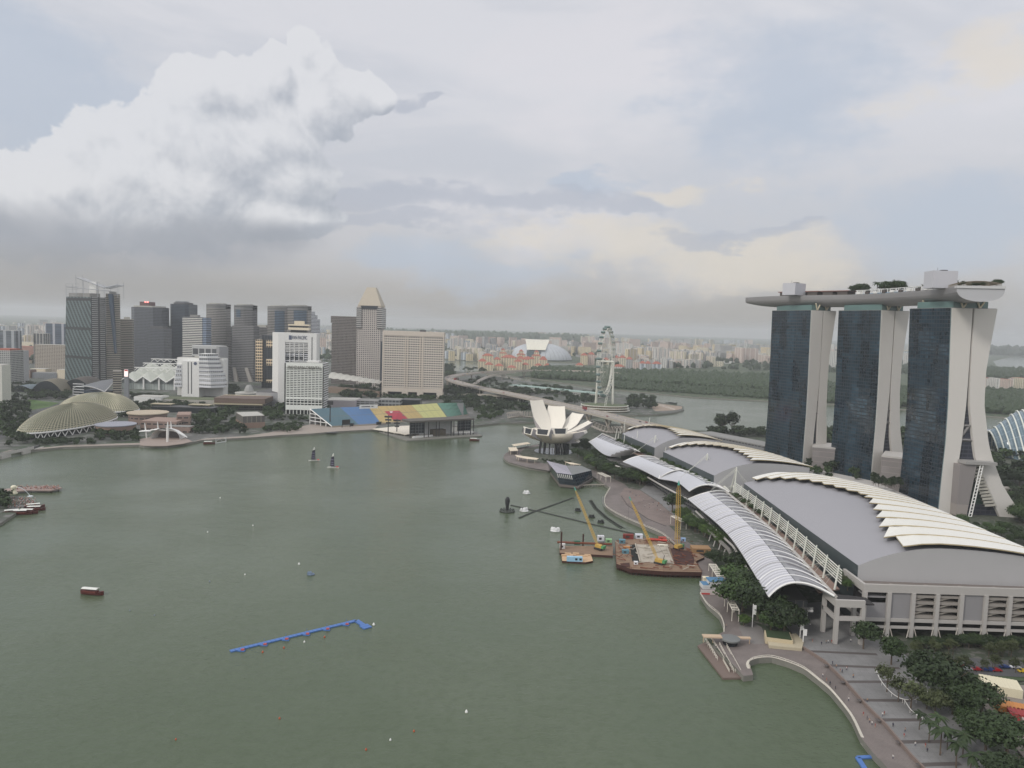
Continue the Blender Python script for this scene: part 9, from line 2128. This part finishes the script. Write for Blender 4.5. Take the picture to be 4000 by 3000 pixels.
p = C8(300, 455, 1.3); b = MB(); b.box(p.x-5, p.x+5, p.y, p.y+2.6, 1.31, 4.2); b.build('deckhouse', mm('deck_blue', S(150, 190, 214), .6), t)
b = MB()
for k in (0.2, 2.9): b.box(p.x+k, p.x+k+1.5, p.y-.06, p.y, 2.2, 3.5)
b.build('window', glass_dark, t)
b = MB()
for k in range(9): q = C8(175+k*36+rr.uniform(-8, 8), 375+rr.uniform(-12, 25), 1.3); b.box(q.x-2, q.x+2, q.y-1, q.y+1, 1.31, 1.31+rr.uniform(.4, 1.2))
tag(b.build('timber_stack', mm('timber_pale'), t), None)
# small jetties, channel launch
t = thing('jetty', 'small steel jetty with arched gangways on the north quay', 'jetty', tuple(G(862, 1728)))
b = MB(); a, c = G(842, 1730, .8), G(882, 1724, .8); strip3(b, a, c, 1.2, -.3, .8); b.build('deck', mm('jetty_steel', S(176, 178, 176), .6), t)
for s_ in (0, 1): b = MB(); p = a.lerp(c, s_); b.tube((p.x, p.y+1, 0), (p.x, p.y+1, 6), .4, n=6); b.path([(p.x+(-6 if s_ else 6)*u, p.y+6*u, 1+4*sin(u*3.1)) for u in (0, .25, .5, .75, 1)], .25, 4); b.build('gangway_frame', mm('jetty_steel'), t)
p = G(2622, 1578, 0); b = MB(); b.rings(hull_rings(24, 5, 2.2, 1.5), flip=True); b.box(-6, 4, -1.6, 1.6, 2, 4); b.v = [(p.x+v[0], p.y+v[1], v[2]) for v in b.v]; tag(b.build('launch', mm('launch_grey', S(70, 76, 72), .6), org=(p.x, p.y, 0)), 'dark launch moored off the tip of the wheel peninsula', 'boat')
# ------------------------------------------------------------------ fountain quay
p = G(54, 1929, 2); zt_ = HZ((p.x, p.y), 1896)-2
stat = mat('statue_white', S(222, 216, 190), 0.6)
t = thing('fountain_statue', 'white fountain statue spouting an arc of water from the quay', 'statue', tuple(p))
b = MB(); b.lathe([(2.6, 0), (2.8, .8), (1.9, 1.6), (1.6, zt_*.45), (1.7, zt_*.62), (2.1, zt_*.74), (2.0, zt_*.9), (1.2, zt_*.99), (.05, zt_)], (p.x, p.y, 2), 14); b.rings([[(p.x+1.2, p.y-.6, 2+zt_*.68), (p.x+1.2, p.y+.6, 2+zt_*.68), (p.x+1.2, p.y+.6, 2+zt_*.88), (p.x+1.2, p.y-.6, 2+zt_*.88)], [(p.x+3.0, p.y-.4, 2+zt_*.72), (p.x+3.0, p.y+.4, 2+zt_*.72), (p.x+3.0, p.y+.4, 2+zt_*.84), (p.x+3.0, p.y-.4, 2+zt_*.84)]]); b.build('figure', stat, t, smooth=True)
b = MB(); e = G(118, 1938, 0); b.path([(p.x+3+(e.x-p.x-3)*u, p.y+(e.y-p.y)*u, (2+zt_*.76)*(1-u*u)+.1) for u in [i/10 for i in range(11)]], .22, 5); b.lathe([(2.2, .05), (1.5, .3), (.1, .35)], (e.x, e.y, 0), 8); b.build('water_jet', mm('spray_white', S(214, 220, 222), .3), t)
b = MB(); q = [tuple(G(x_, y_, 2.4)[:2]) for x_, y_ in ((-60, 1926), (63, 1919), (120, 1914), (199, 1915), (242, 1906), (233, 1900), (170, 1897), (108, 1902), (0, 1911), (-60, 1915))]; b.prism(q, 1.5, 2.4, 0, None, True)
for (x_, y_) in ((63, 1921), (118, 1917), (199, 1917), (226, 1912)): r = G(x_, y_, 1); b.tube((r.x, r.y+1, -1), (r.x, r.y+1, 1.6), .5, n=6)
tag(b.build('viewing_pier', mm('pier_pink', S(150, 132, 124), .85, var=.2, scale=.4), org=(*q[1], 0)), 'viewing pier crowded with visitors beside the fountain statue', 'pier')
b = MB()
for k in range(260):
 r = G(rr.uniform(60, 232), 1900+rr.uniform(0, 12), 2.4) if k < 130 else G(rr.uniform(20, 140), rr.uniform(1946, 1985), 2.0); h_ = rr.uniform(1.5, 1.8); mi = rr.randrange(4); b.tube((r.x, r.y, r.z), (r.x, r.y, r.z+h_*.55), .2, .26, 5, mi); b.tube((r.x, r.y, r.z+h_*.55), (r.x, r.y, r.z+h_*.86), .27, .12, 5, (mi+1) % 4); b.tube((r.x, r.y, r.z+h_*.86), (r.x, r.y, r.z+h_), .12, .1, 5, 4)
tag(b.build('crowd', [mm('cloth_red', S(150, 70, 70), .8), mm('cloth_white', S(206, 202, 196), .8), mm('cloth_navy', S(52, 54, 74), .8), mm('cloth_tan', S(170, 140, 116), .8), mm('skin', S(176, 132, 104), .7)]), 'crowd of visitors on the fountain quay and pier', 'crowd', None, 'stuff')
# ------------------------------------------------------------------ people on the plaza
def person_mesh(shirt, trousers, stride):
 b = MB(); C = lambda x_, y_, z_, rx, ry: [(x_+rx*cos(2*pi*k/8), y_+ry*sin(2*pi*k/8), z_) for k in range(8)]
 for s_ in (-1, 1): b.rings([C(s_*stride+.06, s_*.1, .02, .13, .06), C(s_*stride, s_*.1, .1, .06, .06), C(s_*stride*.5, s_*.1, .48, .075, .075), C(0, s_*.09, .9, .1, .1)], 1)
 b.rings([C(0, 0, .82, .12, .17), C(0, 0, 1.02, .11, .16), C(.01, 0, 1.32, .13, .2), C(0, 0, 1.44, .08, .12)], 0)
 for s_ in (-1, 1): b.rings([C(0, s_*.21, 1.4, .06, .06), C(-s_*stride*.4, s_*.25, 1.12, .05, .05), C(-s_*stride*.7+.05, s_*.25, .86, .035, .035), C(-s_*stride*.8+.07, s_*.25, .76, .045, .025)], 0 if s_ else 2)
 b.rings([C(0, 0, 1.43, .05, .05), C(.01, 0, 1.5, .06, .055), C(.02, 0, 1.57, .09, .075), C(.01, 0, 1.66, .095, .08), C(0, 0, 1.73, .06, .05)], 2)
 b.rings([C(-.02, 0, 1.62, .1, .088), C(-.01, 0, 1.7, .09, .08), C(0, 0, 1.76, .04, .04)], 3)
 return b.mesh('person', [shirt, trousers, mm('skin'), mm('hair', S(30, 26, 24), .8)], True)
mm('hair', S(30, 26, 24), .8)
CL = [('white shirt and dark trousers', mm('cloth_white'), mm('cloth_navy')), ('red shirt and tan trousers', mm('cloth_red'), mm('cloth_tan')), ('navy shirt and dark trousers', mm('cloth_navy'), mm('hair')), ('tan shirt and navy trousers', mm('cloth_tan'), mm('cloth_navy'))]
PM = [(n_, person_mesh(a, c, .16), person_mesh(a, c, .02)) for n_, a, c in CL]
C31 = lambda x_, y_: (2650+x_/3.016, 2150+y_/3.016)
for k, q in enumerate([C31(x_, y_) for x_, y_ in ((1550, 895), (1580, 1080), (1685, 1110), (1740, 1095), (1765, 1090), (1805, 1090), (1815, 1340), (1860, 1385), (1980, 1410), (1905, 1430), (1930, 1440), (2058, 1500), (2030, 1080))]+[C3(x_, y_) for x_, y_ in ((15, 862), (68, 925), (182, 1125), (305, 1240), (320, 1230), (390, 1325), (488, 1365), (570, 1480), (652, 1490), (668, 1530), (775, 1555), (390, 1585), (480, 1410))]):
 n_, w_, s_ = PM[k % 4]; put(w_ if k % 3 else s_, 'person', tuple(G(*q, ZP)), rr.uniform(0, 6.28), 'person in %s %s on the grey plaza' % (n_, 'walking' if k % 3 else 'standing'), 'person', 'people on the grey plaza')
for k, q in enumerate([C3(x_, y_) for x_, y_ in ((30, 1115), (150, 1235), (180, 1265), (200, 1290), (220, 1310), (245, 1330), (-120, 985))]+[C31(560, 905), C31(1700, 1490), C31(1745, 1540), C31(1850, 1635)]):
 n_, w_, s_ = PM[k % 4]; put(w_ if k % 2 else s_, 'person', tuple(G(*q, ZD+.02)), rr.uniform(0, 6.28), 'person in %s %s on the brown boardwalk' % (n_, 'walking' if k % 2 else 'standing'), 'person', 'people on the brown boardwalk')
for k in range(26):
 q = (rr.uniform(2450, 2640), 0); f_ = (q[0]-2450)/190; g_ = G(q[0], 1930+f_*75+rr.uniform(-14, 25), ZD+.04); n_, w_, s_ = PM[k % 4]; put(w_ if k % 2 else s_, 'person', tuple(g_), rr.uniform(0, 6.28), 'person in %s %s on the event plaza' % (n_, 'walking' if k % 2 else 'standing'), 'person', 'people on the event plaza')
# parked and moving vehicles by the works yard
for k in range(16):
 g_ = G(3600+k*30+rr.uniform(-8, 8), 2596+k*1.2+rr.choice([0, 14]), 3.02); kk = rr.choice(list(CARS)); put(CARS[kk], 'car', tuple(g_), rr.uniform(-.1, .1), '%s car on the service road beside the frame building' % kk, 'car', 'cars on the service road')
